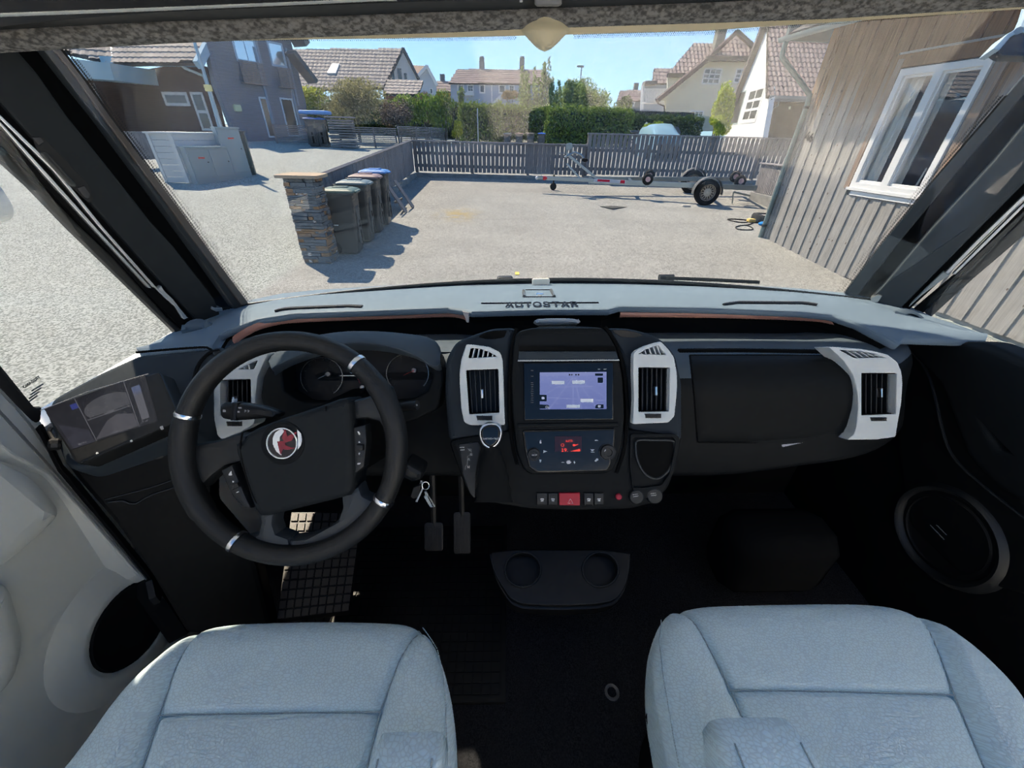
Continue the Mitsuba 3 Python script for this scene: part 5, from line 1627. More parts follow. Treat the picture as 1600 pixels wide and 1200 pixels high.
# floor, bulkhead, roof and walls
FZ = -1.20
struct('floor', bx(-0.95, 1.2, YB, 1.15, FZ - 0.05, FZ), 'carpet', 'dark carpeted cab floor', smooth=False)
struct('wall_front', bx(-0.95, 1.2, 1.05, 1.09, FZ, -0.46), 'matte', 'dark bulkhead behind the footwells', BLK, smooth=False)
rp = np.array([[(x, 1.06 - 0.14 * wsx(x), 0.275), (x, 0.6, 0.33), (x, 0.20, 0.335)] for x in np.linspace(-0.95, 1.19, 15)])
WALLC = np.array([0.90, 0.90, 0.89])
YB = -3.3                                     # unseen living area, pale surfaces and big roof opening added to brighten the seats
struct('ceiling', cat(shell(rp, 0.05), bx(-0.95, 1.19, YB, YB + 0.5, 0.32, 0.38), bx(-0.95, -0.70, YB + 0.5, 0.20, 0.32, 0.38), bx(0.95, 1.19, YB + 0.5, 0.20, 0.32, 0.38)), 'matte', 'pale roof lining over the cab with an added roof opening that brightens the seats', (0.88, 0.88, 0.87), smooth=False)
struct('wall_left', cat(bx(XL - 0.08, XL - 0.01, YB, 1.15, FZ, -0.47), bx(XL - 0.08, XL - 0.01, YB, 0.583, -0.47, 0.33), bx(XL - 0.08, XL - 0.01, 0.583, 0.755, 0.035, 0.33), bx(XL - 0.08, XL - 0.01, 0.755, 1.0, 0.17, 0.33)), 'matte', 'left cab wall round the side window, with an added strip against the sun', WALLC, smooth=False)  # unseen strip over the rear of the window added to block sun
struct('wall_right', cat(bx(XR + 0.01, XR + 0.08, YB, 1.15, FZ, -0.47), bx(XR + 0.01, XR + 0.08, YB, 0.45, -0.47, 0.33), bx(XR + 0.01, XR + 0.08, 0.45, 1.0, 0.17, 0.33)), 'matte', 'right cab wall round the side window', WALLC, smooth=False)
struct('wall_back', bx(-0.98, 1.22, YB - 0.06, YB, FZ, 0.38), 'matte', 'pale rear wall of the living area', WALLC, smooth=False)
struct('floor_2', bx(-0.95, 1.2, YB, -0.25, FZ, FZ + 0.02), 'matte', 'pale floor of the living area behind the seats', (0.86, 0.86, 0.85), smooth=False)

# header over the windscreen: beige trim with the mirror foot, fleece lip, blind cassette


def hd(x):
    return 0.745 - 0.105 * ((x - 850) / 800.0) ** 2


def hband(top, bot, off, n=70):
    xs = np.linspace(-60, 1680, n)
    tx, ty = zip(*top)
    bx_, by = zip(*bot)
    P = []
    for x in xs:
        y0, y1 = np.interp(x, tx, ty), np.interp(x, bx_, by)
        P.append([vd(x, y0 + (y1 - y0) * t, hd(x) + off + 0.02 * (1 - t) * 0 - 0.012 * math.sin(math.pi * t)) for t in np.linspace(0, 1, 7)])
    return np.array(P)


L1 = [(-60, 50), (15, 46), (240, 34), (500, 25.5), (850, 13), (1100, 4), (1300, -6), (1680, -30)]
L2 = [(-60, 68), (80, 61), (240, 53.5), (450, 45), (700, 37), (850, 30), (1100, 22), (1300, 15), (1600, -6), (1680, -12)]
L3 = [(-60, 70), (60, 62), (240, 53), (450, 51), (700, 51.5), (812, 49.5), (888, 48), (1100, 42), (1360, 20.5), (1600, 1), (1680, -6)]
trim = struct('trim_1', shell(hband(L1, L3, 0.022), 0.012), 'satin', 'beige headliner trim above the windscreen with a rounded mirror foot', srgb(196, 182, 150), smooth=True)
K = solo('fleece_strip', shell(hband(L1, L2, 0.0), 0.014, flip=False), 'fleece', 'grey mottled felt strip along the lower edge of the blind cassette', 'felt strip', smooth=True)
# the mirror foot: a drop shaped bump
bpts = []
for t in np.linspace(0, 1, 14):
    y = 26 + (81 - 26) * t
    hw = 40 * (1 - 0.55 * min(1, max(0, (t - 0.42)) / 0.38)) if t < 0.8 else 40 * 0.45 * math.sqrt(max(0, 1 - ((t - 0.8) / 0.2) ** 2))
    hw = np.interp(t, [0, 0.4, 0.5, 0.62, 0.75, 0.86, 0.94, 1.0], [42, 39, 33, 27, 20.5, 14, 8.5, 0.2])
    ring = []
    for a in np.linspace(math.pi, 0, 17):
        ring.append(vd(852 - t * 1.0 + hw * math.cos(a), y, hd(850) + 0.018 - 0.035 * (hw / 40) ** 0.7 * math.sin(a)))
    bpts.append(ring)
put('mirror_foot', shell(np.array(bpts), 0.004), 'satin', srgb(196, 184, 152), smooth=True, parent='trim_1')
KC = thing('windscreen_blind_cassette', 'black blind cassette across the top of the windscreen with a pale rail', 'blind')
up = [(x, y - 140) for x, y in L1]
put('cassette', shell(hband(up, L1, -0.03), 0.03), 'satin', BLK, smooth=True, parent=KC)
put('rail', tube([vd(x, np.interp(x, [-40, 240, 480, 600], [25, 14.5, 4.5, -1]), hd(x) - 0.068) for x in np.linspace(-40, 620, 24)], 0.0022, 6), 'metal', (0.75, 0.74, 0.68), parent=KC)
pan('rail_handle', facing(857, 2, hd(857) - 0.055), [(835, -20), (879, -20), (878, 5), (873, 7.5), (840, 7.5), (836, 4)], 0, 0.012, 'satin', (0.16, 0.16, 0.16), KC, 0.004)
pan('rail_clip', facing(814, 1, hd(814) - 0.055), [(811, -10), (816.5, -10), (816.5, 2.5), (812, 2.5)], 0, 0.006, 'satin', (0.45, 0.45, 0.45), KC)

# ------------------------------------------------------------------ windscreen pillars, side blinds, window frames
PPL = plane3((333, 466, 1.04), (15, 66, 0.66), (268, 520, 0.985))
A_ = [(78, 52), (132, 124.5), (171, 180), (291, 340), (342, 410.5), (390, 475)]
B_ = [(64, 55), (114, 115.5), (158, 180), (276, 340), (328, 411), (377, 478)]
C_ = [(50, 55), (100, 120), (148, 180), (266, 340), (318, 412), (370, 486)]
D_ = [(5, 52), (60, 115.5), (105, 180), (186, 282), (235, 345), (273, 386.5), (336, 468), (345, 492)]
E_ = [(-60, 90), (15, 178), (60, 226), (141, 318), (178.5, 360), (246, 436), (310, 505)]
LK = struct('trim_2', cat(pan(None, PPL, A_ + B_[::-1], -0.075, -0.03, None, None, bevel=0.003)), 'satin', 'dark left windscreen pillar beside the driver', srgb(78, 72, 66), smooth=False)
pan('inner_strip', PPL, [(b[0] + 0.5, b[1]) for b in B_] + C_[::-1], -0.07, -0.035, 'plastic', PIL * 1.6, 'trim_2', 0.003)
pan('gap_liner', PPL, [(c[0] + 6, c[1]) for c in C_] + [(d[0] - 8, d[1]) for d in D_[::-1]], -0.12, -0.075, 'matte', BLK * 0.5, 'trim_2')
LBK = thing('side_blind_cassette', 'black folding blind cassette on the left windscreen pillar with a ribbed handle', 'blind')
pan('cover', PPL, D_ + E_[::-1], -0.05, 0.0, 'plastic', PIL, LBK, 0.006)
pan('edge_liner', PPL, [(e[0] + 3, e[1]) for e in E_] + [(282, 512), (215, 442), (150, 372), (70, 290), (-60, 140)], -0.06, -0.012, 'matte', BLK * 0.6, LBK)
pan('handle_recess', PPL, [(50, 214), (66, 213), (140, 290), (146, 312), (140, 318), (128, 308), (60, 240)], -0.004, 0.0015, 'satin', BLK * 0.5, LBK, 0.0, rnd=0.01)
hkk = pan('handle', PPL, [(62, 239), (73, 236), (121, 289), (119, 293), (110, 291)], 0.0, 0.012, 'satin', (0.06, 0.065, 0.06), LBK, 0.004, rnd=0.006)
for k in range(2):
    pan('handle_rib', PPL, [(67 + 4 * k, 241 - k), (70 + 4 * k, 240 - k), (114 + 2.5 * k, 288 - k), (111 + 2.5 * k, 289 - k)], 0.012, 0.0145, 'satin', (0.025, 0.027, 0.026), hkk, 0.001)
for px_ in ([(50, 214.5), (64, 214), (70, 222), (61, 228)], [(120, 294), (132, 290), (142, 304), (140, 311), (133, 309)]):
    pan('handle_mount', PPL, px_, 0.0, 0.006, 'satin', (0.035, 0.035, 0.037), LBK, 0.002)
pan('rail', PPL, [(-60, 116), (-60, 121), (0, 186), (84, 268), (155, 355), (238, 448.5), (246, 451), (162, 356), (87, 263), (0, 179)], -0.012, 0.004, 'metal', (0.72, 0.73, 0.71), LBK, 0.001, label='pale aluminium guide rail')
pan('rail', PPL, [(-60, 126), (-60, 131), (0, 195.5), (70, 275), (148, 360), (232, 450), (237, 450.5), (153, 359), (75, 272), (0, 189.5)], -0.012, 0.003, 'metal', (0.66, 0.67, 0.66), LBK, 0.001, label='pale aluminium guide rail')
pan('rail_lower_strip', PPL, [(246, 452), (252, 447), (258, 456), (270, 467), (282, 483), (294, 497), (288, 499), (277, 481), (262, 468)], -0.012, 0.002, 'satin', (0.36, 0.38, 0.38), LBK, 0.001)
pan('rail_hook', PPL, [(331, 479), (336, 481), (347, 481), (349, 486), (338, 487), (330, 483)], -0.03, 0.004, 'metal', (0.45, 0.5, 0.55), LBK, 0.001)
G_ = [(-90, 145), (0, 226), (60, 285), (120, 348), (180, 404), (262, 496), (290, 520)]
H_ = [(-90, 165), (0, 250.5), (48, 294), (111, 360), (180, 427), (273, 518), (282, 528)]
pan('window_seal', PPL, [(-90, 118), (0, 197), (70, 278), (150, 363), (236, 452), (296, 512)] + G_[::-1], -0.05, -0.022, 'matte', BLK * 0.7, 'trim_2')
pan('window_frame', PPL, G_ + H_[::-1], -0.05, -0.016, 'plastic', np.array([0.035, 0.036, 0.034]), 'trim_2', 0.006)
# lower left corner of the side window: black frame on the beige wall
PWL = Plane((XL + 0.02, 0.5, -0.4), (1, 0, 0))
pan('sill_frame', PWL, [(-60, 505), (0, 566), (30, 603), (57, 637), (68, 634), (66, 661), (45, 662), (0, 606), (-60, 548)], -0.03, 0.015, 'satin', BLK, 'window_2', 0.006, rnd=0.01)

PPR = plane3((1378, 450, 1.10), (1595, 200, 0.84), (1455, 500, 1.06))
A_ = [(1700, 5), (1615, 100), (1529.5, 200), (1456, 285.5), (1379.5, 378.5), (1318, 459)]
B_ = [(1720, 15), (1640, 100), (1555, 200), (1507, 255.5), (1405, 378.5), (1340, 462)]
D_ = [(1760, 0), (1680, 100), (1595.5, 200), (1555, 249.5), (1453, 360), (1378, 449), (1360, 468)]
E_ = [(1790, 80), (1700, 180), (1600, 288), (1510, 378.5), (1404, 486)]
struct('trim_3', pan(None, PPR, A_ + B_[::-1], -0.06, -0.02, None, None, bevel=0.003), 'plastic', 'dark right windscreen pillar beside the passenger', PIL * 2.2, smooth=35)
pan('gap_liner', PPR, B_ + D_[::-1], -0.11, -0.06, 'matte', BLK * 0.6, 'trim_3')
RBK = thing('side_blind_cassette', 'dark grey folding blind cassette on the right windscreen pillar', 'blind')
pan('cover', PPR, D_ + E_[::-1], -0.05, 0.0, 'plastic', PIL * 2.6, RBK, 0.006)
pan('edge_liner', PPR, E_ + [(1416, 488), (1520, 392), (1612, 300), (1720, 190), (1800, 100)], -0.06, -0.012, 'matte', BLK * 0.6, RBK)
pan('rail', PPR, [(1700, 192), (1600, 305), (1526, 376), (1477, 426), (1481, 428.5), (1532, 378), (1600, 312), (1700, 205)], -0.012, 0.006, 'metal', (0.62, 0.64, 0.65), RBK, 0.001, label='pale aluminium guide rail')
pan('rail', PPR, [(1700, 212), (1600, 317), (1537, 379), (1488, 428.5), (1493, 429), (1543, 380), (1600, 323), (1700, 224)], -0.012, 0.005, 'metal', (0.6, 0.62, 0.63), RBK, 0.001, label='pale aluminium guide rail')
pan('rail_lower_strip', PPR, [(1474, 425), (1483, 430), (1466, 442), (1440, 462), (1420, 480), (1424, 474), (1448, 450)], -0.012, 0.004, 'satin', (0.30, 0.33, 0.33), RBK, 0.001)
pan('rail_hook', PPR, [(1360, 466), (1372, 461), (1378, 463), (1372, 472), (1362, 474)], -0.02, 0.008, 'metal', (0.6, 0.62, 0.62), RBK, 0.001)
G_ = [(1790, 150), (1700, 245), (1600, 342), (1500, 432), (1444, 488)]
H_ = [(1790, 180), (1700, 275), (1600, 369), (1520, 437), (1453, 498)]
pan('window_seal', PPR, [(1790, 130), (1700, 226), (1600, 325), (1494, 430), (1425, 488)] + G_[::-1], -0.05, -0.02, 'matte', BLK * 0.7, 'trim_3')
pan('window_frame', PPR, G_ + H_[::-1], -0.05, -0.012, 'plastic', np.array([0.03, 0.03, 0.03]), 'trim_3', 0.006)

# frit dots along the edges of the windscreen


def on_glass(x, y):
    r = ray(x, y, BV)
    lo, hi = 0.3, 2.5
    for _ in range(40):
        t = (lo + hi) / 2
        p = r * t
        k = wsx(p[0])
        s = (p[2] + 0.47) / 0.73
        if p[1] < (1.275 - 0.17 * k) * (1 - s) + (1.055 - 0.14 * k) * s:
            lo = t
        else:
            hi = t
    return r * lo


dots = []
a6 = np.arange(6) * math.pi / 3


def dot(x, y, r):
    p = on_glass(x, y)
    n = unit(np.array([0, -1, -0.2]))
    ex = unit(np.cross((0, 0, 1.0), n))
    ey = np.cross(n, ex)
    p = p + n * 0.002
    return p + r * (np.cos(a6)[:, None] * ex + np.sin(a6)[:, None] * ey)


edge = [(81, 58), (132, 124.5), (171, 180), (291, 340), (342, 410.5), (388, 472)]
ex_, ey_ = zip(*edge)
for row in range(6):
    for y in np.arange(60, 470, 3.1):
        x = np.interp(y, ey_, ex_) + 1.5 + row * 3.0 + (1.5 if row % 2 else 0) * 0
        dots.append(dot(x, y + (1.55 if row % 2 else 0), 0.0021 - 0.00026 * row))
edge = [(1615, 100), (1529.5, 200), (1456, 285.5), (1379.5, 378.5), (1322, 455)]
ex_, ey_ = zip(*edge)
for row in range(6):
    for y in np.arange(150, 455, 3.0):
        x = np.interp(y, ey_[::1], ex_[::1]) - 1.5 - row * 3.2
        dots.append(dot(x, y + (1.5 if row % 2 else 0), 0.0022 - 0.00027 * row))
lx, ly = zip(*L3)
for row in range(5):
    for x in np.arange(84, 1600, 3.2):
        if 806 < x < 894 and row > 1:
            continue
        dots.append(dot(x + (1.6 if row % 2 else 0), np.interp(x, lx, ly) + 1.0 + 2.7 * row, 0.0019 - 0.00027 * row))
V = np.array(dots).reshape(-1, 3)
i = np.arange(len(dots))[:, None] * 6
put('frit_dots', TM(V, np.vstack([i + [0, k, k + 1] for k in range(1, 5)])), 'matte', (0.03, 0.03, 0.03), smooth=False, parent='window_1', kind='stuff')

# unseen cap above the windscreen, added to keep sun off the cab
sun_cap = np.array([[(x, 1.07 - 0.14 * wsx(x), 0.275), (x, 1.14 - 0.15 * wsx(x), 0.285), (x, 1.215 - 0.17 * wsx(x), 0.275)] for x in np.linspace(-0.95, 1.19, 15)])
struct('trim_4', shell(sun_cap, 0.05), 'satin', 'added unseen cap above the windscreen that blocks the sun', (0.6, 0.6, 0.6), smooth=True)
# outside: wipers, badge, mirrors
KW = thing('wiper', 'black windscreen wiper lying along the right half of the scuttle', 'wiper')
put('blade', tube([vy(1040, 434.5, 1.30), vy(1100, 436.5, 1.30), vy(1186, 441, 1.28)], 0.006, 8), 'matte', BLK, parent=KW)
put('arm', cat(tube([vy(1030, 434, 1.31), vy(1052, 434, 1.31)], 0.012, 8), tube([vy(1045, 434.5, 1.31), vy(1110, 438, 1.31)], 0.005, 6)), 'satin', BLK * 1.5, parent=KW)
solo('washer_jet', rbox(vy(789, 436.5, 1.31), (0.055, 0.03, 0.022), 0.008), 'satin', 'small black washer jet at the lower edge of the windscreen', 'washer jet', BLK * 2)
solo('toll_tag', rbox(vy(845, 441, 1.235), (0.058, 0.012, 0.026), 0.005), 'satin', 'small white toll tag stuck low on the middle of the windscreen', 'toll tag', (0.8, 0.78, 0.7))
KM = thing('door_mirror', 'pale exterior mirror seen at the left edge through the side window', 'mirror')
mr = vd(-20, 346, 0.95)
PMr = Plane((mr[0] - 0.11, mr[1], mr[2] + 0.21), (0.12, -1, 0))
put('housing', PMr.mesh(slab(rring(-0.11, -0.225, 0.11, 0.225, 0.05, 6), -0.07, 0.0, 0.012)), 'satin', (0.62, 0.66, 0.66), parent=KM)
put('glass', PMr.mesh(slab(rring(-0.098, -0.213, 0.098, 0.213, 0.045, 6), 0.0, 0.003)), 'chrome', parent=KM)
put('arm', tube([PMr.to3((0.02, 0.2), -0.04)[0], PMr.to3((0.05, 0.4), -0.04)[0], (-0.93, 1.0, 0.36)], 0.018, 8), 'satin', BLK, parent=KM)
KM = thing('hanging_mirror', 'black exterior mirror hanging on an arm at the upper right edge of the windscreen', 'mirror')
mp = plane3((1590, 70, 1.05), (1600, 50, 1.05), (1560, 80, 1.05))
pan('housing', mp, [(1554, 76), (1576, 54), (1590, 46), (1660, 44), (1690, 60), (1690, 88), (1600, 87.5), (1566, 86.5)], -0.02, 0.0, 'gloss', BLK, KM, 0.008, rnd=0.012)
pan('edge', mp, [(1552, 76), (1575, 52), (1590, 43.5), (1660, 41), (1690, 50), (1690, 57), (1660, 48), (1592, 50), (1580, 57), (1562, 78)], -0.03, 0.004, 'satin', srgb(150, 172, 185), KM, 0.002)
put('arm', tube([vd(1591, 48, 1.04), vd(1598, 32, 1.06), vd(1606, 5, 1.08), vd(1612, -40, 1.1)], 0.009, 8), 'satin', srgb(150, 170, 185), parent=KM)

# ================================================================== THE CAB: dashboard
CH = 'chrome'
SILV = np.array([0.60, 0.64, 0.65])


def proj_z(pts, z):
    return np.array([vz(x, y, zz) for (x, y), zz in zip(pts, np.broadcast_to(z, (len(pts),)))])


def resample(pts, n):
    p = np.asarray(pts, float)
    d = np.concatenate([[0], np.cumsum(np.linalg.norm(np.diff(p, axis=0), axis=1))])
    t = np.linspace(0, d[-1], n)
    return np.column_stack([np.interp(t, d, p[:, k]) for k in range(p.shape[1])])


SHELF_SKYLIT = np.array([0.15, 0.205, 0.26])  # shelf plastic with the reflected blue sky painted into its colour
DASH_SKYLIT = np.array([0.075, 0.10, 0.125])  # upper faces of the dashboard: sky sheen and sun put into the colour
# ---- the padded upper shelf under the windscreen
SH = thing('dashboard_shelf', 'broad black upper shelf of the dashboard reaching to the windscreen, with painted sky light', 'dashboard')
pairs = [((218, 550.5), (215, 549)), ((290, 545), (262, 523)), ((331, 541), (318, 497)), ((343, 523), (350, 484)), ((370, 511), (385, 470)), ((402, 499), (440, 458.5)), ((460, 490), (500, 452.5)), ((600, 485), (620, 445)), ((700, 481), (715, 439.5)),
         ((722, 484), (735, 438.5)), ((737, 487), (750, 438)), ((850, 484), (850, 437)), ((950, 484), (950, 438)), ((968, 479), (975, 438.5)), ((1100, 481), (1100, 442)), ((1250, 487), (1240, 450)), ((1300, 492), (1325, 458)), ((1345, 507), (1372, 465)), ((1403, 537), (1420, 478)), ((1412, 529), (1455, 494)), ((1540, 533), (1535, 521))]
zf = np.interp([p[0][0] for p in pairs], [200, 340, 460, 850, 1250, 1400, 1540], [-0.415, -0.40, -0.375, -0.365, -0.37, -0.395, -0.41])
FR = proj_z([p[0] for p in pairs], zf)
BKp = proj_z([p[1] for p in pairs], [-0.425 if 2 < i < 18 else -0.425 for i in range(len(pairs))])
F2, B2 = [], []
for i in range(len(pairs) - 1):
    for t in np.linspace(0, 1, 6, endpoint=False):
        F2.append(FR[i] * (1 - t) + FR[i + 1] * t)
        B2.append(BKp[i] * (1 - t) + BKp[i + 1] * t)
F2, B2 = np.array(F2 + [FR[-1]]), np.array(B2 + [BKp[-1]])
top = np.stack([F2 * (1 - t) + B2 * t + np.array([0, 0, 0.012 * math.sin(math.pi * min(1, t * 1.5)) if t < 0.66 else 0.0]) for t in (0, 0.04, 0.15, 0.3, 0.45, 0.6, 0.75, 0.9, 1.0)], 1)
lip = np.stack([F2 + [0, 0.020, -0.018], F2 + [0, 0.004, -0.0165], F2 + [0, -0.001, -0.013], F2 + [0, -0.002, -0.006], F2], 1)
put('top', grid(np.concatenate([lip, top[:, 1:]], 1), flip=False), 'plastic', SHELF_SKYLIT, smooth=50, parent=SH)
rec = np.stack([F2 + [0, 0.019, -0.017], F2 + [0, 0.05, -0.05], F2 + [0, 0.05, -0.22]], 1)[12:110]
put('recess', grid(rec), 'matte', BLK, smooth=30, parent=SH)
COP = np.array([0.46, 0.22, 0.17])
for pts, lab in (([(366, 532), (380, 522), (402, 511), (430, 503.5), (460, 499.5), (560, 495), (650, 492), (700, 490.5), (722, 493), (730, 498)], 'copper coloured trim strip on the driver side'), ([(968, 491), (985, 490.5), (1100, 491.5), (1200, 494), (1270, 497), (1300, 501.5), (1325, 509), (1354, 520)], 'copper coloured trim strip on the passenger side')):
    q = resample(cr(pts, 6, False), 60)
    zz = np.interp(q[:, 0], [330, 460, 850, 1250, 1400], [-0.418, -0.395, -0.388, -0.392, -0.415])
    c3 = proj_z(q, zz)
    prof = [(0.000, 0.010), (-0.004, 0.0065), (-0.0065, 0.0), (-0.004, -0.0075), (0.004, -0.010)]
    put('trim_strip', grid(np.array([[p + np.array([0, a, b]) for a, b in prof] for p in c3])), 'gloss', COP, smooth=60, parent=SH, label=lab)
pan('end_cap', facing(724, 494, 0.965, 20), [(722, 486), (733, 489), (732.5, 504), (729, 504), (727, 497)], -0.004, 0.004, 'satin', (0.5, 0.46, 0.44), SH, 0.001)
# defroster slots, logo plate, lettering, side humps
PS = Plane(vz(850, 462, -0.383), (0, -0.12, 1), (0, 1, 0))
SHB = []


def on_shelf(x, y, up_=0.0):
    """point of the shelf top under a pixel"""
    z = np.interp(x, [340, 460, 850, 1250, 1400], [-0.395, -0.372, -0.362, -0.367, -0.39]) if y > 470 else None
    # march over the top surface: interpolate between lip and glass
    f = np.interp(x, [p[0][0] for p in pairs[3:19]], [p[0][1] for p in pairs[3:19]])
    b = np.interp(x, [p[1][0] for p in pairs[3:19]], [p[1][1] for p in pairs[3:19]])
    best = None
    for t in np.linspace(0, 1, 60):
        zt = np.interp(x, [340, 460, 850, 1250, 1400], [-0.40, -0.375, -0.365, -0.37, -0.395]) * (1 - t) - 0.425 * t + (0.012 * math.sin(math.pi * min(1, t * 1.5)) if t < 0.66 else 0.0)
        p = vz(x, y, zt)
        pf, pb2 = vz(x, f, zt), vz(x, b, -0.425)
        yy = (vz(x, f, np.interp(x, [340, 460, 850, 1250, 1400], [-0.40, -0.375, -0.365, -0.37, -0.395]))[1]) * (1 - t) + pb2[1] * t
        e = abs(p[1] - yy)
        if best is None or e < best[0]:
            best = (e, p)
    return best[1] + np.array([0, 0, 0.0015 + up_])


def shelf_line(pts, r, col, name, material='satin', n=6):
    q = resample(pts, 14)
    put(name, tube([on_shelf(x, y) for x, y in q], r, n), material, col, parent=SH)


for pts in ([(430, 487), (445, 483.5), (545, 479.5), (565, 480.5)], [(1130, 477), (1150, 474), (1255, 475), (1275, 478)]):
    shelf_line(pts, 0.0035, BLK, 'defroster_slot')
    shelf_line([(x + 2, y - 2.2) for x, y in pts], 0.002, (0.12, 0.125, 0.13), 'slot_edge', 'gloss')
for pts in ([(818, 455), (819, 464)], [(861, 454), (866, 464)]):
    shelf_line(pts, 0.0045, (0.08, 0.085, 0.09), 'plate_end', 'gloss')
shelf_line([(821, 453.5), (860, 453.5)], 0.0012, BLK, 'plate_edge')
shelf_line([(822, 464.5), (864, 464.5)], 0.0012, BLK, 'plate_edge')
pan('emblem', Plane(on_shelf(843, 459), (0, -0.1, 1), (0, 1, 0)), [(838, 458), (842, 457.3), (844, 458.3), (848.5, 457.3), (848.5, 459.3), (844, 460), (842, 459.6), (838, 460.2)], 0, 0.002, CH, None, SH)
pan('emblem', Plane(on_shelf(843, 462), (0, -0.1, 1), (0, 1, 0)), [(841, 461), (846, 461), (844.5, 463), (842.5, 463)], 0, 0.002, 'satin', (0.2, 0.21, 0.22), SH)
shelf_line([(752, 474.5), (830, 474)], 0.0016, BLK, 'seam')
shelf_line([(856, 474), (935, 473.5)], 0.0016, BLK, 'seam')
tw = 'AUTOSTAR'
a, b = on_shelf(789, 478.7, 0.001), on_shelf(904, 477.5, 0.001)
for k, ch in enumerate(tw):
    m = meshkit.text_mesh(ch, 0.024, 0.0012, True)
    v = np.asarray(m.vertices)
    v[:, 0] -= (v[:, 0].max() + v[:, 0].min()) / 2
    c = a + (b - a) * (k + 0.5) / len(tw)
    put('letter', TM(c + v[:, :1] * [0.95, 0, 0] + v[:, 1:2] * np.array([0, 0.9, 0.16]) - np.array([0, 0.012, 0]) + v[:, 2:] * [0, 0, 1], m.faces), 'gloss', (0.012, 0.013, 0.014), smooth=False, parent=SH)
for pts in ([(274, 520), (282, 504), (291, 497), (302, 494), (312, 496), (324, 502), (334, 508), (322, 514), (300, 519)], [(1390, 494), (1400, 485), (1412, 479.5), (1424, 478.5), (1437, 483), (1447, 490), (1456, 501), (1459, 512), (1440, 509), (1412, 501)]):
    c = np.mean(pts, 0)
    Ph = facing(c[0], c[1], 1.0 if c[0] < 800 else 1.05, 42)
    pan('corner_hump', Ph, pts, -0.05, 0.022, 'plastic', SHELF_SKYLIT * 0.6, SH, 0.02, rnd=0.02, seg=5)

# ---- the main dashboard body: a loft across the cab
MD = thing('dashboard', 'black main dashboard with silver air vents, instruments and glove box', 'dashboard')
prof0 = [(1.0, -0.47), (0.86, -0.432), (0.80, -0.425), (0.765, -0.424), (0.742, -0.428), (0.718, -0.438), (0.698, -0.456), (0.686, -0.482), (0.676, -0.52), (0.664, -0.56), (0.648, -0.60), (0.636, -0.638), (0.634, -0.664), (0.67, -0.685), (0.78, -0.70), (0.95, -0.71)]
prof0 = cr(prof0, 4, False)
secs = []
for x in np.linspace(-0.72, 0.95, 60):
    p = prof0.copy()
    r = max(0, (x - 0.70) / 0.25)                  # the right end sweeps back
    l = max(0, (-0.45 - x) / 0.27)
    k = min(1, r) ** 2
    low = sm(0.45, 0.80, x)
    z = p[:, 1] + 0.045 * low * np.clip((-0.50 - p[:, 1]) / 0.15, 0, 1)
    y = p[:, 0] + 0.10 * k + 0.03 * l
    # driver side: the top falls back behind the instrument hood
    drv = 1 - sm(-0.16, -0.06, x)
    y = y + 0.06 * drv * np.clip((p[:, 1] + 0.70) / 0.2, 0, 1) * (p[:, 0] < 0.8)
    secs.append(np.column_stack([np.full(len(p), x), y, z]))
secs = np.array(secs)
nt = 22
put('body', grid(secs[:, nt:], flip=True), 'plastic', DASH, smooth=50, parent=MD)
put('top_pad', grid(secs[:, :nt + 1], flip=True), 'plastic', DASH_SKYLIT, smooth=50, parent=MD)  # upper part split from the body, made lighter to imitate light on it
# glove box door, tray slot
PG_ = Plane(vd(1200, 620, 0.808), (0, -0.96, 0.28))
gb = [(1078, 557), (1200, 555.5), (1322, 558), (1336, 590), (1338, 640), (1330, 690), (1200, 690.5), (1090, 690)]


def dash_pt(x, y, off=0.0):
    """where a view ray meets the dashboard profile (right of the console)"""
    r = ray(x, y, BV)
    best = None
    for i in range(len(prof0) - 1):
        (y0, z0), (y1, z1) = prof0[i], prof0[i + 1]
        A = np.array([[r[1], -(y1 - y0)], [r[2], -(z1 - z0)]])
        if abs(np.linalg.det(A)) < 1e-9:
            continue
        t, s = np.linalg.solve(A, [y0, z0])
        if 0 <= s <= 1 and t > 0 and (best is None or t < best[0]):
            n = unit(np.array([0, z1 - z0, -(y1 - y0)]))
            if n @ r > 0:
                n = -n
            best = (t, r * t + n * off)
    return best[1] if best else r * 0.8


gl, gr_ = [], []
rows = []
for k, t in enumerate(np.linspace(0, 1, 15)):
    row = []
    for s in np.linspace(0, 1, 25):
        x0 = np.interp(t, [0, 0.15, 1], [1078, 1082, 1090])
        x1 = np.interp(t, [0, 0.1, 0.3, 0.7, 1], [1318, 1328, 1335, 1337, 1328])
        e = min(s, 1 - s) * 24
        f = min(t, 1 - t) * 14
        edge = min(1, e) * min(1, f)
        row.append(dash_pt(x0 + (x1 - x0) * s, 556 + 134 * t, 0.001 + 0.006 * edge))
    rows.append(row)
put('glove_box_lid', grid(np.array(rows), flip=True), 'plastic', DASH * 0.95, smooth=40, parent=MD)
for pts, nm in (([(1060, 549), (1150, 548.5), (1286, 550.5)], 'tray_slot'), ([(1078, 556), (1085, 620), (1090, 690)], 'lid_seam'), ([(1090, 690.5), (1200, 691.5), (1328, 690.5)], 'lid_seam'), ([(1078, 555.5), (1200, 555), (1318, 557)], 'lid_seam')):
    q = resample(pts, 20)
    put(nm, tube([dash_pt(x, y, 0.0) for x, y in q], 0.0065 if nm == 'tray_slot' else 0.0022, 6), 'matte', BLK * 0.4, parent=MD)
Pt = Plane(dash_pt(1240, 699, 0.003), (0, -0.97, 0.2))
pan('paper_tag', Pt, [(1221.5, 695), (1257, 691.5), (1258.5, 695.5), (1224, 703.5)], 0, 0.001, 'matte', (0.45, 0.45, 0.48), MD, label='white paper tag sticking out under the glove box')

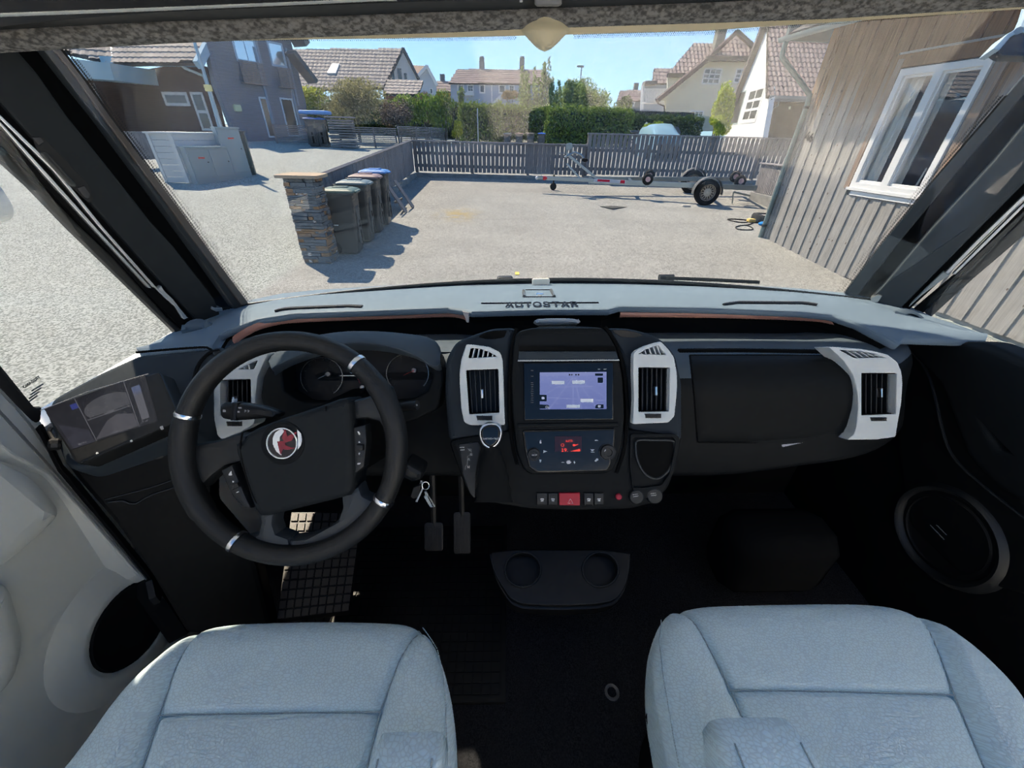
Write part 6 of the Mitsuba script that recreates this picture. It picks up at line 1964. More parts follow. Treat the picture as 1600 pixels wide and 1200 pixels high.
# ---- console plane
PC = facing(885, 600, 0.775, 33)
pan('console_surround', PC, [(700, 690), (716, 684), (790, 672), (990, 670), (1062, 680), (1068, 690), (1058, 735), (1046, 765), (1024, 788), (985, 798), (900, 800), (830, 798), (755, 786), (728, 768), (716, 735)], -0.09, 0.004, 'plastic', DASH * 0.9, MD, 0.012, rnd=0.01)
CF = pan('console_frame', PC, [(806, 518), (828, 511), (942, 510), (952, 520), (966, 545), (975, 590), (978, 650), (974, 695), (962, 732), (950, 741), (830, 743), (818, 735), (806, 705), (800, 650), (798, 590), (801, 545)], -0.08, 0.018, 'plastic', DASH * 1.05, MD, 0.010, rnd=0.012)
for pts in ([(807, 514), (800, 545), (797, 590), (797, 640), (800, 690), (808, 725)], [(944, 511), (960, 535), (972, 570), (978, 620), (978, 665), (973, 705), (962, 738)]):
    put('console_groove', tube([PC.to3(PC.uv(x, y), 0.004)[0] for x, y in resample(cr(pts, 6, False), 30)], 0.004, 6), 'matte', BLK * 0.4, parent=CF)
# lid of the top compartment
lidb = [(813, 541), (816, 528), (824, 516), (838, 508.5), (882, 507), (930, 508), (942, 514), (952, 527), (960, 541)]
PT = facing(885, 530, 0.80, 55)
pan('top_lid', PT, lidb, -0.03, 0.012, 'plastic', DASH_SKYLIT * 0.9, CF, 0.010, rnd=0.006)
put('lid_seam', tube([PT.to3(PT.uv(x, y), 0.0125)[0] for x, y in resample(cr([(846, 541), (850, 531), (855, 524), (870, 524), (877, 529), (881, 532), (888, 532), (893, 530), (899, 524), (915, 524), (922, 534), (925, 541)], 4, False), 60)], 0.0008, 5), 'matte', BLK, parent=CF)
pan('lid_slot', PC, [(812, 540.5), (960, 541), (963, 548), (811, 548)], 0.016, 0.022, 'matte', BLK * 0.4, CF, 0.0)
pan('brow', PC, [(811, 548.5), (963, 548.5), (968, 562), (809, 563)], 0.014, 0.026, 'plastic', DASH_SKYLIT * 0.45, CF, 0.004)
pan('bright_line', PC, [(809, 562.5), (968, 561.5), (968, 563.5), (809, 564.5)], 0.018, 0.0275, 'satin', (0.35, 0.38, 0.4), CF)
# dome lamp behind the lid
DL = thing('cabin_sensor', 'small clear oval cabin sensor standing on the dashboard behind the console', 'sensor')
pan('dome', facing(870, 502, 0.86, 30), [(834, 501), (842, 497.5), (865, 496.5), (895, 497), (905, 499.5), (909, 502), (904, 505), (880, 506), (845, 506.5), (838, 504)], -0.03, 0.012, 'gloss', (0.42, 0.44, 0.45), DL, 0.008, rnd=0.004, seg=4)
pan('foot', facing(870, 505, 0.87, 30), [(840, 503), (902, 502), (900, 509), (843, 509)], -0.03, 0.0, 'satin', BLK, DL)

# head unit with the lit map
HU = thing('navigation_radio', 'black double height navigation radio with a lit map screen in the centre console', 'radio')
pan('bezel', PC, [(818, 567), (959, 565.5), (959, 656), (819, 657)], 0.012, 0.024, 'gloss', BLK, HU, 0.003)


def _map(p, n, uv):
    x, y = uv.x, uv.y
    c = mix((0.20, 0.25, 0.62), (0.27, 0.33, 0.72), y + 0.25 * (noise(x * 9, y * 9) - 0.5))
    line = lambda a, b, w: smoothstep(w, w * 0.3, dr.abs(x - a - b * (y - 0.62)))
    r = line(0.5, 0.0, 0.008)
    for a, b in ((0.40, 0.42), (0.62, -0.40), (0.72, -0.85), (0.28, 0.9), (0.55, -0.12)):
        r = dr.maximum(r, line(a, b, 0.007))
    r = dr.maximum(r, smoothstep(0.010, 0.003, dr.abs(y - 0.60 - 0.02 * x)) * (x > 0.25) * (x < 0.8))
    r = dr.maximum(r, smoothstep(0.010, 0.003, dr.abs(y - 0.33 + 0.1 * x)))
    r = r * (y < 0.85)
    c = mix(c, (0.42, 0.48, 0.85), 0.6 * r)
    top = smoothstep(0.9, 0.92, y)
    return mix(c, (0.35, 0.40, 0.75), top * 0.5)


def quad_screen(P, corners, h):
    v = P.to3(P.poly(corners), h)
    N = 12
    t = np.linspace(0, 1, N)
    g = np.array([[(v[0] * (1 - a) + v[1] * a) * (1 - b) + (v[3] * (1 - a) + v[2] * a) * b for b in t] for a in t])
    uv = np.array([[(a, b) for b in t] for a in t]).reshape(-1, 2)
    m = grid(g)
    if np.asarray(m.face_normals)[0] @ P.n < 0:
        m = grid(g, flip=True)
    return m, uv


SCREEN = 0.115
CAMK = 0.08
m, uv = quad_screen(PC, [(842, 638.5), (943, 638), (943, 581.5), (842, 582.5)], 0.0245)
sk = put('screen', m, 'matte', (0.02, 0.02, 0.02), smooth=False, parent=HU, uv=uv, emitter={'type': 'area', 'radiance': proc(lambda p, n, uv: _map(p, n, uv) * SCREEN)}, label='lit map display')
for x0, y0, x1, y1 in ((862, 595, 882, 600.5), (894, 594.5, 914, 600), (907, 623, 927, 628.5), (885, 632.5, 906, 637.5)):
    pan('map_label', PC, [(x0, y1), (x1, y1), (x1, y0), (x0, y0)], 0.0245, 0.0249, 'matte', (0.75, 0.78, 0.85), sk)
for pts in ([(842, 638.5), (858, 638.5), (858, 634), (856, 632.5), (842, 632)], [(930, 638), (943, 638), (943, 632), (933, 632), (930.5, 634)], [(843, 617), (854, 617), (854, 627), (843, 627)], [(930, 583.5), (942, 583.5), (942, 587), (930, 587)], [(934, 590), (942, 590), (942, 598), (934, 598)]):
    pan('map_button', PC, pts, 0.0245, 0.0252, 'gloss', BLK * 1.5, sk, rnd=0.001)
for x, y in ((848.5, 622), (936.5, 635)):
    pan('map_icon', PC, [(x - 2.2, y - 2), (x + 2.2, y - 2), (x + 2.2, y + 2), (x - 2.2, y + 2)], 0.0252, 0.0256, 'matte', (0.7, 0.7, 0.8), sk, rnd=0.001)
for x in (889, 892.5, 899, 903):
    pan('map_icon', PC, [(x, 584.5), (x + 2, 584.5), (x + 2, 586.5), (x, 586.5)], 0.0245, 0.0252, 'matte', BLK, sk)
tm = meshkit.text_mesh('GV', 0.006, 0.0005, True)
tv = np.asarray(tm.vertices)
put('map_lettering', TM(PC.to3(PC.uv(850, 637) + tv[:, :2] * 0.75, 0.0253 + tv[:, 2]), tm.faces), 'matte', (0.7, 0.7, 0.75), smooth=False, parent=sk)
for k, y in enumerate((578, 587, 597, 600, 603.5, 607, 610.5, 614, 617.5, 621, 624.5, 628)):
    pan('side_key', PC, [(829.5, y), (833.5, y), (833.5, y + 1.7), (829.5, y + 1.7)], 0.024, 0.0255, 'satin', (0.06, 0.06, 0.062), HU)
for x in (934, 943.5):
    pan('bezel_mark', PC, [(x, 576), (x + 4, 576), (x + 4, 577.5), (x, 577.5)], 0.024, 0.0245, 'matte', (0.3, 0.3, 0.3), HU)

# climate panel
CP = pan('climate_panel', PC, [(816, 672), (962, 669), (961, 692), (954, 728), (948, 737), (838, 739), (826, 730), (819, 700)], 0.010, 0.022, 'gloss', BLK * 1.1, MD, 0.004, rnd=0.006)
pan('divider', PC, [(808, 662), (966, 660), (967, 667), (809, 669)], 0.014, 0.022, 'plastic', DASH * 1.2, CP, 0.003)
pan('display', PC, [(867, 682), (909, 681.5), (909, 705), (867, 705.5)], 0.022, 0.024, 'gloss', (0.035, 0.008, 0.01), CP, 0.0)
red = []
for txt, x, y, h in (('AUTO', 881, 687.8, 0.0042), ('19.', 874.2, 702.6, 0.0078)):
    tm = meshkit.text_mesh(txt, h, 0.0006, True)
    tv = np.asarray(tm.vertices)
    red.append(TM(PC.to3(PC.uv(x, y) + tv[:, :2] * 0.82, 0.0242 + tv[:, 2]), tm.faces))
red.append(PC.mesh(slab(PC.poly([(888, 702), (903, 702), (903, 698)]), 0.0242, 0.0248)))
ring = [PC.to3(PC.uv(876.5 + 2.2 * math.cos(t), 692.5 + 2.2 * math.sin(t)), 0.0245)[0] for t in np.linspace(0, 2 * math.pi, 14)]
red.append(tube(ring, 0.0005, 5))
red.append(PC.mesh(slab(PC.poly([(891, 692.5), (894, 690.5), (896, 692), (900, 691), (900, 692), (896, 693.5), (894, 694.5)]), 0.0242, 0.0248)))
put('red_readout', cat(red), 'matte', (0.6, 0.05, 0.04), smooth=False, parent=CP, emitter=emit((0.12, 0.008, 0.006)), label='glowing red readout AUTO 19', kind='stuff')
for x, y, r, lab in ((833, 706.5, 9.5, 'rotary knob marked AUTO'), (944.5, 703, 11.5, 'rotary fan knob')):
    o = PC.to3(PC.uv(x, y), 0.022)[0]
    rr = r / 605 * 0.77
    kk = put('knob', lathe([(rr, 0), (rr, 0.005), (rr * 0.93, 0.008), (rr * 0.55, 0.008), (rr * 0.5, 0.0065), (0, 0.0065)], o, PC.n, 28), 'satin', BLK * 1.4, parent=CP, label=lab)
    put('knob_ring', lathe([(rr * 1.12, 0), (rr * 1.12, 0.002), (rr, 0.002), (rr, 0)], o, PC.n, 28), 'satin', DASH * 1.5, parent=kk)
tm = meshkit.text_mesh('AUTO', 0.0034, 0.0005, True)
tv = np.asarray(tm.vertices)
put('knob_lettering', TM(PC.to3(PC.uv(829.5, 707.8) + tv[:, :2] * 0.8, 0.030 + tv[:, 2]), tm.faces), 'matte', (0.5, 0.5, 0.5), smooth=False, parent=CP)
W_ = (0.62, 0.63, 0.64)
for pts in ([(843, 693), (846, 693), (845.4, 688), (844.5, 687), (843.6, 688)], [(849, 703.5), (854, 705), (854.5, 705.6), (849, 707.5)], [(842.5, 718), (846, 718), (844.8, 722.5), (843.8, 722.5)], [(877.5, 722), (881.5, 722), (881.5, 722.9), (877.5, 722.9)], [(887, 719.5), (890, 719.5), (893, 722.3), (890, 725), (887, 725), (884.5, 722.3)], [(896, 721.8), (899, 721.8), (899, 723), (896, 723)], [(897, 720.6), (898.1, 720.6), (898.1, 724.4), (897, 724.4)], [(929.5, 687.5), (934.5, 687.5), (934.5, 688.8), (929.5, 688.8)],
            [(922.5, 702), (929, 702), (927, 704.5), (924.5, 704.5)], [(923, 706), (929, 706), (929, 707), (923, 707)], [(929, 720), (932.5, 716), (935, 717), (935, 719), (931, 721.5)], [(942.6, 702.4), (944.5, 700.6), (946.4, 702.4), (946.4, 704.6), (944.5, 706), (942.6, 704.6)]):
    pan('symbol', PC, pts, 0.021 if pts[0][0] < 940 else 0.028, 0.0226 if pts[0][0] < 940 else 0.0294, 'matte', W_, CP)
# switch row
for x0, x1 in ((838, 856), (856, 872), (912, 928), (928, 944)):
    bk = pan('switch', PC, [(x0 + 0.6, 770.5), (x1 - 0.6, 770.5), (x1 - 0.6, 789), (x0 + 0.6, 789)], 0.002, 0.009, 'satin', DASH * 0.8, MD, 0.002)
    c = (x0 + x1) / 2
    for pts in ([(c - 3, 779), (c + 3, 779), (c + 3, 780.3), (c - 3, 780.3)], [(c - 2, 781.5), (c + 2, 781.5), (c + 2, 783.3), (c - 2, 783.3)]):
        pan('symbol', PC, pts, 0.009, 0.0095, 'matte', W_, bk)
hz_ = pan('hazard_switch', PC, [(874, 770.5), (906.5, 770.5), (906.5, 790), (874, 790)], 0.002, 0.010, 'satin', (0.38, 0.012, 0.03), MD, 0.002, label='red hazard switch with a triangle')
tri = [PC.to3(PC.uv(x, y), 0.0105)[0] for x, y in ((890, 777), (894, 784), (886, 784), (890, 777))]
put('triangle', tube(tri, 0.0007, 5), 'matte', (0.75, 0.5, 0.5), parent=hz_)
o = PC.to3(PC.uv(965, 774.5), 0.004)[0]
put('red_button', lathe([(0.006, 0), (0.006, 0.006), (0.004, 0.008), (0, 0.008)], o, PC.n, 16), 'satin', (0.35, 0.015, 0.04), parent=MD)
for x, y, r in ((992.5, 774.5, 11.5), (1020.5, 773, 12.5)):
    o = PC.to3(PC.uv(x, y), 0.003)[0]
    rr = r / 605 * 0.73
    sk2 = put('socket_cap', lathe([(rr * 1.1, 0), (rr * 1.1, 0.003), (rr, 0.007), (rr * 0.9, 0.008), (0, 0.008)], o, PC.n, 28), 'satin', DASH * 1.1, parent=MD)
    pan('symbol', PC, [(x - 4, y - 2), (x + 4, y - 3), (x + 4, y - 2), (x - 4, y - 1)], 0.011, 0.0115, 'matte', (0.3, 0.3, 0.3), sk2)
    pan('symbol', PC, [(x - 3, y + 1), (x + 5, y), (x + 5, y + 1.2), (x - 3, y + 2.2)], 0.011, 0.0115, 'matte', (0.3, 0.3, 0.3), sk2)
# cup pocket right of the climate panel
pan('pocket_rim', PC, [(985, 678), (1054, 678), (1062, 684), (1060, 705), (1052, 740), (1036, 768), (1008, 780), (990, 770), (984, 730)], 0.002, 0.010, 'plastic', DASH * 1.1, MD, 0.0015, [[(990, 684), (1052, 683), (1055, 688), (1053, 708), (1046, 740), (1034, 758), (1005, 762), (989, 762), (987, 720)]], rnd=0.006)
po = cr([(994, 688), (1020, 687), (1048, 688), (1052, 696), (1051, 712), (1044, 732), (1030, 745), (1018, 746), (1005, 738), (995, 720), (992, 704)], 4)
put('pocket_ring', tube([PC.to3(PC.uv(x, y), 0.006)[0] for x, y in po], 0.0026, 6, closed=True), 'satin', DASH * 2.2, parent=MD)
pan('pocket', PC, [tuple(p) for p in po], -0.004, 0.005, 'matte', BLK * 0.5, MD)

# gear lever
GL = thing('gear_lever', 'short gear lever with a chrome rimmed glossy knob left of the centre console', 'gear lever')
PGk = facing(768, 681, 0.70, 33)
kn = cr([(768, 661), (778, 663), (784, 671), (784, 682), (779, 694), (770, 701.5), (763, 701.5), (754, 695), (748.5, 683), (749, 671), (757, 663)], 5)
pan('knob_rim', PGk, [tuple(p) for p in kn], -0.02, 0.004, 'chrome', None, GL, 0.004, seg=4)
c_ = np.array([766.5, 681])
pan('knob_cap', PGk, [tuple(c_ + (p - c_) * 0.86) for p in kn], 0.0, 0.0075, 'gloss', BLK, GL, 0.005, seg=4)
tm = meshkit.text_mesh('Comfort-matic', 0.0043, 0.0004, False)
tv = np.asarray(tm.vertices)
put('knob_lettering', TM(PGk.to3(PGk.uv(752.5, 686) + tv[:, :2] * (30 * 0.7 / 605 / tv[:, 0].max()), 0.0076 + tv[:, 2]), tm.faces), 'matte', (0.55, 0.55, 0.55), smooth=False, parent=GL)
bo = []
for t in np.linspace(0, 1, 10):
    y = 698 + (785 - 698) * t
    hw = np.interp(t, [0, 0.15, 0.5, 1], [12, 17, 24, 29])
    d = np.interp(t, [0, 1], [0.715, 0.735])
    cx_ = np.interp(t, [0, 1], [768, 772])
    wob = 1 + 0.06 * math.sin(t * 26)
    bo.append([vd(cx_ + hw * wob * math.cos(a), y + 4 * math.sin(a) * 0, d - 0.02 * math.sin(a) * wob) for a in np.linspace(0, math.pi, 15)])
put('gaiter', grid(np.array(bo), flip=True), 'matte', DASH * 0.7, smooth=60, parent=GL)
pan('gate_plate', PC, [(716, 694), (748, 690), (752, 700), (744, 740), (742, 780), (734, 772), (722, 740)], 0.003, 0.008, 'satin', DASH * 1.1, GL, 0.003, rnd=0.004)
for pts in ([(718, 698.5), (725.5, 698), (725.5, 699.5), (718, 700)], [(719, 702.5), (726, 702), (726, 703.5), (719, 704)]):
    pan('gate_mark', PC, pts, 0.008, 0.0085, 'matte', (0.35, 0.35, 0.35), GL)
for ch, x, y in (('R', 733, 704), ('N', 735, 711), ('A', 731.5, 718), ('M', 730.5, 730)):
    tm = meshkit.text_mesh(ch, 0.0052, 0.0004, True)
    tv = np.asarray(tm.vertices)
    put('gate_letter', TM(PC.to3(PC.uv(x, y) + tv[:, :2] * 0.9, 0.0082 + tv[:, 2]), tm.faces), 'matte', (0.42, 0.42, 0.42), smooth=False, parent=GL)
put('gate_slot', tube([PC.to3(PC.uv(x, y), 0.0085)[0] for x, y in ((731, 700), (737, 701), (737, 708), (731, 712), (731, 724), (728, 727), (728, 733))], 0.0005, 5), 'matte', (0.3, 0.3, 0.3), parent=GL)


# ---- air vents
def vent(P, outline, opening, grille, wheel, slats, knob, parent, label, gsl, h=0.016, z0=0.0):
    vk = pan('air_vent', P, outline, z0, h, 'satin', SILV, parent, 0.0022, [opening, grille], rnd=0.004, label=label, seg=3)
    for q in (opening, grille):
        c = np.mean(q, 0)
        pan('vent_back', P, [tuple(c + (np.array(p) - c) * 1.06) for p in q], -0.035, -0.018, 'matte', BLK * 0.3, vk)
    for q in (opening, grille):
        c = np.mean(q, 0)
        pan('vent_liner', P, [tuple(c + (np.array(p) - c) * 1.01) for p in q], -0.035, h - 0.004, 'matte', BLK * 0.5, vk, 0.0, [[tuple(c + (np.array(p) - c) * 0.965) for p in q]])
    o = np.array(opening, float)
    for k in range(slats):
        t = (k + 0.75) / (slats + 0.5)
        a, b = o[0] + (o[1] - o[0]) * t, o[3] + (o[2] - o[3]) * t
        pan('vent_slat', P, [(a[0] - 0.7, a[1]), (a[0] + 0.7, a[1]), (b[0] + 0.7, b[1]), (b[0] - 0.7, b[1])], -0.02, 0.002, 'satin', DASH * 1.8, vk)
    for a, b in gsl:
        pan('grille_bar', P, [(a[0] - 1, a[1]), (a[0] + 1, a[1]), (b[0] + 1, b[1]), (b[0] - 1, b[1])], -0.012, h - 0.004, 'satin', SILV * 0.9, vk)
    pan('vent_knob', P, [(knob[0] - 2, knob[1] - 6.5), (knob[0] + 2, knob[1] - 7.5), (knob[0] + 2.4, knob[1] + 7), (knob[0] - 1.2, knob[1] + 7)], 0.0, 0.012, 'chrome', None, vk, 0.002)
    x0, y0, x1, y1 = wheel
    pan('thumbwheel', P, [(x0, y0), (x1, y0), (x1, y1), (x0 + 2, y1)], h - 0.008, h + 0.003, 'satin', BLK, vk, 0.001)
    n = 7
    for k in range(n):
        x = x0 + 3 + (x1 - x0 - 5) * k / n
        pan('wheel_rib', P, [(x, y0 + 1), (x + 0.9, y0 + 1), (x + 0.9, y1 - 1), (x, y1 - 1)], h + 0.003, h + 0.0045, 'satin', BLK * 2.2, vk)
    return vk


V1 = facing(755, 600, 0.765, 31)
vent(V1, [(728.5, 537.5), (744, 538.8), (765, 542), (781, 550), (785.5, 562), (787.5, 625), (789, 664.5), (735, 664.8), (725, 660), (720.5, 640), (718, 600), (718, 580), (721, 560)], [(728, 578.5), (778.5, 576.5), (780, 645), (733, 647.5)], [(735.5, 543.5), (750, 545), (764, 550), (776.5, 557), (731.5, 559.5)], (744, 650, 769, 656.8), 6, (753, 615.5), MD, 'silver air vent left of the centre console',
     [((741.5, 544), (738, 559)), ((748.8, 545), (746, 558.8)), ((756, 547), (753.8, 558.4)), ((763, 549.5), (761.6, 558)), ((770, 553), (769.4, 557.6))])
V2 = facing(1023, 600, 0.765, 31)
vent(V2, [(1032.5, 533), (1044.5, 545), (1053.5, 558), (1058, 583), (1058.5, 605), (1056.5, 628), (1054, 651), (1044.5, 660.5), (988.3, 663), (990.5, 625), (989, 575), (989.5, 552), (996, 546), (1010, 539.5)], [(998, 574), (1046.8, 574.5), (1045.3, 643), (998, 643.8)], [(998, 553), (1010, 545.7), (1029, 539.3), (1040.5, 554.3)], (1007.8, 646.8, 1033.3, 653.5), 6, (1025.5, 611), MD, 'silver air vent right of the centre console',
     [((1001, 551), (1003.5, 553.8)), ((1007.5, 547), (1010, 554)), ((1014.5, 544.5), (1018, 554.2)), ((1021, 542), (1025.5, 554.4)), ((1026.5, 540.3), (1032.5, 554.4))])
V3 = facing(1372, 610, 0.83, 28, -6)
vent(V3, [(1294, 541.5), (1311, 542.3), (1345, 545), (1366, 548.5), (1388, 554), (1403, 566), (1409.5, 582), (1411, 600), (1409, 630), (1404.5, 655), (1400, 683), (1370, 687), (1323, 687.5), (1334, 679), (1338, 668), (1341, 640), (1340.5, 615), (1334.5, 588), (1319, 564)], [(1346.9, 583), (1401.6, 583), (1400, 647), (1346.9, 649.3)], [(1312, 546.5), (1345, 549), (1366, 552.5), (1384, 558.6), (1336, 559.5)], (1361, 652.5, 1386, 658), 6, (1378.5, 614), MD, 'silver air vent at the passenger end of the dashboard',
     [((1323, 548), (1341, 559.3)), ((1335, 549), (1350, 559)), ((1346, 550), (1359, 558.8)), ((1356, 552), (1368, 558.6)), ((1367, 554), (1376, 558.4))], z0=-0.03)
V4 = facing(368, 620, 0.84, 28, 6)
vent(V4, [(331, 625), (333, 600), (342, 580), (361, 570), (385, 562), (403, 555), (419, 550), (412, 566), (403, 588), (399, 615), (398, 655), (396, 664), (375, 675), (346, 687), (339, 680), (333, 650)], [(344, 594), (391, 592.5), (392, 648), (343, 650)], [(372, 577), (388, 569), (402, 563), (396, 577)], (353, 659, 377, 666), 6, (363.5, 627), MD, 'silver air vent at the driver end of the dashboard, behind the steering wheel',
     [((380, 573), (382, 577)), ((388, 569), (390, 577))], z0=-0.03)
# shoulders of the console left and right (between vents and lid)
for pts, P in (([(700, 690), (694, 610), (696, 560), (712, 533), (745, 520), (770, 512), (800, 511), (806, 514), (799, 545), (796, 600), (798, 690)], facing(750, 590, 0.785, 33)), ([(948, 511), (985, 512), (1020, 521), (1040, 533), (1058, 555), (1068, 600), (1068, 690), (985, 690), (980, 640), (975, 570), (962, 535)], facing(1020, 590, 0.785, 33))):
    pan('console_shoulder', P, pts, -0.12, 0.006, 'plastic', DASH_SKYLIT * 0.35, MD, 0.014, rnd=0.012, seg=4)

# demister scoops in the shoulders
for px_, P, c_ in (([(747, 526), (757, 520), (772, 517), (792, 516), (788, 527), (770, 530), (758, 529.5)], facing(750, 590, 0.785, 33), BLK * 0.6), ([(956, 516), (975, 516), (993, 519), (1005, 524), (990, 528), (970, 526)], facing(1020, 590, 0.785, 33), np.array([0.06, 0.055, 0.05]))):
    pan('speaker_scoop', P, px_, 0.0, 0.0075, 'matte', c_, MD, rnd=0.004)
# ---- instruments
IC = thing('instrument_cluster', 'instrument cluster with two dial gauges under a curved hood, behind the steering wheel', 'instruments')
PI = facing(560, 590, 0.85, 30)
fr_ = [(438, 568), (455, 553), (480, 543), (560, 533), (640, 543), (668, 563), (676, 590), (668, 612), (640, 625), (560, 632), (470, 628), (444, 612)]
pan('housing', PI, [(425, 560), (450, 540), (500, 528), (560, 524), (640, 530), (684, 552), (694, 590), (684, 640), (640, 660), (500, 665), (440, 655), (416, 650), (406, 622), (410, 590)], -0.05, 0.02, 'plastic', DASH * 1.2, IC, 0.006, [fr_], rnd=0.012, seg=3)
pan('dial_plate', PI, [tuple(np.array([560, 585]) + (np.array(p) - [560, 585]) * 1.05) for p in fr_], -0.045, -0.035, 'satin', BLK * 0.5, IC)
for cx_, cy_, a0, a1, na, ncol, lab in ((492, 590, 130, 415, 205, (0.5, 0.48, 0.45), 'speed dial'), (631, 584, 140, 400, 215, (0.45, 0.03, 0.03), 'rev counter dial')):
    rr = 34
    arc = [PI.to3(PI.uv(cx_ + rr * math.cos(math.radians(a)), cy_ + rr * 0.93 * math.sin(math.radians(a))), -0.03)[0] for a in np.linspace(a0, a1, 40)]
    dk_ = put('gauge_ring', tube(arc, 0.0011, 6), 'metal', (0.38, 0.38, 0.38), parent=IC, label=lab)
    o = PI.to3(PI.uv(cx_ + 11, cy_ - 5), -0.032)[0]
    put('gauge_hub', lathe([(0.0062, 0), (0.0062, 0.006), (0.0052, 0.007), (0.0045, 0.005), (0, 0.005)], o, PI.n, 20), 'metal', (0.3, 0.3, 0.3), parent=dk_)
    put('gauge_needle', tube([o + PI.n * 0.005, PI.to3(PI.uv(cx_ - 6, cy_ + 3), -0.027)[0]], [0.0011, 0.0004], 5), 'satin', ncol, parent=dk_)
    for k in range(13):
        a = math.radians(a0 + (a1 - a0) * k / 12)
        put('gauge_tick', tube([PI.to3(PI.uv(cx_ + r_ * math.cos(a), cy_ + r_ * 0.93 * math.sin(a)), -0.034)[0] for r_ in (28, 32)], 0.0004, 4), 'matte', (0.12, 0.12, 0.12), parent=dk_)
for cx_ in (558, 576):
    o = PI.to3(PI.uv(cx_, 606), -0.032)[0]
    put('small_gauge', lathe([(0.0055, 0), (0.0055, 0.005), (0.0045, 0.006), (0.004, 0.004), (0, 0.004)], o, PI.n, 18), 'metal', (0.45, 0.45, 0.45), parent=IC)
put('red_needle', tube([PI.to3(PI.uv(555, 600), -0.028)[0], PI.to3(PI.uv(551, 592), -0.028)[0]], 0.001, 5), 'satin', (0.4, 0.03, 0.04), parent=IC)
pan('display_edge', PI, [(529, 587), (534, 586), (568, 586.5), (568, 587.5), (534, 588)], -0.035, -0.031, 'metal', (0.5, 0.5, 0.5), IC)
fe = [(424, 576), (432, 570), (450, 561), (475, 551.5), (510, 541), (550, 534.5), (595, 537), (633, 547), (655, 557), (668, 566), (680, 571), (688, 566)]
be = [(420, 566), (432, 552), (452, 540), (482, 528.5), (520, 521.5), (560, 519.5), (600, 519.5), (645, 522.5), (668, 527), (680, 533), (687, 542), (690, 554)]
fq, bq = resample(cr(fe, 5, False), 50), resample(cr(be, 5, False), 50)
hood = []
for k in range(50):
    s = k / 49
    d0 = 0.755 + 0.05 * abs(2 * s - 1) ** 3
    f, b = vd(fq[k, 0], fq[k, 1], d0), vd(bq[k, 0], bq[k, 1], 0.865)
    row = [f + (b - f) * 0.25 + np.array([0, 0, -0.025]), f + np.array([0, 0.006, -0.012]), f + np.array([0, 0, -0.004])]
    for t in (0.0, 0.2, 0.4, 0.6, 0.8, 1.0):
        row.append(f + (b - f) * t + np.array([0, 0, 0.012 * math.sin(math.pi * t)]))
    hood.append(row)
put('hood', shell(np.array(hood), 0.006), 'plastic', DASH_SKYLIT * 0.8, smooth=50, parent=IC)

# ---- left end: panels, camera monitor
LP = thing('left_dash_panel', 'black dashboard panel in the left corner carrying the camera monitor', 'panel')
PLp = plane3((90, 640, 0.745), (290, 600, 0.80), (110, 730, 0.70))
pan('upper_panel', PLp, [(68, 648), (78, 622), (110, 604), (160, 578), (218, 552), (331, 542), (345, 538), (352, 548), (338, 575), (320, 620), (300, 670), (120, 735), (98, 728)], -0.10, 0.0, 'plastic', DASH_SKYLIT * 0.4, LP, 0.014, rnd=0.012, seg=4)
put('seam', tube([PLp.to3(PLp.uv(x, y), 0.002)[0] for x, y in resample(cr([(214, 551.5), (270, 546.5), (318, 543.5), (329, 546), (334, 551)], 5, False), 20)], 0.0024, 6), 'matte', BLK * 0.5, parent=LP)
PLl = plane3((100, 735, 0.72), (300, 680, 0.80), (240, 900, 0.80))
pan('lower_panel', PLl, [(98, 724), (300, 664), (330, 700), (330, 800), (400, 880), (430, 1000), (290, 990), (236, 900), (180, 820), (120, 752)], -0.08, 0.0, 'plastic', DASH * 0.4, LP, 0.01, rnd=0.01)
put('flap_edge', tube([PLl.to3(PLl.uv(x, y), 0.002)[0] for x, y in resample(cr([(165, 780), (200, 771), (240, 760), (280, 746)], 5, False), 20)], 0.0014, 6), 'satin', DASH * 1.2, parent=LP)
put('flap_grip', tube([PLl.to3(PLl.uv(x, y), 0.002)[0] for x, y in resample(cr([(170, 784), (192, 782), (203, 786), (214, 786), (226, 779), (240, 772), (276, 760)], 5, False), 24)], 0.002, 6), 'satin', DASH * 0.9, parent=LP)
put('blanking_plug', lathe([(0.014, 0), (0.014, 0.002), (0.012, 0.003), (0.007, 0.003), (0.006, 0.001), (0, 0.001)], PLl.to3(PLl.uv(245, 707), 0.0)[0], PLl.n, 24), 'satin', DASH * 0.8, parent=LP)
put('plug_arm', tube([PLp.to3(PLp.uv(x, y), 0.012)[0] for x, y in ((268, 622), (271, 628), (277, 624), (275, 633), (279, 638))], 0.002, 6), 'metal', (0.12, 0.12, 0.12), parent=LP)
put('cable', tube([PLp.to3(PLp.uv(x, y), 0.003)[0] for x, y in resample(cr([(344, 549), (330, 552), (318, 562), (309, 576), (305, 592)], 5, False), 20)], 0.0035, 8), 'matte', BLK, parent=LP)
pan('cable_clip', PLp, [(331, 549), (345, 547), (346, 553), (333, 556)], 0.0, 0.008, 'satin', BLK, LP, 0.003, rnd=0.003)
CM = thing('camera_monitor', 'black camera monitor in the left corner showing dim split camera pictures', 'monitor')
PM = plane3((69, 645, 0.715), (246, 580, 0.755), (117, 725, 0.690))
pan('bezel', PM, [(68, 644), (74, 637), (243, 580), (250, 582), (280, 650), (274, 660), (123, 726), (115, 722)], -0.02, 0.016, 'satin', BLK * 1.4, CM, 0.006, rnd=0.006)


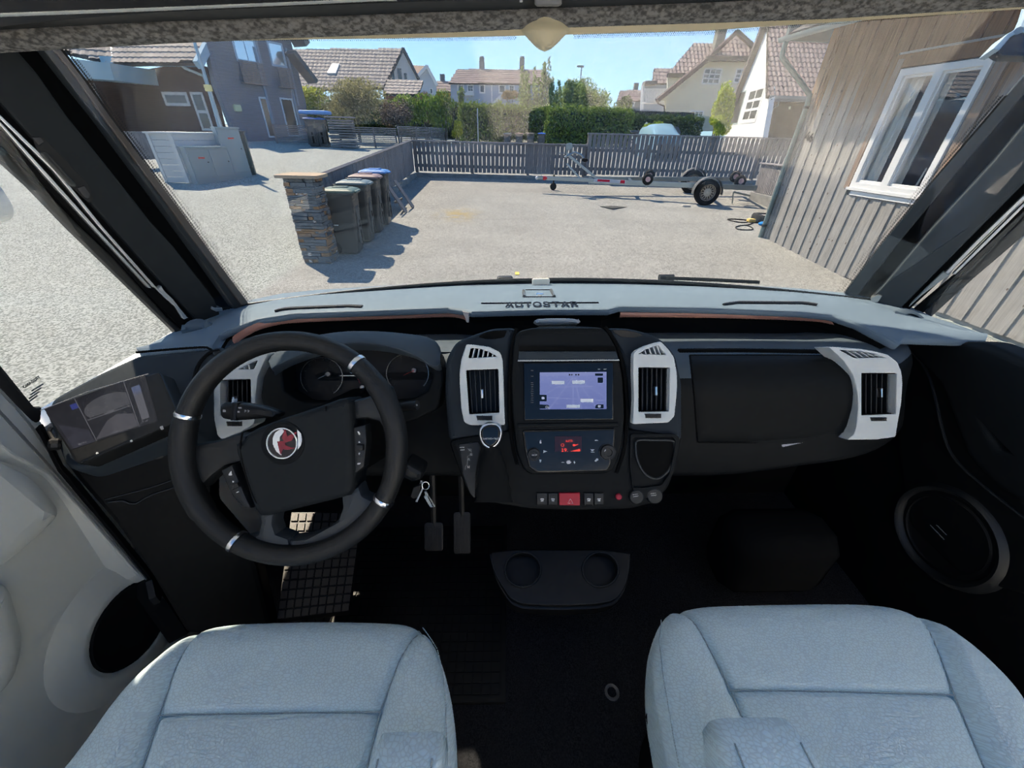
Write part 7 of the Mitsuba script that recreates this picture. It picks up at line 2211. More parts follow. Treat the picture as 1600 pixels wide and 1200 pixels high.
def _cam(p, n, uv):
    x, y = uv.x, uv.y
    k = fbm(x * 14, y * 9, 0.0, 3)
    base = mix((0.016, 0.016, 0.022), (0.028, 0.028, 0.036), k)
    road = mix((0.11, 0.11, 0.125), (0.17, 0.17, 0.19), k)
    mid = (x > 0.30) & (x < 0.77)
    up = mid & (y > 0.5) & (y < 0.86) & (dr.square((x - 0.56) / 0.25) + dr.square((y - 0.62) / 0.24) < 1.0)
    lo = mid & (y < 0.40) & (y > 0.03) & (y < 0.10 + 1.5 * (x - 0.33)) & (y < 0.40 - 0.6 * dr.abs(x - 0.6))
    lf = (x < 0.27) & (y < 0.62 - 1.3 * x) & (x > 0.03)
    rt = (x > 0.83) & (x < 0.92) & (y > 0.12) & (y < 0.82)
    c = dr.select(up, road * 0.85, base)
    c = dr.select(lo, road * mi.Color3f(0.85, 0.82, 0.85), c)
    c = dr.select(lf, mi.Color3f(0.05, 0.05, 0.07) * (0.7 + 0.6 * k), c)
    c = dr.select(rt, mix((0.16, 0.2, 0.36), (0.19, 0.19, 0.22), smoothstep(0.75, 0.6, y)), c)
    c = dr.select((x > 0.22) & (x < 0.285) & (y > 0.78) & (y < 0.9), mi.Color3f(0.05, 0.07, 0.35), c)
    grey = mi.Color3f(0.22, 0.22, 0.25)
    for a in (0.29, 0.78):
        c = dr.select(dr.abs(x - a) < 0.004, grey, c)
    c = dr.select(mid & (dr.abs(y - 0.47) < 0.014) , mi.Color3f(0.13, 0.13, 0.15), c)
    c = dr.select(((dr.abs(y - 0.49) < 0.02) & (dr.abs(x - 0.54) < 0.05) | (dr.abs(y - 0.06) < 0.016) & (dr.abs(x - 0.52) < 0.045) | (dr.abs(y - 0.05) < 0.02) & (dr.abs(x - 0.14) < 0.045) | (dr.abs(y - 0.08) < 0.018) & (dr.abs(x - 0.86) < 0.05)) & (noise(x * 130, y * 40) > 0.45), grey, c)
    return c


m, uv = quad_screen(PM, [(125, 705), (258, 661), (237, 588.5), (84, 643)], 0.0165)
sk = put('screen', m, 'gloss', (0.01, 0.01, 0.012), smooth=False, parent=CM, uv=uv, emitter={'type': 'area', 'radiance': proc(lambda p, n, uv: _cam(p, n, uv) * CAMK)}, label='dim split camera picture')
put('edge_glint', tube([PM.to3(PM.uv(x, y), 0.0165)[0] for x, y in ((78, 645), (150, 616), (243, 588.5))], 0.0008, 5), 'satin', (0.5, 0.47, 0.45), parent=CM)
for x, y in ((151.5, 708), (205, 689)):
    pan('front_mark', PM, [(x - 2, y - 1), (x + 1.5, y - 2), (x + 2, y + 0.8), (x - 1.5, y + 1.6)], 0.016, 0.0166, 'matte', (0.6, 0.6, 0.6), CM, rnd=0.001)
pan('front_logo', PM, [(249, 667), (254, 665), (256, 670), (252, 672)], 0.016, 0.0166, 'matte', (0.4, 0.4, 0.4), CM)
put('side_knob', cat(lathe([(0.009, 0), (0.011, 0.004), (0.011, 0.012), (0.008, 0.016), (0, 0.016)], PM.to3(PM.uv(96, 694), 0.0)[0], unit(PM.n + np.array([-0.8, 0, -0.3])), 10)), 'satin', BLK * 1.5, smooth=False, parent=CM)
put('bracket', tube([PM.to3(PM.uv(x, y), 0.004)[0] for x, y in ((84, 668), (80, 675), (86, 686), (92, 690))], 0.003, 6), 'satin', BLK * 2.5, parent=CM)

# ---- steering wheel
SW = thing('steering_wheel', 'black leather steering wheel with chrome inserts and a round red and chrome badge', 'steering wheel')
SD = 0.652
PW = Plane(vd(453, 700, SD), -BV[:, 2], (0, 0, 1))
px = SD / FOC


def W3(x, y, h=0.0):
    """point of the wheel plane from pixel offsets"""
    return PW.to3(PW.uv(x, y), h)[0]


O = PW.uv(453, 700)
R0, rr = 167.5 * px, 15.0 * px


def rimpt(a, r=R0, h=0.0):
    a = math.radians(a)
    return PW.to3(O + r * np.array([math.cos(a), math.sin(a)]), h)[0]


nseg = 144
rim = []
for k in range(nseg):
    a = 360 * k / nseg
    ring = []
    thick = rr * (1 + 0.10 * (math.cos(math.radians(2 * (a - 10))) > 0.6))
    for t in np.arange(16) * 2 * math.pi / 16:
        ring.append(rimpt(a, R0 + thick * 1.02 * math.cos(t), thick * 1.15 * math.sin(t)))
    rim.append(ring)
put('rim', grid(np.array(rim), close_u=True, close_v=True), 'rimleather', DASH * 0.6, smooth=60, parent=SW)
for a in (161.5, 50.8, -29.5, 239.9):
    seg_ = []
    for k in np.linspace(-1.1, 1.1, 5):
        w = rr * (1.05 + 0.03 * (1 - abs(k)))
        seg_.append([rimpt(a + k, R0 + w * 1.04 * math.cos(t), w * 1.17 * math.sin(t)) for t in np.arange(18) * 2 * math.pi / 18])
    put('chrome_insert', grid(np.array(seg_), close_v=True), 'chrome', smooth=60, parent=SW)


def wslab(name, pts, h0, h1, material, color, bevel, n=5, parent=SW, rnd=None, **kw):
    return pan(name, PW, [tuple(p) for p in (cr(pts, n) if n else pts)], h0, h1, material, color, parent, bevel, **kw)


hub = [(375, 690), (385, 676), (400, 668), (440, 653), (490, 637), (525, 624), (541, 621), (547, 630), (549, 660), (551, 700), (552, 740), (549, 768), (544, 776), (520, 783), (480, 793), (440, 803), (415, 809), (402, 809), (394, 798), (384, 770), (373, 735), (364, 705), (363, 695)]
wslab('hub', hub, -0.05, 0.012, 'plastic', DASH * 1.9, 0.014, 0, rnd=0.008, seg=4)
pad = [(388, 690), (392, 677), (420, 664), (470, 648), (513, 634), (516, 660), (520, 700), (524, 745), (522, 770), (480, 781), (430, 794), (409, 797), (399, 775), (388, 735), (384, 705)]
for pts in ([(386, 674), (383, 690), (384, 705), (389, 733), (398, 762), (408, 783)], [(514, 634), (517, 670), (520, 710), (522, 752)]):
    put('hub_seam', tube([W3(x, y, 0.0105) for x, y in resample(cr(pts, 5, False), 24)], 0.0016, 6), 'matte', BLK * 0.4, parent=SW)
bc = W3(449, 690.5, 0.010)
# badge in a shallow dish
put('badge_dish', lathe([(0.0365, -0.002), (0.0355, 0.0032), (0.0335, 0.0042), (0.0275, 0.0030), (0.0265, 0.001)], bc, PW.n, 48), 'plastic', DASH * 0.9, smooth=50, parent=SW)
bk_ = put('badge', lathe([(0.0268, 0.0), (0.0268, 0.004), (0.0256, 0.0062), (0.0238, 0.0062), (0.0232, 0.0048)], bc, PW.n, 48), 'chrome', smooth=60, parent=SW, label='round badge with a chrome rim, red on dark')
PB_ = Plane(bc + PW.n * 0.0046, PW.n, (0, 0, 1))
put('badge_face', TM(PB_.to3(circ(0, 0, 0.0236, 40)), mapbox_earcut.triangulate_float64(circ(0, 0, 0.0236, 40), np.array([40], np.uint32)).reshape(-1, 3)), 'gloss', (0.018, 0.012, 0.014), smooth=False, parent=bk_)
pan('badge_silver', PB_, [(430, 676), (440, 669), (444, 674), (437, 683), (436, 700), (440, 712), (432, 706), (426, 694), (426, 684)], 0.0, 0.0008, 'chrome', None, bk_)
pan('badge_silver', PB_, [(464, 671), (470, 677), (472, 688), (470, 696), (465, 703), (466, 690)], 0.0, 0.0008, 'chrome', None, bk_)
for pts in ([(440, 684), (445, 670), (449, 682), (461, 675), (464, 676), (455, 689), (445, 692)], [(433, 690), (444, 689), (446, 696), (454, 699), (462, 700), (450, 703), (442, 702), (438, 710), (436, 703)]):
    pan('badge_mark', PB_, pts, 0.0004, 0.0012, 'gloss', (0.25, 0.02, 0.035), bk_)
wslab('spoke_left', [(300, 695), (320, 692), (345, 686), (366, 678), (385, 680), (382, 720), (366, 726), (350, 730), (330, 745), (310, 765), (292, 770), (286, 730)], -0.035, -0.004, 'rimleather', DASH * 0.9, 0.012, 0, rnd=0.01)
wslab('spoke_right', [(548, 626), (565, 622), (585, 616), (596, 600), (607, 605), (618, 640), (624, 690), (622, 740), (606, 755), (606, 720), (602, 680), (590, 660), (572, 655), (549, 658)], -0.035, -0.004, 'rimleather', DASH * 1.8, 0.012, 0, rnd=0.01)
wslab('spoke_lower_left', [(400, 795), (428, 800), (425, 820), (430, 835), (450, 842), (455, 868), (410, 866), (372, 852), (368, 846), (385, 842), (400, 835), (404, 818)], -0.035, -0.002, 'satin', DASH * 4.5, 0.012, 0, rnd=0.01)
wslab('spoke_lower_right', [(530, 775), (560, 758), (566, 775), (582, 783), (596, 778), (590, 795), (560, 826), (520, 850), (470, 865), (450, 866), (448, 845), (475, 842), (505, 832), (525, 815), (532, 795)], -0.035, -0.002, 'satin', DASH * 4.5, 0.012, 0, rnd=0.01)
k1 = wslab('button_pod_left', [(344, 735), (362, 726), (372, 750), (386, 782), (392, 795), (378, 794), (362, 776), (350, 752)], -0.02, 0.004, 'satin', DASH * 1.1, 0.005, 0, rnd=0.003)
k2 = wslab('button_pod_right', [(551, 668), (571, 663), (573, 690), (569, 730), (556, 740), (552, 738)], -0.02, 0.004, 'satin', DASH * 1.1, 0.005, 0, rnd=0.003)
for pts, k_ in (([(357, 741), (361, 736), (362, 743), (358, 743)], k1), ([(363, 751.5), (365, 751.5), (365, 753.5), (363, 753.5)], k1), ([(369, 769), (372.5, 768), (372.8, 769), (369.3, 770)], k1), ([(558, 674), (560.5, 674), (563, 679), (561, 679.5)], k2), ([(559.5, 692), (563, 692), (561, 689)], k2), ([(559.5, 707.5), (563, 707.5), (561, 710.5)], k2), ([(558, 724), (563, 723), (563, 725), (559, 726)], k2)):
    pan('symbol', PW, pts, 0.004, 0.0047, 'matte', (0.62, 0.62, 0.63), k_)
for pts, k_ in (([(359, 759), (370, 754), (373, 761), (362, 766)], k1), ([(556, 695), (567, 695), (567, 704), (556, 704)], k2)):
    pan('rocker', PW, pts, 0.003, 0.010, 'satin', BLK * 1.6, k_, 0.003)
put('column', tube([W3(470, 715, -0.045), W3(470, 715, -0.045) + np.array([0.02, 0.22, -0.10])], [0.075, 0.09], 20), 'plastic', DASH * 0.6, parent=SW)
# stalks, ignition and keys
ST = thing('indicator_stalk', 'black indicator stalk with white lamp symbols left of the steering column', 'stalk')
PS_ = facing(380, 642, 0.715, 33)
st = [(340, 636), (343, 631), (350, 629), (375, 630), (405, 635), (432, 644), (428, 652), (405, 654), (375, 657), (350, 656), (342, 652), (340, 645)]
pan('lever', PS_, [tuple(p) for p in cr(st, 4)], -0.012, 0.012, 'satin', BLK * 1.6, ST, 0.011, seg=4)
pan('ring', PS_, [(361, 628.5), (371, 629), (368, 657.5), (358, 657)], -0.013, 0.0135, 'satin', BLK * 1.1, ST, 0.004)
pan('tip', PS_, [(361, 624), (365, 623), (364.5, 630), (361, 630)], -0.004, 0.006, 'satin', (0.6, 0.65, 0.7), ST, 0.002)
for pts in ([(348, 640), (352, 640), (353, 642), (352, 644), (348, 644)], [(372, 636), (377, 636), (377, 638.5), (373, 638.5)], [(382, 640), (385, 642), (382, 644.5)], [(387, 640), (390, 642), (387, 644.5)], [(371, 642), (374, 642), (374, 645), (371, 645)], [(365, 636), (368, 637), (365, 638)]):
    pan('symbol', PS_, pts, 0.012, 0.0126 + 0.0, 'matte', (0.35, 0.35, 0.36), ST)
S2 = thing('wiper_stalk', 'short black wiper stalk showing right of the steering wheel rim', 'stalk')
put('lever', tube([vd(560, 650, 0.72), vd(610, 640, 0.715), vd(640, 634, 0.705), vd(652, 633, 0.70)], [0.008, 0.0085, 0.0095, 0.0085], 14), 'satin', BLK * 1.8, parent=S2)
put('tip_mark', tube([vd(650.5, 632, 0.69), vd(652, 634, 0.69)], 0.0016, 6), 'matte', (0.3, 0.3, 0.3), parent=S2)
IG = thing('ignition_housing', 'dark ignition lock housing under the right of the steering wheel', 'ignition lock')
pan('housing', facing(640, 740, 0.74, 20), [(626, 735), (634, 724), (660, 738), (658, 752), (644, 756), (626, 746)], -0.05, 0.0, 'satin', DASH * 0.9, IG, 0.01, rnd=0.006)
KY = thing('key_bunch', 'bunch of keys on a ring hanging from the ignition lock', 'keys')
kz = 0.72
rg = [vd(665 + 5.5 * math.cos(a), 759 + 6 * math.sin(a), kz + 0.004 * math.cos(a)) for a in np.linspace(0, 2 * math.pi, 25)[:-1]]
put('ring', tube(rg, 0.0009, 6, closed=True), 'chrome', parent=KY)
put('key_head', tube([vd(657.5, 758, kz + 0.01), vd(659, 751, kz + 0.01)], 0.003, 8), 'metal', (0.5, 0.5, 0.5), parent=KY)
PK = facing(660, 770, kz, 10)
pan('key', PK, [(659, 764), (661, 765), (652, 785), (649, 784)], 0, 0.003, 'metal', (0.75, 0.75, 0.75), KY, 0.0005)
pan('key', PK, [(662, 776), (668, 773), (680, 792), (672, 793)], 0.004, 0.007, 'metal', (0.7, 0.7, 0.68), KY, 0.0005)
pan('key_groove', PK, [(667.5, 776), (669, 775.5), (678, 792), (676, 792)], 0.007, 0.0075, 'matte', (0.05, 0.05, 0.05), KY)
pan('fob', PK, [(646, 762), (658, 758), (655, 775), (648, 780), (641, 777)], -0.006, -0.001, 'satin', BLK * 1.5, KY, 0.001, rnd=0.003)
pan('key_tag', PK, [(663, 769), (666, 768), (669, 773), (665, 775)], 0.004, 0.006, 'metal', (0.5, 0.5, 0.5), KY)

# ================================================================== THE CAB: doors, side panels, footwell, seats
BEIGE = np.array([0.47, 0.485, 0.465])
# left door
LD = struct('door_1', bx(-0.862, -0.84, -0.9, 0.475, FZ, -0.42), 'satin', 'pale grey driver door with an armrest and a black oval speaker', BEIGE, smooth=False)
PD = Plane((-0.84, 0.2, -0.6), (1, 0, 0))


def dpan(name, px_, h0, h1, col, bevel, parent='door_1', material='satin', rnd=0.02, **kw):
    return pan(name, PD, px_, h0, h1, material, col, parent, bevel, rnd=rnd, seg=5, **kw)


dpan('lining', [(-160, 620), (0, 705), (78, 742), (217, 897), (300, 992), (330, 1100), (60, 1330), (-300, 1330)], -0.01, 0.018, BEIGE, 0.014)
dpan('armrest', [(-200, 600), (22, 716), (75, 741), (124, 800), (60, 862), (5, 905), (-60, 935), (-250, 900)], 0.0, 0.055, BEIGE * 1.05, 0.045, rnd=0.03)
dpan('door_pocket', [(-260, 930), (-20, 918), (36, 905), (47, 945), (58, 985), (56, 1020), (44, 1062), (0, 1108), (-150, 1190), (-300, 1190)], 0.0, 0.05, BEIGE * 1.02, 0.04, rnd=0.03)
oc = PD.uv(183, 975)
rs_ = np.linalg.norm(PD.uv(183, 915) - PD.uv(183, 1035)) / 2
sk = put('speaker_ring', lathe([(rs_ * 1.9, 0.014), (rs_ * 1.55, 0.026), (rs_ * 1.2, 0.034), (rs_ * 1.06, 0.034), (rs_ * 1.0, 0.026), (rs_ * 0.98, 0.010)], PD.to3(oc, 0.0)[0], PD.n, 48), 'satin', BEIGE, smooth=60, parent='door_1')
put('speaker_grille', lathe([(rs_ * 1.04, 0.030), (rs_ * 1.0, 0.036), (rs_ * 0.92, 0.032), (rs_ * 0.5, 0.027), (0, 0.026)], PD.to3(oc, 0.0)[0], PD.n, 40), 'matte', BLK * 0.8, smooth=60, parent='door_1', label='black oval speaker grille')
# door frame strips in front of the door
PF = plane3((66, 662, 0.72), (240, 905, 0.86), (0, 600, 0.66))
struct('door_frame', pan(None, PF, [(-60, 530), (0, 590), (66, 660), (100, 733), (232, 897), (240, 905), (243, 912), (217, 897), (75, 740), (22, 712), (-60, 650)], -0.04, 0.0, None, None, bevel=0.004), 'satin', 'pale door frame between the driver door and the dashboard', BEIGE * 0.95, smooth=False)
pan('seal', PF, [(68, 662), (100, 726), (125, 752), (240, 895), (300, 985), (294, 990), (232, 898), (97, 734), (62, 668)], -0.03, 0.006, 'matte', BLK, 'door_frame', 0.002)
pan('frame_groove', PF, [(0, 640), (30, 672), (75, 722), (160, 818), (232, 904), (229, 906), (157, 820), (72, 725), (27, 676), (-2, 644)], -0.001, 0.001, 'matte', BEIGE * 0.35, 'door_frame')
pan('frame_groove', PF, [(0, 606), (30, 638), (52, 666), (90, 722), (87, 724), (49, 669), (28, 642), (-2, 610)], -0.001, 0.001, 'matte', BEIGE * 0.45, 'door_frame')
# hinge catch at the door edge
pan('catch', PF, [(238, 905), (248, 903), (256, 922), (252, 940), (244, 932)], 0.0, 0.012, 'satin', BLK * 1.5, 'door_frame', 0.003)

# right side lining
RP_ = thing('right_side_panel', 'black side lining at the passenger end with a pocket and a round speaker', 'panel')
PX = Plane((1.07, 0.6, -0.6), (-1, 0, 0))


def rpan(name, px_, h0, h1, col, bevel, parent=RP_, material='plastic', rnd=0.015, P=PX, **kw):
    return pan(name, P, px_, h0, h1, material, col, parent, bevel, rnd=rnd, seg=5, **kw)


rpan('lower_lining', [(1395, 560), (1500, 560), (1700, 640), (1800, 800), (1800, 1400), (1560, 1250), (1340, 930), (1215, 905), (1215, 690), (1330, 620)], -0.03, 0.0, DASH * 0.75, 0.004)
rpan('front_wing', [(1404, 534), (1440, 532), (1520, 540), (1560, 700), (1640, 860), (1700, 960), (1500, 900), (1420, 820), (1400, 700)], -0.02, 0.012, DASH * 0.8, 0.010)
up_o = [(1412, 534), (1450, 532), (1535, 535), (1575, 551), (1640, 580), (1800, 640), (1800, 930), (1660, 838), (1600, 790), (1548, 757), (1507, 712), (1487, 660), (1470, 610), (1440, 563)]
up_i = [(1524, 602), (1530, 593), (1560, 590), (1590, 594), (1640, 606), (1760, 640), (1760, 800), (1640, 730), (1602, 706), (1561, 703), (1545, 672), (1531, 636)]
rpan('upper_lining', up_o, -0.02, 0.035, DASH * 1.25, 0.016, holes=[up_i])
put('welt', tube([PX.to3(PX.uv(x, y), 0.016)[0] for x, y in resample(cr([(1412, 538), (1436, 552), (1458, 580), (1471, 620), (1481, 665), (1492, 700), (1512, 728), (1545, 757), (1600, 800), (1680, 858)], 6, False), 60)], 0.0035, 8), 'satin', DASH * 1.8, parent=RP_)
rpan('pocket_back', [(1500, 580), (1780, 590), (1780, 850), (1560, 740)], -0.028, -0.022, BLK * 0.5, 0.0, material='matte')
put('screw_cap', lathe([(0.011, 0), (0.011, 0.003), (0.008, 0.004), (0.006, 0.002), (0, 0.002)], PX.to3(PX.uv(1438, 540), 0.035)[0], unit((-0.2, -0.2, 1)), 20), 'satin', DASH * 1.8, parent=RP_)
oc = PX.uv(1483, 835)
rs_ = np.linalg.norm(PX.uv(1483, 772) - PX.uv(1483, 900)) / 2
sk = put('speaker_rim', lathe([(rs_ * 1.28, 0.0), (rs_ * 1.24, 0.012), (rs_ * 1.14, 0.022), (rs_ * 1.06, 0.018), (rs_ * 1.0, 0.004), (rs_ * 0.96, 0.004)], PX.to3(oc, 0.0)[0], PX.n, 56), 'satin', DASH * 1.3, smooth=60, parent=RP_, label='round black speaker')
put('speaker_cone', lathe([(rs_ * 1.0, 0.006), (rs_ * 0.9, 0.010), (rs_ * 0.85, 0.006), (rs_ * 0.4, -0.002), (rs_ * 0.36, 0.002), (rs_ * 0.2, 0.006), (0, 0.008)], PX.to3(oc, 0.004)[0], PX.n, 48), 'satin', BLK * 1.2, smooth=60, parent=sk)
for a, b in (((1462, 820), (1484, 843)), ((1472, 820), (1488, 836))):
    put('speaker_mark', tube([PX.to3(PX.uv(*a), 0.014)[0], PX.to3(PX.uv(*b), 0.014)[0]], 0.0009, 5), 'satin', (0.25, 0.24, 0.22), parent=sk)
put('sill_strip', tube([vz(1352, 838, FZ + 0.14), vz(1395, 894, FZ + 0.13), vz(1440, 955, FZ + 0.12)], 0.014, 8), 'satin', DASH * 1.6, parent=RP_)
solo('yellow_tab', rbox(vy(1308, 815, 0.95), (0.012, 0.012, 0.045), 0.004), 'satin', 'small yellowish tab in the dark passenger footwell', 'tab', (0.45, 0.36, 0.2))
solo('footwell_cover', rbox(vz(1200, 860, FZ + 0.16), (0.30, 0.16, 0.24), 0.05), 'matte', 'dark moulded cover on the floor of the passenger footwell', 'cover', BLK * 1.2)

# footwell: mats, pedals, cup holder, floor ring
MT = thing('rubber_mat', 'black rubber floor mat with a square grid in the driver footwell', 'floor mat')
q = [vz(x, y, FZ + 0.012) for x, y in ((790, 1098), (795, 880), (430, 850), (380, 1000), (430, 1100))]
mx0, mx1, my0, my1 = -0.62, float(q[0][0]), float(q[0][1]), 0.90
put('sheet', bx(mx0, mx1, my0, my1, FZ + 0.002, FZ + 0.010), 'satin', BLK * 1.3, smooth=False, parent=MT)
pads = []
nx_, ny_ = 24, 20
for i in range(nx_):
    for j in range(ny_):
        x0 = mx0 + 0.015 + (mx1 - mx0 - 0.03) * i / nx_
        y0 = my0 + 0.015 + (my1 - my0 - 0.03) * j / ny_
        pads.append(bx(x0 + 0.002, x0 + (mx1 - mx0 - 0.03) / nx_ - 0.002, y0 + 0.002, y0 + (my1 - my0 - 0.03) / ny_ - 0.002, FZ + 0.009, FZ + 0.0135))
put('grid_pads', cat(pads), 'satin', BLK * 2.0, smooth=False, parent=MT, kind='stuff')
put('border', cat(bx(mx0, mx1, my0, my0 + 0.012, FZ + 0.008, FZ + 0.016), bx(mx1 - 0.012, mx1, my0, my1, FZ + 0.008, FZ + 0.016), bx(mx0, mx0 + 0.012, my0, my1, FZ + 0.008, FZ + 0.016)), 'satin', BLK * 1.8, smooth=False, parent=MT)
FRs = thing('foot_rest_mat', 'ribbed dark foot rest mat left of the pedals, seen under the steering wheel', 'floor mat')
Pf_ = plane3((440, 930, 0.98), (560, 940, 0.98), (500, 800, 1.16))
pan('plate', Pf_, [(432, 968), (545, 955), (566, 800), (455, 800)], -0.02, 0.0, 'satin', BLK * 2, FRs, 0.002)
pads = []
for i in range(9):
    for j in range(11):
        a, b = i / 9, j / 11
        c0 = lambda u, v: np.array([(432 + 113 * u) * (1 - v) + (455 + 111 * u) * v, (968 - 13 * u) * (1 - v) + 800 * v])
        pads.append(pan(None, Pf_, [tuple(c0(a + 0.012, b + 0.01)), tuple(c0(a + 0.1, b + 0.01)), tuple(c0(a + 0.1, b + 0.08)), tuple(c0(a + 0.012, b + 0.08))], 0.0, 0.004, None, None))
put('grid_pads', cat(pads), 'satin', (0.055, 0.05, 0.048), smooth=False, parent=FRs, kind='stuff')
for (x, y), w, h, lab in (((678, 838), 0.05, 0.075, 'dark brake pedal above the rubber mat'), ((722, 832), 0.045, 0.11, 'dark ribbed accelerator pedal right of the brake pedal')):
    PPd = facing(x, y, 1.02, 35)
    KP = thing('pedal', lab, 'pedal')
    put('pad', PPd.mesh(slab(rring(-w / 2, -h / 2, w / 2, h / 2, 0.008), -0.008, 0.004, 0.003)), 'satin', BLK * 2.4, parent=KP)
    for k in range(5):
        xx = -w / 2 + w * (k + 0.7) / 5.4
        put('rib', PPd.mesh(slab(np.array([(xx, -h / 2 + 0.01), (xx + 0.003, -h / 2 + 0.01), (xx + 0.003, h / 2 - 0.01), (xx, h / 2 - 0.01)]), 0.004, 0.0065)), 'satin', BLK * 3, parent=KP)
    put('arm', tube([PPd.to3((0, h * 0.3), -0.006)[0], PPd.to3((0, h * 0.3), -0.01)[0] + np.array([0, 0.12, 0.25])], 0.009, 8), 'satin', BLK, parent=KP)
CU = thing('cup_holder', 'black cup holder tray with two round wells at the foot of the centre console', 'cup holder')
PCu = Plane(vd(875, 895, 0.95), (0, -0.35, 0.94), (0, 1, 0.37))
co = [(766, 862), (800, 858), (950, 858), (985, 864), (983, 892), (976, 920), (962, 938), (935, 944), (875, 946), (815, 944), (797, 936), (780, 910), (770, 885)]
wl = [[tuple(p) for p in circ(817, 890, 28, 28, 27)], [tuple(p) for p in circ(938, 890, 28, 28, 27)]]
pan('tray', PCu, co, -0.03, 0.0, 'satin', BLK, CU, 0.004, holes=wl, rnd=0.01)
pan('tray_floor', PCu, [(775, 868), (975, 868), (965, 930), (800, 932)], -0.06, -0.055, 'matte', BLK * 0.6, CU)
pan('base', PCu, [(x, y + 8) for x, y in co], -0.12, -0.032, 'satin', BLK * 0.8, CU, 0.006, rnd=0.01)
for w in wl:
    put('well_rim', tube([PCu.to3(PCu.uv(x, y), 0.001)[0] for x, y in w], 0.0022, 6, closed=True), 'satin', DASH * 1.7, parent=CU)
put('edge_bead', tube([PCu.to3(PCu.uv(x, y), -0.002)[0] for x, y in resample(cr([(766, 866), (772, 890), (784, 912), (800, 934), (820, 942), (875, 944), (930, 942), (960, 935), (975, 915), (982, 890), (984, 866)], 5, False), 60)], 0.002, 6), 'satin', DASH * 2.0, parent=CU)
o = vz(957, 1079, FZ + 0.012)
solo('floor_ring', lathe([(0.011, 0), (0.013, 0.004), (0.017, 0.005), (0.019, 0.0), (0.011, 0)], o - [0, 0, 0.010], (0, 0, 1), 28), 'satin', 'small round metal eyelet in the dark carpet between the seats', 'eyelet', (0.16, 0.155, 0.15))

# ------------------------------------------------------------------ the two seats
SEATC = np.array([0.72, 0.88, 0.94])


def seg_dist(P, a, b):
    a, b = np.asarray(a), np.asarray(b)
    d = b - a
    t = np.clip(((P - a) @ d) / (d @ d), 0, 1)
    return np.linalg.norm(P - (a + t[..., None] * d), axis=-1)


def line_dist(P, pts):
    return np.min([seg_dist(P, a, b) for a, b in zip(pts, pts[1:])], axis=0)


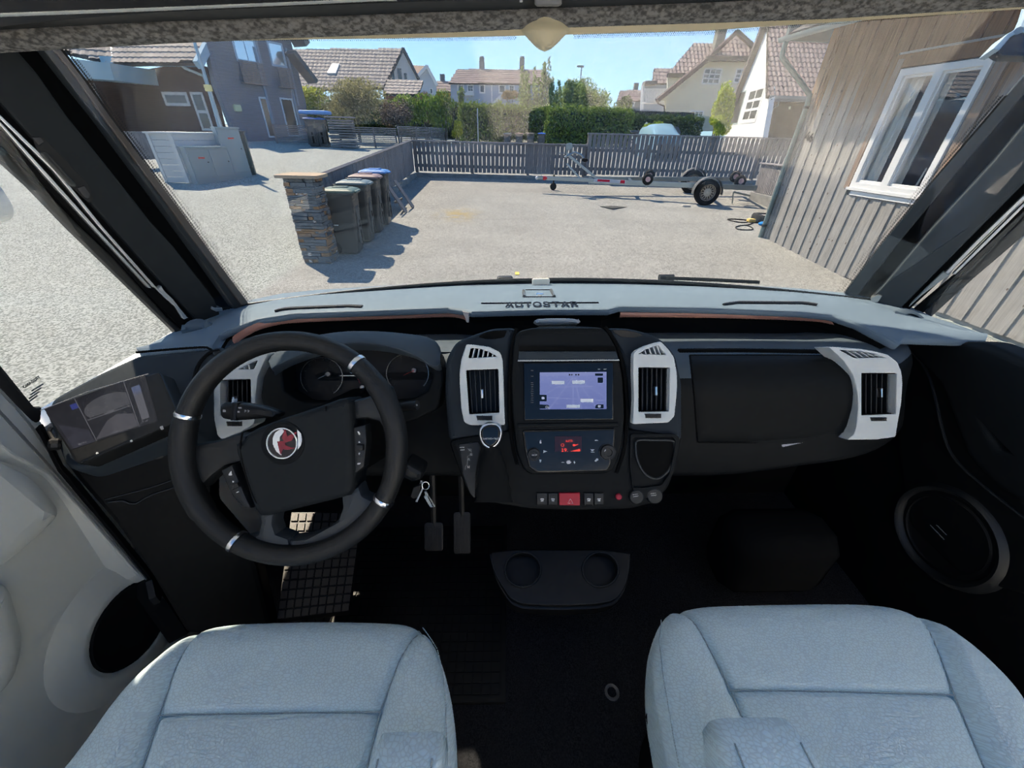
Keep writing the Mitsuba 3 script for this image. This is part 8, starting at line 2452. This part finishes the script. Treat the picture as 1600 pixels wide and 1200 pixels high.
def seat(label, zt, outline, seamL, seamR, cross, arm, stitches, armlabel):
    """outline, seams in pixels on the cushion's upper plane z = zt"""
    key = thing('cab_seat', label, 'seat')
    pl = lambda pts: np.array([vz(x, y, zt)[:2] for x, y in pts])
    o2 = pl(outline)
    # continue the sides straight back behind the camera
    back = [(o2[-1][0] + 0.01, -0.02), (o2[-1][0] - 0.01, -0.2), (o2[0][0] + 0.02, -0.2), (o2[0][0] - 0.01, -0.02)]
    ring = cr(np.vstack([o2, back]), 12)
    n = len(ring)
    t = np.concatenate([[0], np.cumsum(np.linalg.norm(np.roll(ring, -1, 0) - ring, axis=1))])
    s = np.linspace(0, t[-1], 400, endpoint=False)
    rc = np.vstack([ring, ring[:1]])
    ring = np.column_stack([np.interp(s, t, rc[:, 0]), np.interp(s, t, rc[:, 1])])
    C = np.array([o2[:, 0].mean(), 0.10])
    poly = sg.Polygon(ring)
    rho = np.concatenate([np.linspace(0, 0.80, 90)[:-1], 0.80 + 0.2 * np.sin(np.linspace(0, math.pi / 2, 46))])
    XY = C + rho[:, None, None] * (ring - C)[None]
    dist = shapely.distance(shapely.points(XY.reshape(-1, 2)), poly.exterior).reshape(XY.shape[:2])
    Rr = 0.055
    dd = np.clip(dist, 0, Rr)
    z = -0.72 * (Rr - np.sqrt(np.maximum(Rr * Rr - (Rr - dd) ** 2, 0)))
    z += 0.010 * (1 - np.exp(-dist / 0.10))
    sL, sR, cx = pl(seamL), pl(seamR), pl(cross)
    dl = np.minimum(line_dist(XY, sL), line_dist(XY, sR))
    for dm, wd, dp in ((dl, 0.0055, 0.009), (line_dist(XY, cx), 0.004, 0.007)):
        z -= dp * np.exp(-(dm / wd) ** 2) + 0.006 * np.exp(-dm / 0.018)
    # bolsters a little proud of the centre
    cxm = (sL[:, 0].mean() + sR[:, 0].mean()) / 2
    wv = np.array([np.interp(-XY[..., 1], -p[:, 1], p[:, 0]) for p in (sL, sR)])
    out = np.maximum(wv[0] - XY[..., 0], XY[..., 0] - wv[1])
    z += 0.012 * sm(0, 0.03, out)
    V = np.concatenate([XY, (zt + z)[..., None]], -1)
    V[0] = V[0].mean(0)
    skirt = [np.column_stack([ring + (C - ring) * a, np.full(400, zt - 0.04 + b)]) for a, b in ((0.0, -0.02), (0.004, -0.05), (0.02, -0.09), (0.06, -0.12))]
    V = np.concatenate([V, np.array(skirt)], 0)
    m = grid(V, close_v=True)
    put('cushion', m, 'leather', smooth=True, parent=key, uv=np.tile(SEATC[None, :2], (len(m.vertices), 1)))
    for nm, pts in (('seam', seamL), ('seam', seamR), ('seam', cross)):
        q = resample(pl(pts), 40)
        e = np.clip(shapely.distance(shapely.points(q), poly.exterior), 0, None) * shapely.contains_xy(poly, q[:, 0], q[:, 1])
        ee = np.clip(e, 0, Rr)
        zq = zt - 0.72 * (Rr - np.sqrt(np.maximum(Rr * Rr - (Rr - ee) ** 2, 0))) + 0.010 * (1 - np.exp(-e / 0.10)) - (0.0135 if pts is not cross else 0.0115)
        ok = e > 0.002
        put(nm, tube(np.column_stack([q, zq])[ok], 0.0011, 6), 'matte', SEATC * 0.4, parent=key)
    if stitches:
        q0 = pl(stitches)
        ms = []
        L = resample(q0, 200)
        d = shapely.distance(shapely.points(L), poly.exterior)
        for k in range(0, 198, 3):
            for off in (-0.004, 0.004):
                a, b = L[k], L[min(k + 2, 199)]
                dirv = unit(b - a)
                nrm = np.array([-dirv[1], dirv[0]])
                e = min(max(d[k], 0), Rr)
                zz = zt - 0.72 * (Rr - math.sqrt(max(Rr * Rr - (Rr - e) ** 2, 0))) + 0.010 * (1 - math.exp(-d[k] / 0.1)) + 0.0125
                m0, m1 = a + nrm * off, b + nrm * off
                ms.append(tube([(m0[0], m0[1], zz), (m1[0], m1[1], zz)], 0.0008, 4))
        put('stitching', cat(ms), 'matte', SEATC * 0.55, smooth=False, parent=key, kind='stuff')
    base = np.array([ring + (C - ring) * 0.16])[0]
    put('seat_base', TM(np.vstack([np.column_stack([base, np.full(400, FZ + 0.02)]), np.column_stack([base, np.full(400, zt - 0.13)])]), np.vstack([[[i, (i + 1) % 400, 400 + (i + 1) % 400], [i, 400 + (i + 1) % 400, 400 + i]] for i in range(400)])), 'matte', BLK, smooth=40, parent=key)
    # armrest
    (ax, ay), aw, ah, zc, yaw = arm
    c = vz(ax, ay, zc)
    n_ = 28
    rows = []
    L_ = 0.34
    for k in range(16):
        u = k / 15
        yy = c[1] - L_ * u
        gr = 1.0 if u > 0.12 else math.sqrt(max(0.0, 1 - ((0.12 - u) / 0.12) ** 2)) * 0.55 + 0.45
        if k == 0:
            gr = 0.30
        a = np.arange(n_) * 2 * math.pi / n_
        e = 0.42
        xx = aw / 2 * np.sign(np.cos(a)) * np.abs(np.cos(a)) ** e * (0.86 + 0.14 * gr)
        zz = ah / 2 * np.sign(np.sin(a)) * np.abs(np.sin(a)) ** e * (0.55 + 0.45 * gr)
        rows.append(np.column_stack([c[0] + xx + yaw * u * L_, np.full(n_, yy + (0.012 if k else 0.016)), c[2] - ah / 2 + zz]))
    rows.insert(0, np.tile(rows[0].mean(0) + [0, 0.002, 0], (n_, 1)))
    m = grid(np.array(rows), close_v=True)
    ak = put('armrest', m, 'leather', smooth=True, parent=key, label=armlabel, uv=np.tile(SEATC[None, :2] * 1.04, (len(m.vertices), 1)))
    for j in (5, 9):
        put('seam', tube(np.array(rows)[2:, j] + [0, 0, 0.0008], 0.0011, 6), 'matte', SEATC * 0.35, parent=ak)
    return key, rows


s1 = seat('pale leather driver seat on the left, behind the steering wheel', -0.72,
          [(40, 1240), (85, 1200), (125, 1150), (165, 1095), (205, 1050), (245, 1015), (280, 985), (310, 970), (350, 963), (400, 960), (500, 958), (600, 960), (640, 965), (662, 980), (680, 1008), (696, 1055), (705, 1110), (708, 1170), (710, 1240)],
          [(306, 968), (288, 1000), (270, 1040), (245, 1116), (218, 1200), (205, 1260)], [(655, 968), (640, 995), (622, 1030), (592, 1111), (572, 1197), (560, 1260)], [(245, 1116), (350, 1114), (480, 1112), (592, 1111)],
          ((636, 1165), 0.088, 0.085, -0.595, 0.0), [(655, 975), (678, 1010), (688, 1050), (692, 1100), (694, 1200)], 'padded leather armrest')
s2 = seat('pale leather passenger seat on the right, in front of the glove box', -0.72,
          [(1060, 1240), (1046, 1180), (1036, 1130), (1027, 1080), (1023, 1030), (1027, 985), (1042, 957), (1062, 943), (1100, 935), (1170, 932), (1290, 930), (1360, 931), (1405, 936), (1440, 947), (1480, 968), (1530, 1004), (1575, 1045), (1610, 1085), (1650, 1150), (1690, 1240)],
          [(1065, 942), (1085, 962), (1105, 1000), (1144, 1077), (1180, 1160), (1200, 1240)], [(1430, 942), (1452, 965), (1465, 1000), (1496, 1084), (1540, 1190), (1560, 1240)], [(1144, 1077), (1250, 1078), (1380, 1081), (1496, 1084)],
          ((1192, 1141), 0.108, 0.09, -0.585, 0.02), [(1040, 962), (1034, 1000), (1040, 1060), (1056, 1150), (1072, 1230)], 'padded leather armrest')
for key in (s2[0],):
    KB = thing('seat_buckle', 'small dark belt buckle beside the left edge of the passenger seat', 'buckle')
    put('buckle', rbox(vz(1026, 1135, -0.80), (0.012, 0.05, 0.07), 0.004), 'satin', BLK * 2, parent=KB)
    put('bolt', ell(vz(1021, 1105, -0.80), (0.006, 0.008, 0.016), 2), 'metal', (0.4, 0.4, 0.4), parent=KB)
